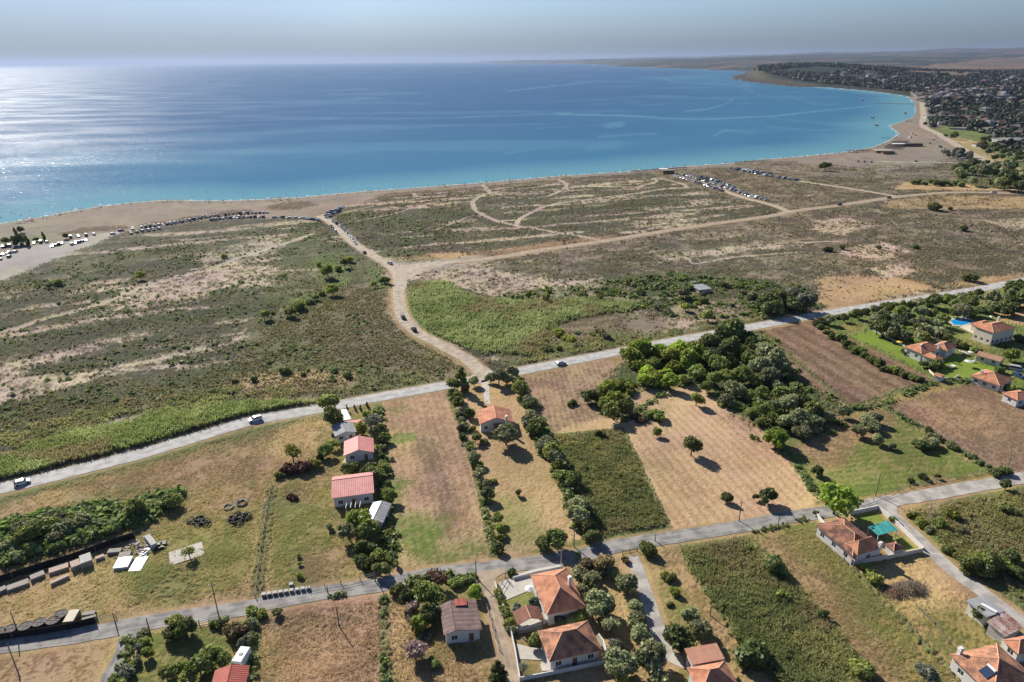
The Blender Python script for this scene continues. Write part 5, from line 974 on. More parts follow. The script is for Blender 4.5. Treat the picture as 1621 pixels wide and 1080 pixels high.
def roofobj(par, w, d, z, rh, kind, axis, m_, inset=None, off=0.0, th=.14, name='roof'):
    """kind gable/hip/mono/flat over w (x) by d (y); ridge along axis"""
    if axis == 'x': hw, hd = w/2, d/2; T = lambda x, y, zz: (x, y, zz)
    else: hw, hd = d/2, w/2; T = lambda x, y, zz: (-y, x, zz)
    if kind == 'flat':
        B = mb(); abox(B, -w/2, w/2, -d/2, d/2, z, z+.22)
        o = done(name, B, m_, par); me = o.data; uvl = me.uv_layers.new(name='UVMap')
        for lp in me.loops: v_ = me.vertices[lp.vertex_index].co; uvl.data[lp.index].uv = (v_.x, v_.y)
        return o
    ins = hd if inset is None and kind == 'hip' else (inset or 0); ins = min(ins, hw)
    if kind == 'mono':
        q = [(-hw,-hd,z),(hw,-hd,z),(hw,hd,z+rh),(-hw,hd,z+rh)]; fs = [[0,1,2,3]]
    else:
        q = [(-hw,-hd,z),(hw,-hd,z),(hw,hd,z),(-hw,hd,z),(-hw+ins,off,z+rh),(hw-ins,off,z+rh)]
        fs = [[0,1,5,4],[2,3,4,5]]
        if kind == 'hip': fs += [[1,2,5],[3,0,4]]
    V = []; Fq = []; UV = []
    for f in fs:
        P_ = [Vector(q[i]) for i in f]; e = (P_[1]-P_[0]).normalized(); nrm = e.cross(P_[-1]-P_[0]).normalized(); up = nrm.cross(e)
        o = len(V); V += [T(*p) for p in P_]+[T(p.x, p.y, p.z-th) for p in P_]; k = len(f)
        Fq.append([o+i for i in range(k)]); UV.append([((p-P_[0]).dot(e), (p-P_[0]).dot(up)) for p in P_])
        Fq.append([o+k+i for i in reversed(range(k))]); UV.append([(0, 0)]*k)
        for i in range(k): j = (i+1) % k; Fq.append([o+i, o+k+i, o+k+j, o+j]); UV.append([(0, 0)]*4)
    me = bpy.data.meshes.new(name); me.from_pydata(V, [], Fq); uvl = me.uv_layers.new(name='UVMap')
    i = 0
    for u_ in UV:
        for t in u_: uvl.data[i].uv = t; i += 1
    me.materials.append(m_); ob = link(bpy.data.objects.new(name, me), par)
    if kind in ('hip', 'gable'):       # ridge and hip caps
        caps = [(q[4], q[5])] if (Vector(q[4])-Vector(q[5])).length > .2 else []
        if kind == 'hip': caps += [(q[0], q[4]), (q[3], q[4]), (q[1], q[5]), (q[2], q[5])]
        parts = []
        for a, b_ in caps:
            a, b_ = Vector(T(*a)), Vector(T(*b_)); dv = (b_-a).normalized(); sx_ = dv.cross(Vector((0, 0, 1))).normalized()*.13; upv = Vector((0, 0, .10))
            P1 = [a-sx_, a+upv, a+sx_, b_-sx_, b_+upv, b_+sx_]; parts.append(([tuple(p) for p in P1], [(0, 1, 4, 3), (1, 2, 5, 4)]))
        v, f = joinvf(parts); npmesh('ridge_cap', v, f, M_ridge if m_ not in (R_pink, R_br, R_grey, R_red) else m_, ob)
    return ob
M_ridge = mat('ridge_tiles', (.56,.30,.20), .85, .15, 2)
def window(par, x, y, z, w, h, ang, name='window', door=False, sh=None):
    """a framed opening set into the wall; ang = direction it faces"""
    B = mb(); t = .07
    for a in ((-w/2, -w/2+t, 0, h), (w/2-t, w/2, 0, h), (-w/2+t, w/2-t, 0, t), (-w/2+t, w/2-t, h-t, h)) + (((-t/2, t/2, t, h-t),) if not door else ()): abox(B, a[0], a[1], -.05, .05, a[2], a[3])
    f = done('door' if door else name, B, M_wood if door else M_frame, par); f.location = (x, y, z); f.rotation_euler = (0, 0, ang+math.pi/2)
    B = mb(); abox(B, -w/2+t, w/2-t, -.02, .02, t, h-t); done('panel' if door else 'pane', B, M_wood if door else M_glass, f); return f
def walls(par, w, d, h, m_, ins=.45, gable=None, rh=0, wins=True, plinth=True, seed=1, dense=3.0, off=0):
    if gable: rh = rh-.06
    """walls with openings; gable = 'x'/'y' raises triangles under the roof"""
    hw, hd = w/2-ins, d/2-ins; B = mb(); rg = random.Random(seed); t = .22; ops = []
    sides = [((-hw,-hd), (hw,-hd), -math.pi/2), ((hw,-hd), (hw,hd), 0), ((hw,hd), (-hw,hd), math.pi/2), ((-hw,hd), (-hw,-hd), math.pi)]
    def put(s, a0, a1, z0, z1):
        (x0, y0), (x1, y1), _ = s; L_ = math.hypot(x1-x0, y1-y0); ux, uy = (x1-x0)/L_, (y1-y0)/L_; nx, ny = -uy*t, ux*t
        p = [(x0+ux*a0, y0+uy*a0), (x0+ux*a1, y0+uy*a1), (x0+ux*a1+nx, y0+uy*a1+ny), (x0+ux*a0+nx, y0+uy*a0+ny)]; aprism(B, p, z0, z1)
    first = True
    for s in sides:
        (x0, y0), (x1, y1), an = s; L_ = math.hypot(x1-x0, y1-y0); n = max(1, int(L_/dense)) if wins else 0; cur = 0; e_ = t+.002 if s in (sides[1], sides[3]) else 0; cur = e_; end = L_-e_
        for k in range(n):
            c_ = L_*(k+.5)/n; dr = first and k == n//2; ww = 1.0 if dr else min(1.3, L_/n*.45); zb = .08 if dr else 1.0; zt = min(h-.25, 2.2)
            if L_ < 2.2: break
            put(s, cur, c_-ww/2, 0, h); put(s, c_-ww/2, c_+ww/2, 0, zb); put(s, c_-ww/2, c_+ww/2, zt, h)
            ux, uy = (x1-x0)/L_, (y1-y0)/L_; ops.append((x0+ux*c_-uy*.1, y0+uy*c_+ux*.1, zb, ww, zt-zb, an, dr)); cur = c_+ww/2
            if dr: first = False
        put(s, cur, end, 0, h)
    if gable:
        o = len(B[0])
        if gable == 'y':
            for yy, sg in ((-hd, 1), (hd, -1)):
                k = len(B[0]); B[0] += [(-hw, yy, h), (hw, yy, h), (-off, yy, h+rh*(1-ins/(w/2))), (-hw, yy+sg*t, h), (hw, yy+sg*t, h), (-off, yy+sg*t, h+rh*(1-ins/(w/2)))]
                B[1] += [(k,k+1,k+2),(k+3,k+5,k+4),(k,k+2,k+5,k+3),(k+1,k+4,k+5,k+2)]; B[2] += [0]*4
        else:
            for xx, sg in ((-hw, 1), (hw, -1)):
                k = len(B[0]); B[0] += [(xx, -hd, h), (xx, hd, h), (xx, off, h+rh*(1-ins/(d/2))), (xx+sg*t, -hd, h), (xx+sg*t, hd, h), (xx+sg*t, off, h+rh*(1-ins/(d/2)))]
                B[1] += [(k,k+1,k+2),(k+3,k+5,k+4),(k,k+2,k+5,k+3),(k+1,k+4,k+5,k+2)]; B[2] += [0]*4
    wo = done('wall', B, m_, par)
    for x, y, z, ww, hh, an, dr in ops: window(par, x, y, z, ww, hh, an, door=dr)
    if plinth: B = mb(); abox(B, -hw-.12, hw+.12, -hd-.12, hd+.12, -.3, .06); done('plinth', B, M_grey, par)
    return wo
def chimney(par, x, y, z0, z1, s=.35, m_=None):
    B = mb(); abox(B, x-s, x+s, y-s, y+s, z0, z1); abox(B, x-s-.1, x+s+.1, y-s-.1, y+s+.1, z1, z1+.12); abox(B, x-s+.05, x-s+.15, y-s+.05, y+s-.05, z1+.12, z1+.4); abox(B, x+s-.15, x+s-.05, y-s+.05, y+s-.05, z1+.12, z1+.4)
    abox(B, x-s, x+s, y-s, y+s, z1+.4, z1+.48); return done('chimney', B, m_ or M_white, par)
def locof(e, px, py, z):
    g = G(px, py, z)-e.location; c_, s_ = math.cos(-e.rotation_euler.z), math.sin(-e.rotation_euler.z); return g.x*c_-g.y*s_, g.x*s_+g.y*c_
def solar(roof_par, x, y, z, tilt=.5, rz=0, tank=True):
    B = mb(); abox(B, -.95, .95, -1.0, 1.0, 0, .08); o = done('solar_panel', B, M_solar, roof_par); o.location = (x, y, z); o.rotation_euler = (tilt, 0, rz)
    if tank:
        v, f = tube([(-.9, 1.15, .25), (.9, 1.15, .25)], [.28, .28], 10); v = [(q[0], 1.15+math.cos(i*.628)*.28, .3+math.sin(i*.628)*.28) for i, q in [(i, v[i]) for i in range(20)]]; v = [(-.9 if i < 10 else .9, 1.15+math.cos(i*.628)*.28, .3+math.sin(i*.628)*.28) for i in range(20)]
        f = f+[(0,1,2,3),(10,11,12,13)]; npmesh('water_tank', np.array(v), np.array(f), M_white, o)
M_solar = mat('solar_glass', (.03,.05,.09), .12, .1, 2, 0, 0, .7)
def house(name, label, A, B_, C_, z, rh, kind='hip', axis=None, roofm=R_or, wallm=M_wall, inset=None, chim=None, group=None, cat='house', ins=.45, wins=True, off=0, seed=1, over=None, dense=3.0):
    cen, an, w, d = pxrect(A, B_, C_, z); e = empty(name, (cen.x, cen.y, 0), an); tag(e, label, cat, group); axis = axis or ('x' if w > d else 'y')
    rf = roofobj(e, w, d, z, rh, kind, axis, roofm, inset, off)
    walls(e, w, d, z-.02 if kind != 'flat' else z-.003, wallm, ins, axis if kind == 'gable' else None, rh, wins, True, seed, dense, off)
    if chim:
        for cx_, cy_, zt in chim: x, y = locof(e, cx_, cy_, zt); chimney(rf, x, y, z+.2, zt)
    return e, rf, w, d
def posts(par, w, d, z, n=(3, 3), s=.09, m_=None, ins=.25):
    for sx_ in (-1, 1):
        for k in range(n[0]):
            y = -d/2+ins+(d-2*ins)*k/max(1, n[0]-1); B = mb(); abox(B, sx_*(w/2-ins)-s, sx_*(w/2-ins)+s, y-s, y+s, 0, z-.02); done('post', B, m_ or M_wood, par)
# --- west cluster
e, rf, w, d = house('house', 'low house with weathered grey roof beside the coast road', (530,691), (565,684), (568,666), 2.9, .9, 'gable', 'y', R_grey)
def canopy(name, label, P, z, m_, group=None, th=.08, postm=None, cat='canopy', tilt=0):
    W_ = [G(*p, z) for p in P]; c0_ = sum(W_, Vector())/len(W_); e = empty(name, (c0_.x, c0_.y, 0)); tag(e, label, cat, group); L_ = [((q-c0_).x, (q-c0_).y) for q in W_]
    if sum(L_[i][0]*L_[(i+1) % len(L_)][1]-L_[(i+1) % len(L_)][0]*L_[i][1] for i in range(len(L_))) < 0: L_ = L_[::-1]
    B = mb(); aprism(B, L_, z, z+th); o = done('roof', B, m_, e); me = o.data; uvl = me.uv_layers.new(name='UVMap')
    for lp in me.loops: v_ = me.vertices[lp.vertex_index].co; uvl.data[lp.index].uv = (v_.x, v_.y)
    for x, y in L_: B = mb(); abox(B, x*.93-.06, x*.93+.06, y*.93-.06, y*.93+.06, 0, z); done('post', B, postm or M_metal, e)
    return e
canopy('carport', 'pale white carport roof between the grey roofed house and the road', [(540,648),(549,648.5),(556,664),(541,666.5)], 2.7, M_frame)
canopy('porch', 'narrow pink sheet porch at the back of the grey roofed house', [(546,667),(573,664),(568,669),(545,669.5)], 2.6, R_pink)
house('house', 'small white house with faded pink gable roof left of the bare plot', (543.9,721.7), (592.2,716.1), (588.9,693.9), 2.8, 1.5, 'gable', 'y', R_pink)
e, rf, w, d = house('barn', 'white barn with large faded pink sheet roof left of the bare plot', (525,789), (592.2,780), (590.6,746.7), 3.6, 1.2, 'gable', 'x', R_pink, cat='barn', off=1.6)
e, rf, w, d = house('shed', 'narrow shed with half white and half grey roof below the barn', (575,826), (606,828), (604.5,796), 2.5, .7, 'gable', 'y', R_grey, cat='shed')
B = mb(); abox(B, -w/2+.06, -.1, -d/2+.1, d/2-.1, 0, .03); o = done('white_sheet', B, M_white, rf); o.location = (0, 0, 2.56); o.rotation_euler = (0, 0, 0)
o.rotation_euler = (0, -math.atan2(.7, w/2), 0); o.location = (0, 0, 3.22)
g = G(561, 808); e = empty('pergola', (g.x, g.y, 0), .1); tag(e, 'bare white beam pergola left of the half white shed', 'pergola')
for k in range(4): B = mb(); abox(B, -1.8+k*1.2-.06, -1.8+k*1.2+.06, -2.2, 2.2, 2.4, 2.52); done('beam', B, M_frame, e)
for x_ in (-1.8, 1.8):
    for y_ in (-2, 2): B = mb(); abox(B, x_-.06, x_+.06, y_-.06, y_+.06, 0, 2.4); done('post', B, M_frame, e)
def simplebox(name, label, px, py, sx_, sy_, sz_, ang, m_, group=None, cat=None, lid=None, feet=True, z=0):
    g = G(px, py, sz_/2); e = empty(name, (g.x, g.y, z), ang); tag(e, label, cat or name.replace('_', ' '), group)
    B = mb(); abox(B, -sx_/2, sx_/2, -sy_/2, sy_/2, .12 if feet else 0, sz_); done('body', B, m_, e, .03)
    B = mb(); abox(B, -sx_/2-.05, sx_/2+.05, -sy_/2-.05, sy_/2+.05, sz_+.003, sz_+.08); done('lid', B, lid or m_, e, .02)
    if feet:
        B = mb()
        for x_ in (-1, 1): abox(B, x_*sx_*.35-.06, x_*sx_*.35+.06, -sy_/2+.05, sy_/2-.05, 0, .118)
        done('skid', B, M_greyw, e)
    return e
simplebox('storage_box', 'tall pale storage box at the end of the half white shed', 601.5, 832, 1.1, 1.4, 1.5, .1, M_white); simplebox('storage_box', 'lower grey storage box beside the tall pale one', 595, 838, 1.0, .8, .9, .1, M_metal)
house('house', 'white gabled house with orange tiled roof and tall chimney', (758.9,671.7), (812.5,668), (804.5,647.8), 3.3, 2.0, 'gable', 'y', R_or, chim=[(801.7,660,5.6)])
e, rf, w, d = house('porch', 'dark tiled porch roof on the front of the gabled house', (784,680), (806,677), (802,667), 2.4, .9, 'mono', 'x', R_dk, wins=False, cat='porch')
e, rf, w, d = house('house', 'house with patched brown sheet roof left of the narrow lane', (702.4,1006.3), (763.3,996.6), (757,949), 3.2, .9, 'gable', 'y', R_br, off=1.6, ins=.5)
B = mb(); abox(B, -1.3, 1.3, -1, 1, 0, .04); o = done('red_patch', B, R_red, rf); x, y = locof(e, 729, 954, 3.9); o.location = (x, y, 4.02); o.rotation_euler = (0, .1, 0); uvl = o.data.uv_layers.new(name='UVMap')
house('house', 'big house with clean orange hip roof and white chimney', (865.7,973.5), (927.8,960.5), (900,898.5), 3.4, 2.5, 'hip', 'y', R_or, chim=[(902,915,6.4)])
house('house', 'house with mottled weathered orange hip roof at the bottom centre', (869.4,1047.6), (952.8,1029), (933.3,981.5), 3.2, 2.6, 'hip', 'x', R_old)
cen, an, w, d = pxrect((819.4,989.3), (861,980), (852.8,959.6), 2.7); e = empty('gazebo', (cen.x, cen.y, 0), an); tag(e, 'open garden gazebo with small brown red tiled gable roof', 'gazebo')
roofobj(e, w, d, 2.7, 1.1, 'gable', 'y', R_dk); posts(e, w, d, 2.7, (3, 3), .1); B = mb(); abox(B, -w/2+.1, w/2-.1, -d/2+.1, d/2-.1, .02, .14); done('floor_slab', B, M_pave, e)
e, rf, w, d = house('outbuilding', 'outbuilding with flat plain terracotta roof beside the driveway end', (1095.5,1052.5), (1147.3,1043), (1129.5,1021.5), 3.6, .5, 'mono', 'x', R_ter, cat='outbuilding')
house('house', 'house with orange hip roof cut by the bottom edge, below the flat terracotta roof', (1110,1100), (1172,1088), (1137.7,1048), 3.3, 2.2, 'hip', None, R_or)
house('house', 'house with red sheet gable roof cut by the bottom edge', (328,1108), (386,1099), (383.7,1055), 3.2, 1.0, 'gable', 'y', R_red, chim=None)
canopy('lean_to', 'narrow red lean-to along the right wall of the red roofed house', [(384.5,1058),(393,1058),(393,1100),(386,1100)], 2.5, R_red)
# caravan
g = G(383, 1043, 1.2); e = empty('caravan', (g.x, g.y, 0), math.radians(-8)); tag(e, 'white caravan parked behind the red sheet roof', 'caravan')
B = mb(); abox(B, -1.1, 1.1, -2.0, 2.0, .5, 2.5); done('body', B, M_white, e, .15); B = mb(); abox(B, -.35, .35, -.3, .3, 2.503, 2.62); done('roof_hatch', B, M_metal, e); B = mb(); abox(B, -.8, .8, -2.03, -1.99, 1.3, 2.0); done('window', B, M_glass, e)
for sx_ in (-1, 1): v, f = tube([(0, 0, 0), (.2, 0, 0)], [.33, .33], 10); v = [(sx_*1.0+(-.1 if i < 10 else .1), math.cos(i*.628)*.33, .33+math.sin(i*.628)*.33) for i in range(20)]; npmesh('wheel', np.array(v), np.array(f), M_black, e)
# walled house
WH = house('house', 'walled house with long dark mottled tiled roof at the road junction', (1350,880), (1397.5,866.5), (1350.5,815), 3.3, 2.0, 'hip', 'y', R_mot, chim=[(1394,861,5.0)])[0]
canopy('awning', 'small terracotta awning at the lower left corner of the walled house', [(1340,863),(1357,878),(1353,889),(1338,874)], 2.3, R_ter)
canopy('shade_canopy', 'large teal shade canopy in the walled garden', [(1374,834),(1404.8,824.4),(1422,839.5),(1390,848)], 2.7, R_teal, postm=M_white)
house('garden_shed', 'little garden shed with reddish hip roof beside the walled house', (1415,873), (1432.7,868.5), (1422,856), 2.1, .7, 'hip', None, R_dk, cat='shed', wins=False, ins=.2)
e, rf, w, d = house('warehouse', 'low white building with flat grey roof beside the concrete lane', (1561.7,978), (1590.8,969), (1552,944.6), 3.0, .3, 'flat', None, R_grey, cat='building')
B = mb(); abox(B, -.4, .4, -1.8, 1.2, 0, .3); o = done('skylight', B, M_white, rf); x, y = locof(e, 1563, 962, 3.3); o.location = (x, y, 3.225); o.rotation_euler = (0, 0, .3)
house('shed', 'open shed with rusty striped corrugated roof', (1592,1007.8), (1622,992.5), (1593,969.6), 2.7, .4, 'mono', 'x', R_rust, wallm=M_grey, cat='shed', wins=False)
e, rf, w, d = house('house', 'house with bright orange hip roof and solar water heater in the lower right corner', (1573,1104), (1652,1084), (1586,1017), 3.4, 2.8, 'hip', 'y', R_old, chim=[(1521,1028,5.0)], dense=4)
x, y = locof(e, 1563, 1062, 5.0); sl2 = math.atan2(2.8, w/2); solar(rf, x, y, 3.4+2.8*(x+w/2)/(w/2)+.12, sl2, -math.pi/2)
house('house', 'orange roofed house at the right edge beyond the rusty shed', (1612,1036), (1655,1028), (1640,1003), 3.0, 1.5, 'hip', None, R_or)
simplebox('water_tank', 'white roof tank box between the rusty shed and the corner house', 1594, 1022, 1.4, 1.4, 1.6, .4, M_white)
# villas
VG = 'villas near the coast road'
e, rf, w, d = house('villa', 'white villa with joined orange hip roofs and bright lawn, left of the villas', (1459,560), (1494,552), (1473.5,539), 3.6, 1.7, 'hip', None, R_or, chim=[(1487,545,5.8)])
x, y = locof(e, 1462, 551, 4.2); solar(rf, x, y, 4.5, .5, .5)
def wing(e, A, B_, C_, z, rh, kind, rm, wm=M_wall):
    cen, an, w, d = pxrect(A, B_, C_, z); q = empty('wing', ((cen-e.location).x, (cen-e.location).y, 0), 0); bpy.data.objects.remove(q)
    c_, s_ = math.cos(-e.rotation_euler.z), math.sin(-e.rotation_euler.z); v = cen-e.location; lx, ly = v.x*c_-v.y*s_, v.x*s_+v.y*c_; ra = an-e.rotation_euler.z
    rf = roofobj(e, w, d, z, rh, kind, 'x' if w > d else 'y', rm); rf.location = (lx, ly, 0); rf.rotation_euler = (0, 0, ra)
    B = mb(); abox(B, -w/2+.45, w/2-.45, -d/2+.45, d/2-.45, 0, z-.02); o = done('wing_wall', B, wm, e); o.location = (lx, ly, 0); o.rotation_euler = (0, 0, ra)
    window(o, 0, -d/2+.43, 1, 1.2, 1.2, -math.pi/2); window(o, w/2-.43, 0, 1, 1.2, 1.2, 0); return rf
wing(e, (1483,571), (1496,567), (1485,554), 3.2, 1.0, 'hip', R_or); wing(e, (1500,556), (1516,547), (1494,538), 3.4, 1.6, 'hip', R_or)
e, rf, w, d = house('villa', 'large two storey villa with orange roof beside the swimming pool', (1573,527), (1610,519), (1594,505), 6.0, 1.8, 'hip', None, R_or, wallm=M_cream, chim=[(1581,503,8.2)], dense=2.6)
wing(e, (1557,519), (1578,514), (1566,505), 3.4, 1.3, 'hip', R_or, M_cream); x, y = locof(e, 1570, 510, 5); solar(rf, x, y, 6.6, .5, 1)
house('cottage', 'long white cottage with brown tiled roof between the villas', (1584,573), (1592,567.5), (1562,551), 2.6, 1.0, 'gable', 'y', R_tan)
house('house', 'house with large orange roof at the corner of the brown field', (1583,611), (1606,600), (1572,579), 3.0, 2.2, 'hip', 'y', R_or, chim=[(1555,588,4.8)])
house('house', 'small white house with orange roof at the right edge above the brown field', (1611,634), (1640,629), (1632,614), 3.0, 1.2, 'hip', None, R_or)
house('garden_shed', 'tiny terracotta roofed shed at the lower corner of the villa lawn', (1490,598), (1497,595), (1489,589), 2.2, .6, 'gable', 'y', R_or, cat='shed', wins=False, ins=.2)
simplebox('garden_shelter', 'small terracotta roofed shelter in the trees near the coast road', 1434, 500, 4, 3, 2.3, .3, M_cream, lid=R_ter, feet=False, cat='shelter')
house('gazebo', 'dark tiled pool house behind the swimming pool', (1527,495), (1539,493), (1537,489), 2.6, 1.0, 'hip', None, R_dk, cat='pool house', wins=False)
wing(WH, (1357,879), (1400,866), (1385,847), 3.5, 2.1, 'hip', R_or)
# pool
def flatpoly(name, P, z0, z1, m_, parent=None, kind=None, label=None, cat=None):
    L_ = [tuple(G(*p).xy) for p in P]
    if sum(L_[i][0]*L_[(i+1) % len(L_)][1]-L_[(i+1) % len(L_)][0]*L_[i][1] for i in range(len(L_))) < 0: L_ = L_[::-1]
    B = mb(); aprism(B, L_, z0, z1); return tag(done(name, B, m_, parent), label, cat, None, kind)
M_pool = mat('pool_water', (.02,.28,.62), .08, .08, 2, .3, 0, .6); M_red = mat('faded_red', (.45,.1,.07), .7)
PL = [(1504.6,508.8),(1511,505.5),(1520,503.6),(1533,505.5),(1540,510),(1530,513.5),(1522.7,515.6),(1510,514.8)]
cxp = sum(p[0] for p in PL)/8; cyp = sum(p[1] for p in PL)/8
e = empty('swimming_pool', (0, 0, 0)); tag(e, 'blue kidney shaped swimming pool beside the two storey villa', 'swimming pool')
flatpoly('coping', [(cxp+(a-cxp)*1.2, cyp+(b_-cyp)*1.25) for a, b_ in PL], .0, .16, M_cream_pave, e); flatpoly('water', PL, .05, .185, M_pool, e)
flatpoly('terrace', [(1519,518.5),(1536,514),(1577,536),(1568,541.5)], .02, .2, M_cream_pave, kind='structure'); flatpoly('terrace', [(1502,503),(1520,499),(1506,504),(1496,508),(1488,505)], .02, .09, M_cream_pave, kind='structure')
flatpoly('patio', [(786,937),(790,922),(840,905),(846,915),(855,933),(848,931),(800,951)], .02, .10, M_pave, kind='structure'); flatpoly('patio', [(846,925),(854,930),(872,975),(864,978)], .02, .115, M_pave, kind='structure')
flatpoly('patio', [(812,1018),(838,1025),(858,1028),(866,1046),(822,1044)], .02, .10, M_pave, kind='structure'); flatpoly('patio', [(862,1040),(870,1062),(858,1063),(855,1052)], .02, .115, M_pave, kind='structure')
flatpoly('paved_verge', [(812,912),(840,903),(888,893),(888,899),(846,909),(818,916)], .02, .12, M_conc_f, kind='structure')
flatpoly('garden_path', [(1516,555),(1540,568),(1562,578),(1572,573),(1568,570),(1560,573),(1520,553)], .02, .09, M_pave, kind='structure'); flatpoly('garden_path', [(1378,520),(1384,518),(1440,549),(1434,551)], .02, .1, M_pave, kind='structure'); flatpoly('garden_path', [(1440,508),(1475,515),(1475,518),(1440,511)], .02, .1, M_cream_pave, kind='structure')
flatpoly('driveway', [(761,601),(773.5,601),(776,640),(768.5,640)], .02, .075, M_conc_f, kind='structure'); flatpoly('patio', [(556,714),(562,728),(545,737),(540,722),(538,712)], .02, .08, M_pave, kind='structure')
flatpoly('concrete_slab', [(267,875.6),(319.6,858.6),(324,878.7),(270,896.4)], 0, .18, M_conc_f, kind=None, label='bare rectangular concrete slab in the storage yard', cat='slab')
flatpoly('driveway', [(1056,1046),(1068,1032),(1080,1040),(1085,1060),(1062,1050)], .02, .08, M_pave, kind='structure')
# garden walls and fences
def wallrun(name, label, P, h, t, m_, posts_=0, cap=None, cat='wall', z0=0):
    W_ = [G(*p) for p in P]; e = empty(name, tuple(W_[0])); tag(e, label, cat); B = mb(); o0 = W_[0]
    for i, (a, b_) in enumerate(zip(W_[:-1], W_[1:])):
        dv = (b_-a).normalized(); nv = Vector((-dv.y, dv.x, 0))*t/2; dv = dv*(t/2 if i else 0); a = a-o0+dv*0; b2 = b_-o0; aprism(B, [tuple((a-nv).xy), tuple((b2-nv).xy), tuple((b2+nv).xy), tuple((a+nv).xy)], z0, h+i*.004)
    done('panel' if posts_ else 'wall_body', B, m_, e)
    if posts_:
        for a, b_ in zip(W_[:-1], W_[1:]):
            n = max(1, int((b_-a).length/posts_))
            for k in range(n+1):
                q = a+(b_-a)*k/n-o0; B = mb(); abox(B, q.x-.06, q.x+.06, q.y-.06, q.y+.06, 0, h+.15); done('post', B, cap or M_greyw, e)
    return e
wallrun('garden_wall', 'low white wall along the left and front of the walled house plot', [(1345,815.5),(1389,806.5)], 1.3, .25, M_wall); wallrun('garden_wall', 'low white wall on the lane side of the walled garden', [(1390,807),(1424,836),(1461,872)], 1.2, .22, M_wall)
wallrun('garden_wall', 'grey rear wall of the walled house plot', [(1460,874),(1412,884),(1360,893)], 1.3, .22, M_cream); wallrun('garden_wall', 'long pale wall on the field side of the walled house', [(1291,816),(1318,850),(1352,889)], 1.1, .22, M_wall)
wallrun('garden_wall', 'white wall along the lane below the gazebo', [(783,925),(805,985),(815,1030),(823,1078)], 1.0, .2, M_wall); wallrun('garden_wall', 'white wall between the two orange hip roofed houses', [(807,1003),(840,995),(868,985)], 1.1, .2, M_wall); wallrun('garden_wall', 'white wall along the front of the mottled roof house', [(824,1078),(880,1067),(962,1050)], 1.0, .2, M_wall); wallrun('garden_wall', 'white side wall right of the mottled roof house', [(947,1012),(955,1024),(962,1048)], 1.6, .25, M_wall)
wallrun('garden_wall', 'low white road wall of the big clean orange roofed house', [(812,918),(850,908),(890,900)], .8, .2, M_wall)
wallrun('garden_wall', 'pale wall around the corner of the villa lawn', [(1470,588),(1484,602),(1510,601),(1518,596)], .9, .2, M_cream); wallrun('garden_wall', 'white wall running behind the pool garden', [(1512,481),(1540,489),(1570,497)], 1.2, .2, M_wall); wallrun('garden_wall', 'pale wall below the house at the corner of the brown field', [(1545,598),(1585,622),(1625,645)], 1.1, .2, M_cream); wallrun('garden_wall', 'white garden wall stub beside the bright lawn', [(1376,521),(1400,533),(1437,553)], .9, .2, M_wall)
wallrun('garden_wall', 'short white wall at the row of trees right of the gabled house', [(829,672),(836,684),(838,690)], 1.2, .25, M_wall)
M_net = mat('black_netting', (.016,.016,.018), .9, .2, 4)
wallrun('netting_fence', 'long black netting fence behind the row of stored crates', [(-20,929),(60,903),(120,885),(182,862),(214,852)], 1.9, .06, M_net, 4, cat='fence'); wallrun('netting_fence', 'black netting fence along the lower road beside the round tanks', [(-20,1016),(60,1005),(110,997),(153,986)], 1.7, .06, M_net, 4, cat='fence')
def railfence(label, P, h, sp, group=None, rails=2, m_=None, name='post_fence'):
    W_ = [G(*p) for p in P]; e = empty(name, tuple(W_[0])); tag(e, label, 'fence', group); o0 = W_[0]; m_ = m_ or M_greyw
    for a, b_ in zip(W_[:-1], W_[1:]):
        n = max(1, int((b_-a).length/sp)); dv = (b_-a).normalized(); nv = Vector((-dv.y, dv.x, 0))*.03
        for k in range(n+1): q = a+(b_-a)*k/n-o0; B = mb(); abox(B, q.x-.06, q.x+.06, q.y-.06, q.y+.06, 0, h); done('post', B, m_, e)
        B = mb()
        for r_ in range(rails): zz = h*(.92-.42*r_); aprism(B, [tuple((a-o0-nv).xy), tuple((b_-o0-nv).xy), tuple((b_-o0+nv).xy), tuple((a-o0+nv).xy)], zz-.04, zz+.02)
        done('rail', B, m_, e)
railfence('dark post fence dividing the storage yard from the meadow', [(404,946),(413,870),(424,800),(430,768)], 1.3, 3, rails=3); railfence('wire fence along the lower road below the meadow', [(488,934),(540,926),(600,912)], 1.3, 3.2); railfence('fence on the left side of the narrow lane', [(756,925),(770,960),(790,1030)], 1.1, 3)
railfence('low fence around the small front lawn at the coast road', [(549,651),(565,648),(582,643)], 1.0, 2.5); railfence('pole gate beside the crates at the lower road', [(155,982),(184,978)], 1.1, 2.2, name='gate'); railfence('white iron gate with crossbars below the tall trees', [(300,993),(316,990),(331,987)], 1.5, 2.4, m_=M_frame, rails=3, name='gate')
railfence('fence along the road edge of the mown field', [(1362,800),(1440,772),(1560,748)], 1.1, 4); railfence('driveway gate at the top of the concrete driveway', [(985,878),(1009,873)], 1.2, 2, rails=3, name='gate', m_=M_black); railfence('open iron gate at the paved yard of the big orange roofed house', [(789,934),(800,915),(804,922)], 1.6, 2, rails=3, name='gate', m_=M_greyw)
railfence('fence line under the dry plot at the corner house', [(1450,960),(1480,990),(1500,1018)], .9, 3); railfence('white railing on the lane side of the walled house', [(1412,824),(1440,851)], 1.9, 2.2, rails=3, m_=M_frame)
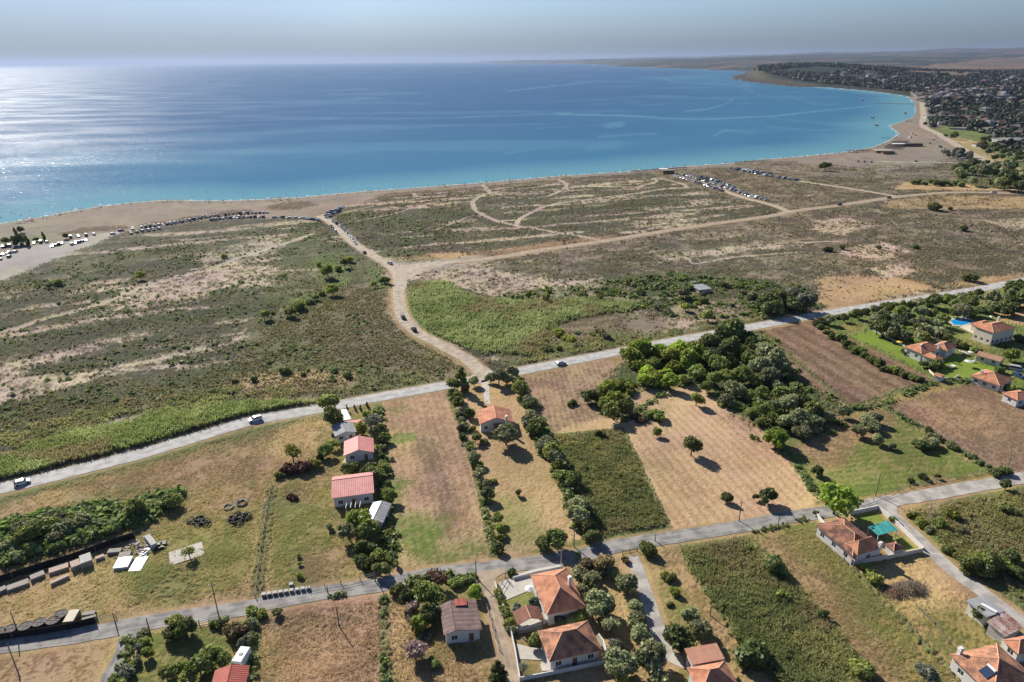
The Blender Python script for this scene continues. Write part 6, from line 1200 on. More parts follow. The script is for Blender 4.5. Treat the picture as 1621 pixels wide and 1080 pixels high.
# utility poles
def pole(px, py, topy, label, m_=None, arm=True):
    g = G(px, py); h = 7.0
    for _ in range(12):
        u, v = project(np.array([g.x]), np.array([g.y]), h); h += (v[0]-topy)*.12
    h = max(2.0, min(11, h)); e = empty('utility_pole', (g.x, g.y, 0), .3); tag(e, label, 'utility pole'); v, f = tube([(0,0,-.2),(0,0,h)], [.15,.10], 8); npmesh('shaft', np.array(v), np.array(f), m_ or M_greyw, e)
    if arm:
        B = mb(); abox(B, -.7, .7, -.05, .05, h-.5, h-.4); a = done('crossarm', B, M_greyw, e); B = mb()
        for x_ in (-.6, 0, .6): abox(B, x_-.04, x_+.04, -.04, .04, h-.4, h-.25)
        done('insulator', B, M_white, a)
    else: v, f = tube([(0,0,h),(0,0,h+.12)], [.12,.02], 8); npmesh('cap', np.array(v), np.array(f), M_greyw, e)
for q in [(28,1000,969,'wooden pole between the round tanks and the netting fence',0),(31,1071,1019,'slim dark pole standing in the bottom left field',0),(348,983,923,'tall wooden utility pole beside the white iron gate',1),(236,996,979,'short pole at the mouth of the side lane',0),(183,987,971,'short gatepost pole at the end of the pole gate',0),(519,939,927,'small pole at the road below the row of grey boxes',0),(536.5,991,962,'wooden pole in the pale brown field',0),(594,921,905,'pole at the lower left corner of the bare plot',0),(754,916,888,'wooden utility pole at the corner of the narrow lane',1),(908.5,866,836,'wooden pole under the long tree row',1),(1169.7,825,794,'utility pole on the road edge of the stubble field',1),(1231.5,833,817.5,'leaning pole at the weedy plot road edge',0),(1386,785,751,'utility pole behind the walled house',1),(1595,740,718,'utility pole at the road end of the brown field',1),(1397,490,479,'utility pole beside the coast road in front of the villa hedge',1),(1471,453.5,440,'utility pole on the dunes above the coast road',1),(1538.6,464,453,'utility pole near the far end of the coast road',1),(1037,857,851.5,'short pole at the bend of the lower road',0),(1124,975,960,'pole behind the silver olive trees',0)]:
    pole(q[0], q[1], q[2], q[3], None, bool(q[4]))
pole(888, 897, 869, 'pale concrete utility pole at the paved verge', M_conc_f, True)
# storage yard
def crate(name, label, P, h, m_, mt=None, cat='crate', group=None, slats=4):
    """stack with the footprint of its seen top"""
    W_ = [G(*p, h) for p in P]; c_ = sum(W_, Vector())/4; ex = W_[1]-W_[0]; w = ex.length; an = math.atan2(ex.y, ex.x); ey = Vector((-math.sin(an), math.cos(an), 0)); d = max(.5, abs((W_[2]-W_[1]).dot(ey)))
    e = empty(name, (c_.x, c_.y, 0), an); tag(e, label, cat, group)
    for k in range(slats):
        z0, z1 = h*k/slats, h*(k+1)/slats-.05; B = mb(); j = random.uniform(-.06, .06); abox(B, -w/2+j, w/2+j, -d/2, d/2, z0+.02, z1); done('layer', B, m_ if k < slats-1 else (mt or m_), e)
    return e
M_panel = mat('white_panels', (.66,.68,.70), .4, .03, 1); M_rub = mat('rubble', (.36,.31,.25), .95, .3, 2, .5); M_plank = mat('grey_planks', (.30,.27,.24), .9, .25, 3, .2); M_tan = mat('tan_sheet', (.42,.33,.27), .9, .15, 2)
crate('panel_stack', 'thick stack of white panels in the storage yard', [(180,899),(203,896.4),(207.8,880),(187.7,882.6)], .9, M_panel, slats=3, cat='panels'); crate('panel_stack', 'thin tilted white sheets right of the thick panel stack', [(203,904),(222.4,902.6),(231.7,881),(217.8,882)], .3, M_panel, slats=2, cat='panels')
crate('storage_crate', 'brown topped square crate at the netting fence', [(112.8,898.4),(127.7,892.6),(125,883.5),(109.5,889.4)], 1.5, M_plank, M_tan); crate('storage_crate', 'tall grey crate right beside the brown topped one', [(128,891.3),(145.8,885),(140.7,873.8),(126.4,881)], 1.9, M_plank, M_grey)
for P, l_ in [([(77,907),(108,897),(107,890),(76,900)],'long grey plank stack left of the brown topped crate'),([(12,934),(46,922),(44,915),(11,927)],'long grey plank stack second from the left edge'),([(49,917),(71,908),(68,902),(47,911)],'short dark plank stack between the two long ones'),([(80,924),(109,911),(108,907),(79,920)],'narrow brown beam stack lying in front of the others'),([(-12,942),(9,932),(8,926),(-12,934)],'dark plank stack cut by the left edge'),([(151,885),(165,880),(164,876),(151,881)],'small tan stack between the grey crate and the white panels'),([(171,875),(192,873),(192,867),(171,868)],'hollow grey frame behind the white panels'),([(188,882),(207,879),(206,872),(189,873)],'rounded grey trough behind the thick panel stack'),([(131,974),(151,971),(150,966),(131,968)],'upper dark pallet stack at the lower road'),([(130,984),(152,978),(150,973),(129,977)],'lower dark pallet stack at the lower road')]:
    crate('plank_stack', l_, P, .9 if 'dark' not in l_ else 1.0, M_plank if 'brown' not in l_ and 'tan' not in l_ else M_tan, slats=3, cat='plank stack')
crate('storage_crate', 'box with pale wooden lid beside the round tanks', [(100.5,984),(117,982),(123.8,963.5),(109,967)], 1.6, M_wood, mat('pale_board', (.56,.5,.38), .8, .08, 1))
crate('storage_crate', 'grey upright box behind the rubble heap', [(234,866),(243,862),(242,843),(232,845)], 1.6, M_grey)
def heap(name, label, P, h, m_, cat='heap', n=60, s=.5):
    W_ = [G(*p) for p in P]; c_ = sum(W_, Vector())/len(W_); e = empty(name, (c_.x, c_.y, 0)); tag(e, label, cat); rx_ = max(abs((q-c_).x) for q in W_); ry_ = max(abs((q-c_).y) for q in W_); rg = random.Random(len(label)); B = mb()
    for i in range(n):
        a, r_ = rg.random()*6.28, rg.random()**.5; x, y = math.cos(a)*r_*rx_, math.sin(a)*r_*ry_; z = h*(1-r_)*rg.uniform(.6, 1); q = s*rg.uniform(.4, 1); k = len(B[0]); abox(B, x-q, x+q, y-q*.7, y+q*.7, max(-.05, z-q*.6), z+q*.5)
        for j in range(k, len(B[0])): v = B[0][j]; B[0][j] = (v[0]+rg.uniform(-.2, .2)*s, v[1]+rg.uniform(-.2, .2)*s, v[2]+rg.uniform(-.2, .2)*s)
    done('rubble', B, m_, e); return e
heap('rubble_heap', 'heap of pale rubble in the middle of the storage yard', [(196,870),(240,850),(235,866),(205,878)], 1.2, M_rub); heap('sack_heap', 'pile of white sacks right above the white sheets', [(220,877),(240,868),(238,876),(222,880)], .8, M_white, n=30, s=.4); heap('scrap_heap', 'dark scrap heap beside the upright grey box', [(244,868),(262,856),(262,866),(248,872)], 1.3, M_black, n=50, s=.35)
def sticks(name, label, px, py, rx_, ry_, h, n, m_):
    g = G(px, py); e = empty(name, (g.x, g.y, 0), .2); tag(e, label, 'brush pile'); rg = random.Random(9); parts = []
    for i in range(n):
        a, r_ = rg.random()*6.28, rg.random()**.6; x, y = math.cos(a)*r_*rx_, math.sin(a)*r_*ry_; z = max(.05, h*(1-r_)*rg.uniform(.3, 1)); b_ = rg.random()*6.28; L_ = rg.uniform(.5, 1.5); dz = rg.uniform(-.2, .6)*L_; q = rg.uniform(.03, .08)
        parts.append(tube([(x, y, z), (x+math.cos(b_)*L_*.6, y+math.sin(b_)*L_*.6, z+dz*.7), (x+math.cos(b_+.4)*L_, y+math.sin(b_+.4)*L_, z+dz)], [q, q*.8, q*.4], 3))
    v, f = joinvf(parts); v[:, 2] = np.maximum(v[:, 2], .02); npmesh('branches', v, f, m_, e)
M_deb = mat('grey_branches', (.15,.12,.10), .95, .4, 1, .2)
sticks('brush_pile', 'large pile of cut grey branches in the golden plot', 1440, 933, 4.2, 2.4, 2.2, 620, M_deb); sticks('brush_pile', 'looser brown half of the branch heap nearer the hedge', 1414, 939, 3.4, 2.6, 1.3, 420, mat('brown_branches', (.16,.11,.075), .95, .4, 1, .2))
heap('debris_pile', 'orange red scraps in front of the branch pile', [(1411,942),(1421,937),(1421,944)], 1.6, mat('orange_scrap', (.62,.16,.06), .8), n=14, s=.3)
heap('roof_rubble', 'grey rubble and boards above the sheds at the right lane corner', [(1618,1005),(1600,1012)], .5, M_plank, n=10, s=.5); heap('tyre_pile', 'dark debris beside the dirt road junction', [(656,436),(665,437)], .6, M_black, n=14, s=.4)
def torus(R1, r1, k=28, q=8):
    V = []; Fq = []
    for i in range(k):
        a = 6.2832*i/k
        for j in range(q): b_ = 6.2832*j/q; V.append((math.cos(a)*(R1+r1*math.cos(b_)), math.sin(a)*(R1+r1*math.cos(b_)), r1+r1*math.sin(b_)))
    for i in range(k):
        for j in range(q): Fq.append((i*q+j, ((i+1) % k)*q+j, ((i+1) % k)*q+(j+1) % q, i*q+(j+1) % q))
    return np.array(V), np.array(Fq)
M_pipe = mat('grey_green_pipe', (.20,.22,.18), .6, .15, 2)
def coils(px, py, R1, n, m_, label, tilt=.25, group=None):
    g = G(px, py); e = empty('pipe_coil', (g.x, g.y, 0), random.random()*3); tag(e, label, 'pipe coil', group); rg = random.Random(int(px))
    for i in range(n):
        v, f = torus(R1*rg.uniform(.8, 1.05), .11); o = npmesh('loop', v, f, m_, e, None, True); o.location = (rg.uniform(-.25, .25)*min(n, 3)/3, rg.uniform(-.25, .25)*min(n, 3)/3, .1*i+.02); o.rotation_euler = (rg.uniform(-tilt, tilt) if n > 3 else 0, rg.uniform(-tilt, tilt) if n > 3 else 0, 0)
coils(362, 804, 1.25, 3, M_pipe, 'left of two pale loops of pipe lying in the grass'); coils(382, 797.7, 1.5, 4, M_pipe, 'right and larger of two pale loops of pipe lying in the grass')
for q in [(303,826,'leftmost black pipe coil in the left heap'),(313,829,'front black pipe coil in the left heap'),(317,824,'rear black pipe coil in the left heap'),(326,828,'rightmost black pipe coil in the left heap')]: coils(q[0], q[1], 1.15, 5, M_black, q[2], .5, 'black pipe coils in the left heap')
for q in [(368,823,'leftmost black pipe coil in the right heap'),(376,819,'rear black pipe coil in the right heap'),(377,827,'front black pipe coil in the right heap'),(390,819,'rightmost black pipe coil in the right heap')]: coils(q[0], q[1], 1.3, 6, M_black, q[2], .5, 'black pipe coils in the right heap')
def tank(px, py, r, h, label):
    g = G(px, py, h/2); e = empty('round_tank', (g.x, g.y, 0)); tag(e, label, 'tank', 'round tanks along the lower road'); v, f = tube([(0,0,0),(0,0,h*.97),(0,0,h),(0,0,h)], [r, r, r*.97, .01], 24); npmesh('body', np.array(v), np.array(f), M_dkg, e)
    v, f = torus(r*.97, .09, 24, 6); o = npmesh('rim', v, f, M_greyw, e); o.location = (0, 0, h-.06); B = mb(); abox(B, -r*.9, r*.9, -.05, .05, h+.004, h+.07); abox(B, -.05, .05, -r*.9, -.06, h+.004, h+.07); abox(B, -.05, .05, .06, r*.9, h+.004, h+.07); done('brace', B, M_greyw, e)
M_dkg = mat('dark_tank', (.055,.05,.048), .7, .3, 2)
for q, l_ in zip([(0,1003),(18,998),(41,994),(63,988),(85,985),(97,975)], ['dark round tank cut by the left edge','dark round tank with pinkish dusty lid','dark round tank third from the left edge','dark round tank fourth from the left edge','dark round tank in front, next to the lidded box','dark round tank behind, next to the lidded box']): tank(q[0], q[1], 1.35, 1.1, l_)
box0 = simplebox('storage_box', 'leftmost grey box in the row along the lower road', 417.5, 942, .85, .8, .7, .28, M_metal, 'grey boxes in a row', 'box')
OW = ['second','third','fourth','fifth','sixth','seventh','eighth']
for k in range(1, 9):
    c = copy_tree(box0); g = G(417.5+(488-417.5)*k/8, 942-(942-931.5)*k/8, .35); c.location = (g.x, g.y, 0); c['label'] = ('%s grey box from the left in the row along the lower road' % OW[k-1]) if k < 8 else 'rightmost grey box in the row along the lower road'
c = copy_tree(box0); g = G(461, 926, .35); c.location = (g.x, g.y, 0); c['label'] = 'single grey box standing behind the row along the lower road'
# patio umbrellas and tables
def parasol(px, py, r, label, m_, name='parasol', group=None, h=2.3):
    g = G(px, py, h); e = empty(name, (g.x, g.y, 0)); tag(e, label, 'parasol', group); k = 8; v = [(0,0,h+.35)]+[(r*math.cos(6.283*i/k), r*math.sin(6.283*i/k), h-.1) for i in range(k)]; f = np.array([(0, 1+i, 1+(i+1) % k) for i in range(k)]); npmesh('canopy', np.array(v), f, m_, e)
    v, f = tube([(0,0,0),(0,0,h+.3)], [.04,.04], 6); npmesh('shaft', np.array(v), np.array(f), M_metal, e); return e
parasol(838.5, 931, 1.15, 'white parasol beside the big clean orange roof', M_white, h=2.2); parasol(1533, 571.5, 1.5, 'white round parasol on the villa lawn', M_white); parasol(1537, 557, 1.1, 'smaller white parasol by the garden path', M_white); parasol(1424, 541, 1.2, 'yellow parasol beside the garden path', mat('yellow_canvas', (.75,.5,.05), .8)); parasol(1429, 497, 1.3, 'blue parasol in the trees near the coast road', mat('blue_canvas', (.03,.2,.6), .8))
def table(px, py, s, label):
    g = G(px, py); e = empty('garden_table', (g.x, g.y, 0), .4); tag(e, label, 'table'); B = mb(); abox(B, -s, s, -s*.6, s*.6, .7, .76); done('tabletop', B, M_white, e)
    for x_ in (-1, 1):
        for y_ in (-1, 1): B = mb(); abox(B, x_*s*.85-.04, x_*s*.85+.04, y_*s*.45-.04, y_*s*.45+.04, 0, .7); done('leg', B, M_white, e)
table(1507, 582, 1.3, 'white table on the shaded part of the villa lawn'); table(1540, 574, .7, 'small white table under the round lawn parasol')
g = G(1540, 583)
# ruin
house('ruin', 'small grey concrete ruin in the brush behind the coast road', (1107,460), (1127,457.5), (1118,449), 2.2, .3, 'flat', None, R_grey, wallm=M_grey, cat='ruin', wins=False); simplebox('water_tank', 'small blue grey tank left of the ruin', 1098, 449, 3, 2, 1.8, .2, M_metal, feet=False)
# ================= cars, beach, town =================
CARCOL = dict(white=(.78,.78,.77), silver=(.50,.52,.54), grey=(.16,.17,.18), black=(.025,.026,.03), blue=(.03,.07,.2), red=(.35,.03,.03), dark=(.06,.065,.075))
CM = {k: mat(k+'_car_paint', v, .28, .03, 1, 0, .1, .6) for k, v in CARCOL.items()}; M_tyre = mat('tyre_rubber', (.02,.02,.02), .8); M_lamp = mat('lamp_glass', (.8,.8,.78), .2); M_rlamp = mat('rear_lamp', (.4,.02,.02), .3)
def carmesh(kind):
    L_, Hb, Hr, W_ = dict(hatch=(4.1,.92,1.48,.86), suv=(4.5,1.05,1.68,.92), van=(5.0,1.15,2.05,.95))[kind]
    # stations: x, belt z, roof z (= belt outside the cabin), half width
    st = dict(hatch=[(-.5,.70,.70,.70),(-.48,.86,.86,.80),(-.44,.92,1.18,.84),(-.34,.95,1.42,.86),(-.05,.95,1.0*Hr,.87),(.10,.94,1.44,.87),(.27,.93,.97,.86),(.44,.80,.82,.82),(.5,.60,.60,.70)],
     suv=[(-.5,.80,.80,.76),(-.485,1.0,1.02,.86),(-.46,1.05,1.5,.9),(-.40,1.08,1.64,.91),(-.05,1.08,Hr,.92),(.12,1.06,1.6,.92),(.26,1.05,1.1,.91),(.45,.95,.97,.87),(.5,.70,.70,.76)],
     van=[(-.5,.9,.9,.85),(-.49,1.1,1.9,.92),(-.46,1.15,2.0,.94),(-.2,1.15,2.05,.95),(.1,1.15,2.05,.95),(.22,1.15,1.95,.95),(.36,1.12,1.2,.92),(.47,.95,.97,.88),(.5,.7,.7,.8)])[kind]
    V = []; body = []; glass = []
    for x, zb, zr, hw in st:
        rr2 = hw*(.80 if zr > zb+.1 else .9); ring = [(-hw*.95,.22),(-hw,.5),(-hw,zb),(-rr2,zr),(rr2,zr),(hw,zb),(hw,.5),(hw*.95,.22)]
        V += [(x*L_, y, z) for y, z in ring]
    n = len(st)
    for i in range(n-1):
        for j in range(8):
            a, b_, c_, d_ = i*8+j, i*8+(j+1) % 8, (i+1)*8+(j+1) % 8, (i+1)*8+j; f = (a, b_, c_, d_)
            cab = st[i][2] > st[i][1]+.1 or st[i+1][2] > st[i+1][1]+.1; slope = (st[i][2] > st[i][1]+.1) != (st[i+1][2] > st[i+1][1]+.1) or abs(st[i][2]-st[i+1][2]) > .22
            (glass if cab and (j in (2, 4) or (j == 3 and slope)) else body).append(f)
    body += [tuple(range(7, -1, -1)), tuple(range((n-1)*8, n*8))]
    return V, body, glass, L_, W_
def buildcar(kind, near=True):
    V, body, glass, L_, W_ = carmesh(kind); wv = []
    for sx_ in (-.31, .31):
        for sy_ in (-1, 1):
            v = [(sx_*L_+math.cos(i*.5236)*.33, sy_*(W_-(.0 if k else .22)), .33+math.sin(i*.5236)*.33) for k in (0, 1) for i in range(12)]; f = [(i, (i+1) % 12, 12+(i+1) % 12, 12+i) for i in range(12)]+[tuple(range(12, 24))]; wv.append((v, f))
    e = None
    if near:
        e = empty('car', (0, 0, 0)); me = bpy.data.meshes.new('body'); me.from_pydata(V, [], body); me.materials.append(CM['white']); o = link(bpy.data.objects.new('body', me), e); o.material_slots[0].link = 'OBJECT'
        me = bpy.data.meshes.new('windows'); me.from_pydata(V, [], glass); me.materials.append(M_glass); link(bpy.data.objects.new('windows', me), e)
        for v, f in wv: me = bpy.data.meshes.new('wheel'); me.from_pydata(v, [], f); me.materials.append(M_tyre); link(bpy.data.objects.new('wheel', me), e)
        for sy_ in (-1, 1):
            B = mb(); abox(B, L_*.47, L_*.487, sy_*W_*.62-.14, sy_*W_*.62+.14, .62, .76); done('headlight', B, M_lamp, e)
            B = mb(); abox(B, -L_*.507, -L_*.49, sy_*W_*.66-.12, sy_*W_*.66+.12, .72, .9); done('tail_light', B, M_rlamp, e)
        return e
    Vv_, Fv, mi = list(V), list(body)+list(glass), [0]*len(body)+[1]*len(glass)
    for v, f in wv: o = len(Vv_); Vv_ += v; Fv += [tuple(q+o for q in t) for t in f]; mi += [2]*len(f)
    me = bpy.data.meshes.new('car'); me.from_pydata(Vv_, [], Fv); me.materials.append(CM['white']); me.materials.append(M_glass); me.materials.append(M_tyre); me.polygons.foreach_set('material_index', mi); return me
NEARC = {k: buildcar(k) for k in ('hatch', 'suv')}; FARC = {k: buildcar(k, False) for k in ('hatch', 'suv', 'van')}; usedc = set()
def setpaint(e, c):
    for ch in e.children:
        if ch.name.startswith('body'): ch.material_slots[0].link = 'OBJECT'; ch.material_slots[0].material = CM[c]
def nearcar(kind, px, py, tx, ty, c, label):
    e = NEARC[kind] if kind not in usedc else copy_tree(NEARC[kind]); usedc.add(kind); g = G(px, py, .5); t = G(tx, ty); g0 = G(px, py); e.location = (g.x, g.y, .08); e.rotation_euler = (0, 0, math.atan2(t.y-g0.y, t.x-g0.x)); setpaint(e, c); tag(e, label, 'car', 'cars driving on the roads'); return e
nearcar('hatch', 35, 764, 60, 757, 'white', 'white hatchback at the left end of the coast road'); nearcar('suv', 404, 664.5, 380, 671, 'white', 'white car on the coast road left of the grey roofed house'); nearcar('hatch', 888, 575.5, 920, 569, 'silver', 'silver car on the coast road right of the beach road mouth')
nearcar('suv', 638, 502.5, 631, 490, 'dark', 'dark car higher on the bend of the beach road'); nearcar('suv', 655, 522, 642, 508, 'black', 'black car lower on the bend of the beach road'); nearcar('suv', 617, 417, 600, 410, 'silver', 'silver car entering the dirt road junction'); nearcar('hatch', 577, 400, 560, 386, 'black', 'dark car on the beach road just below the parked row')
nearcar('suv', 1329, 324, 1300, 329, 'black', 'black car on the tan dirt road, left of two'); nearcar('suv', 1407, 313, 1380, 318, 'dark', 'dark car on the tan dirt road, right of two'); nearcar('suv', 1573, 304.5, 1600, 305, 'white', 'white car on the tan dirt road beside the wood')
nearcar('hatch', 1612, 595, 1622, 600, 'blue', 'dark blue car parked behind the house at the brown field corner')
g = G(1610, 583, 1); e = empty('van', (g.x, g.y, 0), -.6); tag(e, 'long pale blue and white van behind the house at the right edge', 'van'); V_, bd, gl, L_, W_ = carmesh('van')
for nm, fs, m_ in (('body', bd, CM['silver']), ('windows', gl, M_glass)): me = bpy.data.meshes.new(nm); me.from_pydata(V_, [], fs); me.materials.append(m_); link(bpy.data.objects.new(nm, me), e)
for sx_ in (-.31, .31):
    for sy_ in (-1, 1): v = [(sx_*L_+math.cos(i*.5236)*.33, sy_*(W_-(.0 if k else .22)), .33+math.sin(i*.5236)*.33) for k in (0, 1) for i in range(12)]; me = bpy.data.meshes.new('wheel'); me.from_pydata(v, [], [(i, (i+1) % 12, 12+(i+1) % 12, 12+i) for i in range(12)]+[tuple(range(12, 24))]); me.materials.append(M_tyre); link(bpy.data.objects.new('wheel', me), e)
rc = random.Random(21); PAL = ['white']*3+['silver']*4+['grey']*2+['dark']*2+['black']*2+['blue']; first_far = {}
def farcar(x, y, ang, label, group, pal=None):
    c = rc.choice(pal or PAL); k = rc.choice(['hatch','hatch','suv','suv','van'] if rc.random() < .5 else ['hatch','suv']); o = bpy.data.objects.new('parked_car', FARC[k]); link(o); o.material_slots[0].link = 'OBJECT'; o.material_slots[0].material = CM[c]
    o.location = (x, y, zat1(x, y)+.03); o.rotation_euler = (0, 0, ang+rc.uniform(-.06, .06)+(math.pi if rc.random() < .3 else 0)); tag(o, '%s car %s' % (c, label), 'car', group); return o
def carrow(P, step, label, group, rel=math.pi/2, off=0, skip=.08, pal=None):
    L_ = np.array([tuple(G(*p).xy) for p in P]); sg = np.hypot(*np.diff(L_, axis=0).T); cu = np.concatenate([[0], np.cumsum(sg)]); t = 1.0; cs = []
    while t < cu[-1]:
        x = np.interp(t, cu, L_[:, 0]); y = np.interp(t, cu, L_[:, 1]); i = min(len(sg)-1, int(np.searchsorted(cu, t)-1)); a = math.atan2(L_[i+1, 1]-L_[i, 1], L_[i+1, 0]-L_[i, 0])
        if rc.random() > skip: cs.append(farcar(x-math.sin(a)*off, y+math.cos(a)*off, a+rel, label, group, pal))
        t += step*rc.uniform(.92, 1.15)
    by = {}
    for o in cs: by.setdefault(o['label'], []).append(o)
    for l_, os_ in by.items():
        if 1 < len(os_) <= 24:
            for k, o in enumerate(os_): o['label'] = l_+', '+('leftmost' if k == 0 else 'rightmost' if k == len(os_)-1 else ORD[k]+' from left')
carrow([(2,392.5),(40,388),(78,384.5)], 3.4, 'in front of the dark trees of the left car park', 'cars before the dark trees'); carrow([(-6,409),(5,404),(25,400)], 3.4, 'in the middle row at the left edge car park', 'middle row at the left edge', .6)
carrow([(-6,415),(5,411),(22,406)], 3.0, 'in the nearest row at the left edge car park', 'nearest row at the left edge', .6); carrow([(82,392.5),(101,386)], 2.9, 'in the short slanted row left of two', 'left slanted row', .5); carrow([(113,389),(138,381)], 2.9, 'in the short slanted row right of two', 'right slanted row', .5); carrow([(96,379.5),(125,375.5),(152,372)], 4.6, 'on the upper edge of the left car park', 'upper edge of the left car park')
farcar(*G(179.5, 371.8).xy, .3, 'standing alone between the two car parks', 'cars standing apart', ['white']); farcar(*G(192, 366.5).xy, .3, 'beside the lone white one between the car parks', 'cars standing apart', ['dark'])
carrow([(208,364),(257,358),(290,352),(330,344.5),(370,340),(430,337)], 2.8, 'in the long upper row behind the beach', 'long upper beach row'); carrow([(205,371.5),(230,367.5),(256,363.5)], 3.6, 'in the lower row left end behind the beach', 'lower beach row, left end'); carrow([(333,351),(360,346.5),(420,344.5)], 2.9, 'in the lower row right end behind the beach', 'lower beach row, right end')
carrow([(434,345.5),(470,347),(512,351)], 5.4, 'in the single file left of the beach road', 'single file left of the beach road', .2); carrow([(514,342),(530,336),(545,327)], 3.4, 'at the top end of the beach road', 'cars at the top end of the beach road'); carrow([(517,346),(532,339),(540,333)], 4.2, 'just below the top end of the beach road', 'second row at the top of the beach road', 1.2)
carrow([(527,351),(545,364.5),(556,377),(564,388)], 4.6, 'parked along the right side of the beach road', 'cars along the beach road', .05); carrow([(524,359),(532,369)], 9, 'parked on the left side of the beach road', 'cars on the left side of the beach road', .05)
carrow([(1074,278),(1100,285.5),(1137,297.5),(1152,303)], 2.9, 'on the near side of the parking road', 'near side of the parking road', math.pi/2, -5.2, .03); carrow([(1074,278),(1100,285.5),(1137,297.5),(1176,311.5),(1206,320)], 3.0, 'on the far side of the parking road', 'far side of the parking road', math.pi/2, 5.2, .06); carrow([(1094,283),(1120,290),(1145,299)], 2.9, 'in the second row beyond the parking road', 'second row beyond the parking road', math.pi/2, 12)
carrow([(1159,268),(1185,273),(1215,278)], 2.9, 'in the rear row of the right car park', 'rear row of the right car park', math.pi/2, 7); carrow([(1159,268),(1185,273),(1215,279.5),(1262,286)], 2.8, 'in the front row of the right car park', 'front row of the right car park', math.pi/2, -1)
carrow([(1357,256.8),(1390,257.5)], 7, 'at the end of the thin trail near the beach', 'cars at the end of the thin trail', 1.5, 0, 0, ['black','dark']); farcar(*G(1450, 256.5).xy, .0, 'alone on the thin trail', 'cars standing apart', ['dark'])
for q in [(1480,216),(1483,219),(1478,222),(1472,228),(1485,231),(1489,234),(1494,236),(1500,240),(1505,243),(1510,246),(1521,243),(1526,245),(1532,247),(1515,240),(1445,212),(1449,215),(1441,218)]: farcar(*G(*q).xy, rc.uniform(0, 3), 'parked at the beach bars before the town', 'cars at the beach bars')
# ---- beach: sunshades, parasols, people
def shade(r, h, m_, name):
    k = 8; v = [(0, 0, h+.45)]+[(r*math.cos(6.283*i/k), r*math.sin(6.283*i/k), h) for i in range(k)]; v2, f2 = tube([(0,0,0),(0,0,h+.4)], [.06,.06], 4); n0 = len(v)
    me = bpy.data.meshes.new(name); me.from_pydata(v+v2, [], [(0, 1+i, 1+(i+1) % k) for i in range(k)]+[tuple(q+n0 for q in f) for f in f2]); me.materials.append(m_); return me
M_reed = mat('reed_thatch', (.045,.03,.028), .95, .3, 3); SH = shade(1.35, 2.1, M_reed, 'sunshade'); PC = {k: mat(k+'_canvas_beach', v, .8) for k, v in dict(white=(.75,.75,.72), blue=(.06,.15,.4), red=(.5,.06,.05), yellow=(.6,.45,.08), green=(.05,.25,.12), dark=(.05,.06,.08)).items()}; PB = shade(1.35, 2.1, PC['white'], 'beach_umbrella')
def shades(P0, P1, nrow, ncol, dep, label, group, up=None):
    a, b_ = G(*P0), G(*P1); dv = (b_-a); n_ = Vector((-dv.y, dv.x, 0)).normalized() if up is None else (G(*up)-a).normalized(); n = 0
    for i in range(ncol):
        for j in range(nrow):
            q = a+dv*(i/max(1, ncol-1))+n_*dep*j; o = link(bpy.data.objects.new('sunshade', SH)); o.location = (q.x+rc.uniform(-.3,.3), q.y+rc.uniform(-.3,.3), zat1(q.x, q.y)); tag(o, label, 'sunshade', group)
shades((1000,273.5),(1084,267.5), 2, 26, -4, 'brown reed sunshade in the double line left of the parking road', 'double line of reed sunshades'); shades((1162,259.5),(1215,255.5), 2, 18, -4.5, 'brown reed sunshade in the double line right of the parking road', 'right double line of reed sunshades')
shades((1399,236.5),(1424,236.8), 22, 8, 4.6, 'brown sunshade in the large regular grid by the bay', 'grid of sunshades by the bay', (1411,228)); shades((1347,242),(1380,241), 3, 12, 5, 'brown sunshade in the low block left of the large grid', 'block of sunshades left of the grid'); shades((1417,221.5),(1430,221), 3, 5, 14, 'brown sunshade in the small block above the large grid', 'small block above the grid')
CW = np.array(cw[:26])
def shore(t):
    sg = np.hypot(*np.diff(CW, axis=0).T); cu = np.concatenate([[0], np.cumsum(sg)]); s_ = t*cu[-1]; i = min(len(sg)-1, int(np.searchsorted(cu, s_)-1)); i = max(0, i); q = CW[i]+(CW[i+1]-CW[i])*((s_-cu[i])/sg[i]); n_ = np.array([CW[i+1][1]-CW[i][1], -(CW[i+1][0]-CW[i][0])]); return q, n_/np.hypot(*n_)
for i in range(180):
    t = rc.betavariate(1.1, 1.3); q, n_ = shore(t); u = rc.uniform(3, 13); x, y = q+n_*u; c = rc.choice(['white','white','blue','red','yellow','green','dark','dark','dark','dark']); o = link(bpy.data.objects.new('beach_umbrella', PB)); o.material_slots[0].link = 'OBJECT'; o.material_slots[0].material = PC[c]; o.location = (x, y, zat1(x, y)-.05); tag(o, '%s beach umbrella at the water\'s edge' % c, 'beach umbrella', 'umbrellas along the waterline')
PM = {k: mat(k+'_bather', v, .7) for k, v in dict(tanned=(.35,.2,.13), dark=(.06,.06,.09), light=(.5,.4,.32), red=(.4,.06,.05)).items()}
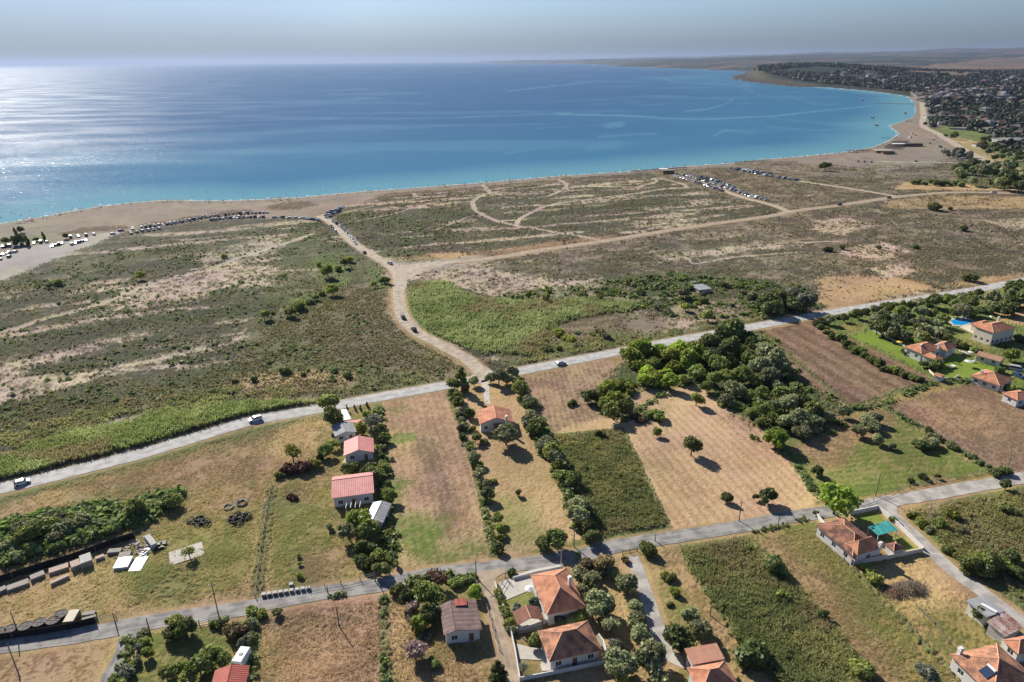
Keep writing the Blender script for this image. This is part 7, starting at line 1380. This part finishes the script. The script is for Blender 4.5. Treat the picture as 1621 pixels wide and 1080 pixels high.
def simpleperson():
    import bmesh
    me = bpy.data.meshes.new('person'); pts = [(0,0,.95),(0,0,1.2),(0,0,1.42),(0,0,1.54),(0,.01,1.68),(-.1,0,.9),(-.12,.02,.5),(-.12,0,.06),(.1,0,.9),(.13,-.05,.5),(.14,0,.06),(-.2,0,1.42),(-.27,.02,1.12),(-.25,.1,.88),(.2,0,1.42),(.28,.02,1.12),(.27,.08,.88)]
    ed = [(0,1),(1,2),(2,3),(3,4),(0,5),(5,6),(6,7),(0,8),(8,9),(9,10),(2,11),(11,12),(12,13),(2,14),(14,15),(15,16)]; rad = [.14,.13,.15,.06,.11,.1,.07,.05,.1,.07,.05,.065,.045,.035,.065,.045,.035]
    bm = bmesh.new(); sk = bm.verts.layers.skin.verify(); vs = [bm.verts.new(p) for p in pts]
    for v, r_ in zip(vs, rad): v[sk].radius = (r_, r_*.85)
    vs[0][sk].use_root = True
    for a, b_ in ed: bm.edges.new((vs[a], vs[b_]))
    bm.to_mesh(me); bm.free(); o = link(bpy.data.objects.new('person', me)); o.modifiers.new('s', 'SKIN'); sb = o.modifiers.new('sub', 'SUBSURF'); sb.levels = 1
    bpy.context.view_layer.update(); dg = bpy.context.evaluated_depsgraph_get(); m2 = bpy.data.meshes.new_from_object(o.evaluated_get(dg)); bpy.data.objects.remove(o); m2.name = 'person'; m2.materials.clear(); m2.materials.append(PM['tanned']); return m2
PMESH = simpleperson()
for i in range(200):
    t = rc.betavariate(1.1, 1.3); q, n_ = shore(t); sea_ = rc.random() < .45; u = rc.uniform(-45, -4) if sea_ else rc.uniform(0, 14); x, y = q+n_*u; c = rc.choice(['tanned','tanned','dark','light','red']); o = link(bpy.data.objects.new('person', PMESH)); o.material_slots[0].link = 'OBJECT'; o.material_slots[0].material = PM[c]
    o.location = (x, y, -1.95 if sea_ else zat1(x, y)); o.scale = (1.08, 1.08, 1.05); o.rotation_euler = (0, 0, rc.random()*6.28); tag(o, 'distant bather standing in the shallow sea' if sea_ else 'distant beachgoer standing on the sand near the waterline', 'person', 'bathers in the shallows' if sea_ else 'people along the waterline')
# ---- beach bars
def bar(px, py, w, d, h, an, m_, label):
    g = G(px, py); z = zat1(g.x, g.y); e = empty('beach_bar', (g.x, g.y, z), an); tag(e, label, 'beach bar'); B = mb(); abox(B, -w/2, w/2, -d/2, d/2, 0, h); done('wall', B, M_wood, e); B = mb(); abox(B, -w/2-.8, w/2+.8, -d/2-.8, d/2+.8, h+.003, h+.25); done('roof', B, m_, e)
    B = mb(); abox(B, -w/2-.02, w/2+.02, -d/2-.6, -d/2-.003, 1.0, 1.1); done('counter', B, M_frame, e)
bar(1057, 275, 12, 6, 3, .1, M_greyw, 'low brown beach bar at the head of the parking road'); bar(1050,272.5, 7, 5, 3.2, .1, M_frame, 'small white topped hut behind the brown beach bar'); bar(1428,231.5, 26, 8, 3, .0, M_white, 'white roofed beach bar right of the sunshade grid'); bar(1445,231.5, 22, 8, 3, 0, M_reed, 'dark roofed beach bar beside the white roofed one'); bar(1398,242, 22, 8, 3, 0, M_pave, 'pale beach bar below the sunshade grid'); bar(1405,244, 14, 6, 2.6, 0, M_reed, 'dark hut just below the pale beach bar')
# ---- jetty and boats
def jetty(P0, P1, w, label):
    a, b_ = G(*P0, 0), G(*P1, 0); c_ = (a+b_)/2; L_ = (b_-a).length; e = empty('jetty', (c_.x, c_.y, 0), math.atan2((b_-a).y, (b_-a).x)); tag(e, label, 'jetty'); B = mb(); abox(B, -L_/2, L_/2, -w/2, w/2, .2, .6); done('deck', B, M_greyw, e); n = int(L_/12)
    for k in range(n+1):
        x = -L_/2+.5+(L_-1)*k/max(1, n); B = mb(); abox(B, x-.3, x+.3, -w/2+.3, w/2-.3, -4, .2); done('pile', B, M_grey, e)
jetty((1384,163.0),(1447,164.8), 6, 'long thin jetty reaching into the bay before the town'); jetty((1433,191.8),(1445,192.2), 6, 'short jetty at the small headland')
def boat(px, py, s, label, m_=None):
    g = G(px, py, -1); e = empty('boat', (g.x, g.y, -1), rc.random()*3); tag(e, label, 'boat'); V = []; st = [(-1,.34,.42,.05),(-.5,.42,.42,-.1),(.2,.42,.46,-.12),(.7,.24,.55,-.05),(1,.02,.66,.2)]
    for x, hw, zt, zb in st: V += [(x*s,-hw*s,zt*s),(x*s,-hw*.6*s,zb*s),(x*s,hw*.6*s,zb*s),(x*s,hw*s,zt*s)]
    Fq = [(i*4+j, i*4+(j+1) % 4, (i+1)*4+(j+1) % 4, (i+1)*4+j) for i in range(4) for j in range(4)]+[(3,2,1,0)]; me = bpy.data.meshes.new('hull'); me.from_pydata(V, [], Fq); me.materials.append(m_ or M_white); link(bpy.data.objects.new('hull', me), e); B = mb(); abox(B, -.35*s, .25*s, -.25*s, .25*s, .42*s, .8*s); done('cabin', B, M_white, e)
for q in [(1365,159,5,'small dark boat off the long jetty',M_black),(1433,180,5,'small boat between the two jetties',M_black),(1381,187,4,'small boat left of the short jetty',M_black),(1387,199,4,'small boat off the little headland',M_wood),(607,97.5,26,'white ship far out on the horizon',None),(938,105,14,'tiny white boat near the distant headland',None)]: boat(*q)
# ---- town
def townmesh(roofm, wallm, h):
    B = mb(); abox(B, -.5, .5, -.5, .5, -.6, h, 0); o = len(B[0]); e_ = .56; rr3 = .22
    B[0] += [(-e_,-e_,h+.003),(e_,-e_,h+.003),(e_,e_,h+.003),(-e_,e_,h+.003),(-rr3,0,h+.26),(rr3,0,h+.26)]; B[1] += [(o,o+1,o+5,o+4),(o+2,o+3,o+4,o+5),(o+1,o+2,o+5),(o+3,o,o+4),(o,o+3,o+2,o+1)]; B[2] += [1]*5
    for s_ in (-1, 1):
        for k in range(3):
            for fl in range(int(h/.28)): z0 = .1+fl*.28; abox(B, -.36+k*.29, -.24+k*.29, s_*.5-.012, s_*.5+.012, z0, z0+.13, 2); abox(B, s_*.5-.012, s_*.5+.012, -.36+k*.29, -.24+k*.29, z0, z0+.13, 2)
    me = bpy.data.meshes.new('house'); me.from_pydata(B[0], [], B[1]); [me.materials.append(q) for q in (wallm, roofm, M_glass)]; me.polygons.foreach_set('material_index', B[2]); return me
M_tr = mat('town_roof', (.14,.085,.07), .9, .3, .5); M_tr2 = mat('town_brown_roof', (.11,.075,.07), .9, .3, .5); M_tw = mat('town_white', (.42,.41,.40), .9, .06); M_tc = mat('town_cream', (.27,.24,.21), .9, .06); M_tg = mat('town_grey_roof', (.2,.2,.205), .9, .15, .5)
TM = [(townmesh(M_tr, M_tw, .30), 'low white town house with red tiled roof'), (townmesh(M_tr2, M_tw, .30), 'low white town house with brown roof'), (townmesh(M_tr, M_tc, .58), 'two storey cream town house with red tiled roof'), (townmesh(M_tg, M_tw, .62), 'taller white town building with pale grey roof'), (townmesh(M_tr2, M_tc, .32), 'cream town house with brown roof')]
def town(P, n, size, wts, place, group, mind):
    for x, y, _ in scatterpx(P, n, 1, mind):
        g = G(x, y); k = rc.choices(range(5), wts)[0]; o = link(bpy.data.objects.new('town_house', TM[k][0])); s_ = size*rc.uniform(.8, 1.35); o.location = (g.x, g.y, zat1(g.x, g.y)); o.scale = (s_*rc.uniform(1, 1.5), s_, s_*rc.uniform(.9, 1.15)); o.rotation_euler = (0, 0, rc.choice([.3, .35, 1.9, .1])+rc.uniform(-.1, .1)); tag(o, TM[k][1]+' '+place, 'house', group)
town([(1451,153),(1464,144),(1500,141),(1505,150),(1495,158),(1475,165),(1458,164)], 70, 13, [3,3,5,5,3], 'in the dense seafront quarter', 'seafront quarter', 3.2)
town([(1500,150),(1540,146),(1560,148),(1560,158),(1530,162),(1500,160)], 34, 15, [3,2,3,5,2], 'in the middle of the town', 'middle of the town', 4.5)
town([(1560,140),(1600,138),(1660,145),(1660,168),(1600,166),(1565,158)], 40, 14, [3,2,3,6,2], 'at the right side of the town', 'right side of the town', 4.5)
town([(1470,172),(1560,168),(1660,172),(1660,215),(1600,222),(1560,205),(1480,190)], 22, 13, [3,5,1,2,4], 'among the garden trees below the town', 'houses among the garden trees', 8)
town([(1290,126),(1320,130),(1440,140),(1450,134),(1340,122),(1300,124)], 11, 15, [3,2,2,4,2], 'scattered along the bay shore', 'houses along the bay shore', 9)
town([(1500,130),(1640,128),(1640,137),(1500,139)], 14, 18, [3,2,2,5,2], 'in the fields behind the town', 'houses behind the town', 9)
def bigb(px, py, w, d, h, an, m_, label):
    g = G(px, py); e = empty('building', (g.x, g.y, zat1(g.x, g.y)), an); tag(e, label, 'building'); B = mb(); abox(B, -w/2, w/2, -d/2, d/2, -.5, h); done('wall', B, M_tw, e); roofobj(e, w+1, d+1, h, 2, 'hip', 'x', m_)
    for k in range(int(w/5)): window(e, -w/2+2.5+5*k, -d/2-.02, 1, 1.8, 1.5, -math.pi/2)
bigb(1480,187, 42, 14, 4, .05, M_tg, 'long white building at the town road with grey roof'); bigb(1516,187, 40, 16, 4, .0, M_tr, 'long red roofed building in the garden trees'); bigb(1540,188, 26, 12, 4, .1, M_tr2, 'long building with pale walls right of the red roofed one'); bigb(1542,207, 9, 70, 3, .75, M_tg, 'long narrow grey roofed shed at the edge of the fields'); bigb(1612,226, 60, 30, 5, .1, M_tg, 'large grey roofed hall at the right edge'); bigb(1552,232, 18, 9, 3.4, 0, M_tr, 'small red roofed house at the edge of the golden field'); bigb(1581,233, 10, 10, 3.4, 0.2, M_tg, 'small white house in the trees at the golden field'); bigb(1497,197, 30, 8, 3, 0, M_tg, 'low white row building above the green field')
grove(['round'], 'D', [(1506,213,4),(1511,214,4),(1497,214,2.5),(1465,196,3)], 'dark tree standing on the green field before the town', 'trees on the field before the town'); grove(['round'], 'D', scatterpx([(1538,222),(1560,215),(1600,232),(1640,255),(1600,262),(1560,240)], 24, 4.4, 7), {'D':'dark tree along the edge of the golden field','M':'green tree along the edge of the golden field'}, 'trees along the golden field'); grove(['round'], 'G', scatterpx([(1490,238),(1520,236),(1545,246),(1530,250),(1500,246)], 12, 4, 5), 'grey green tree around the far car park', 'trees around the far car park')
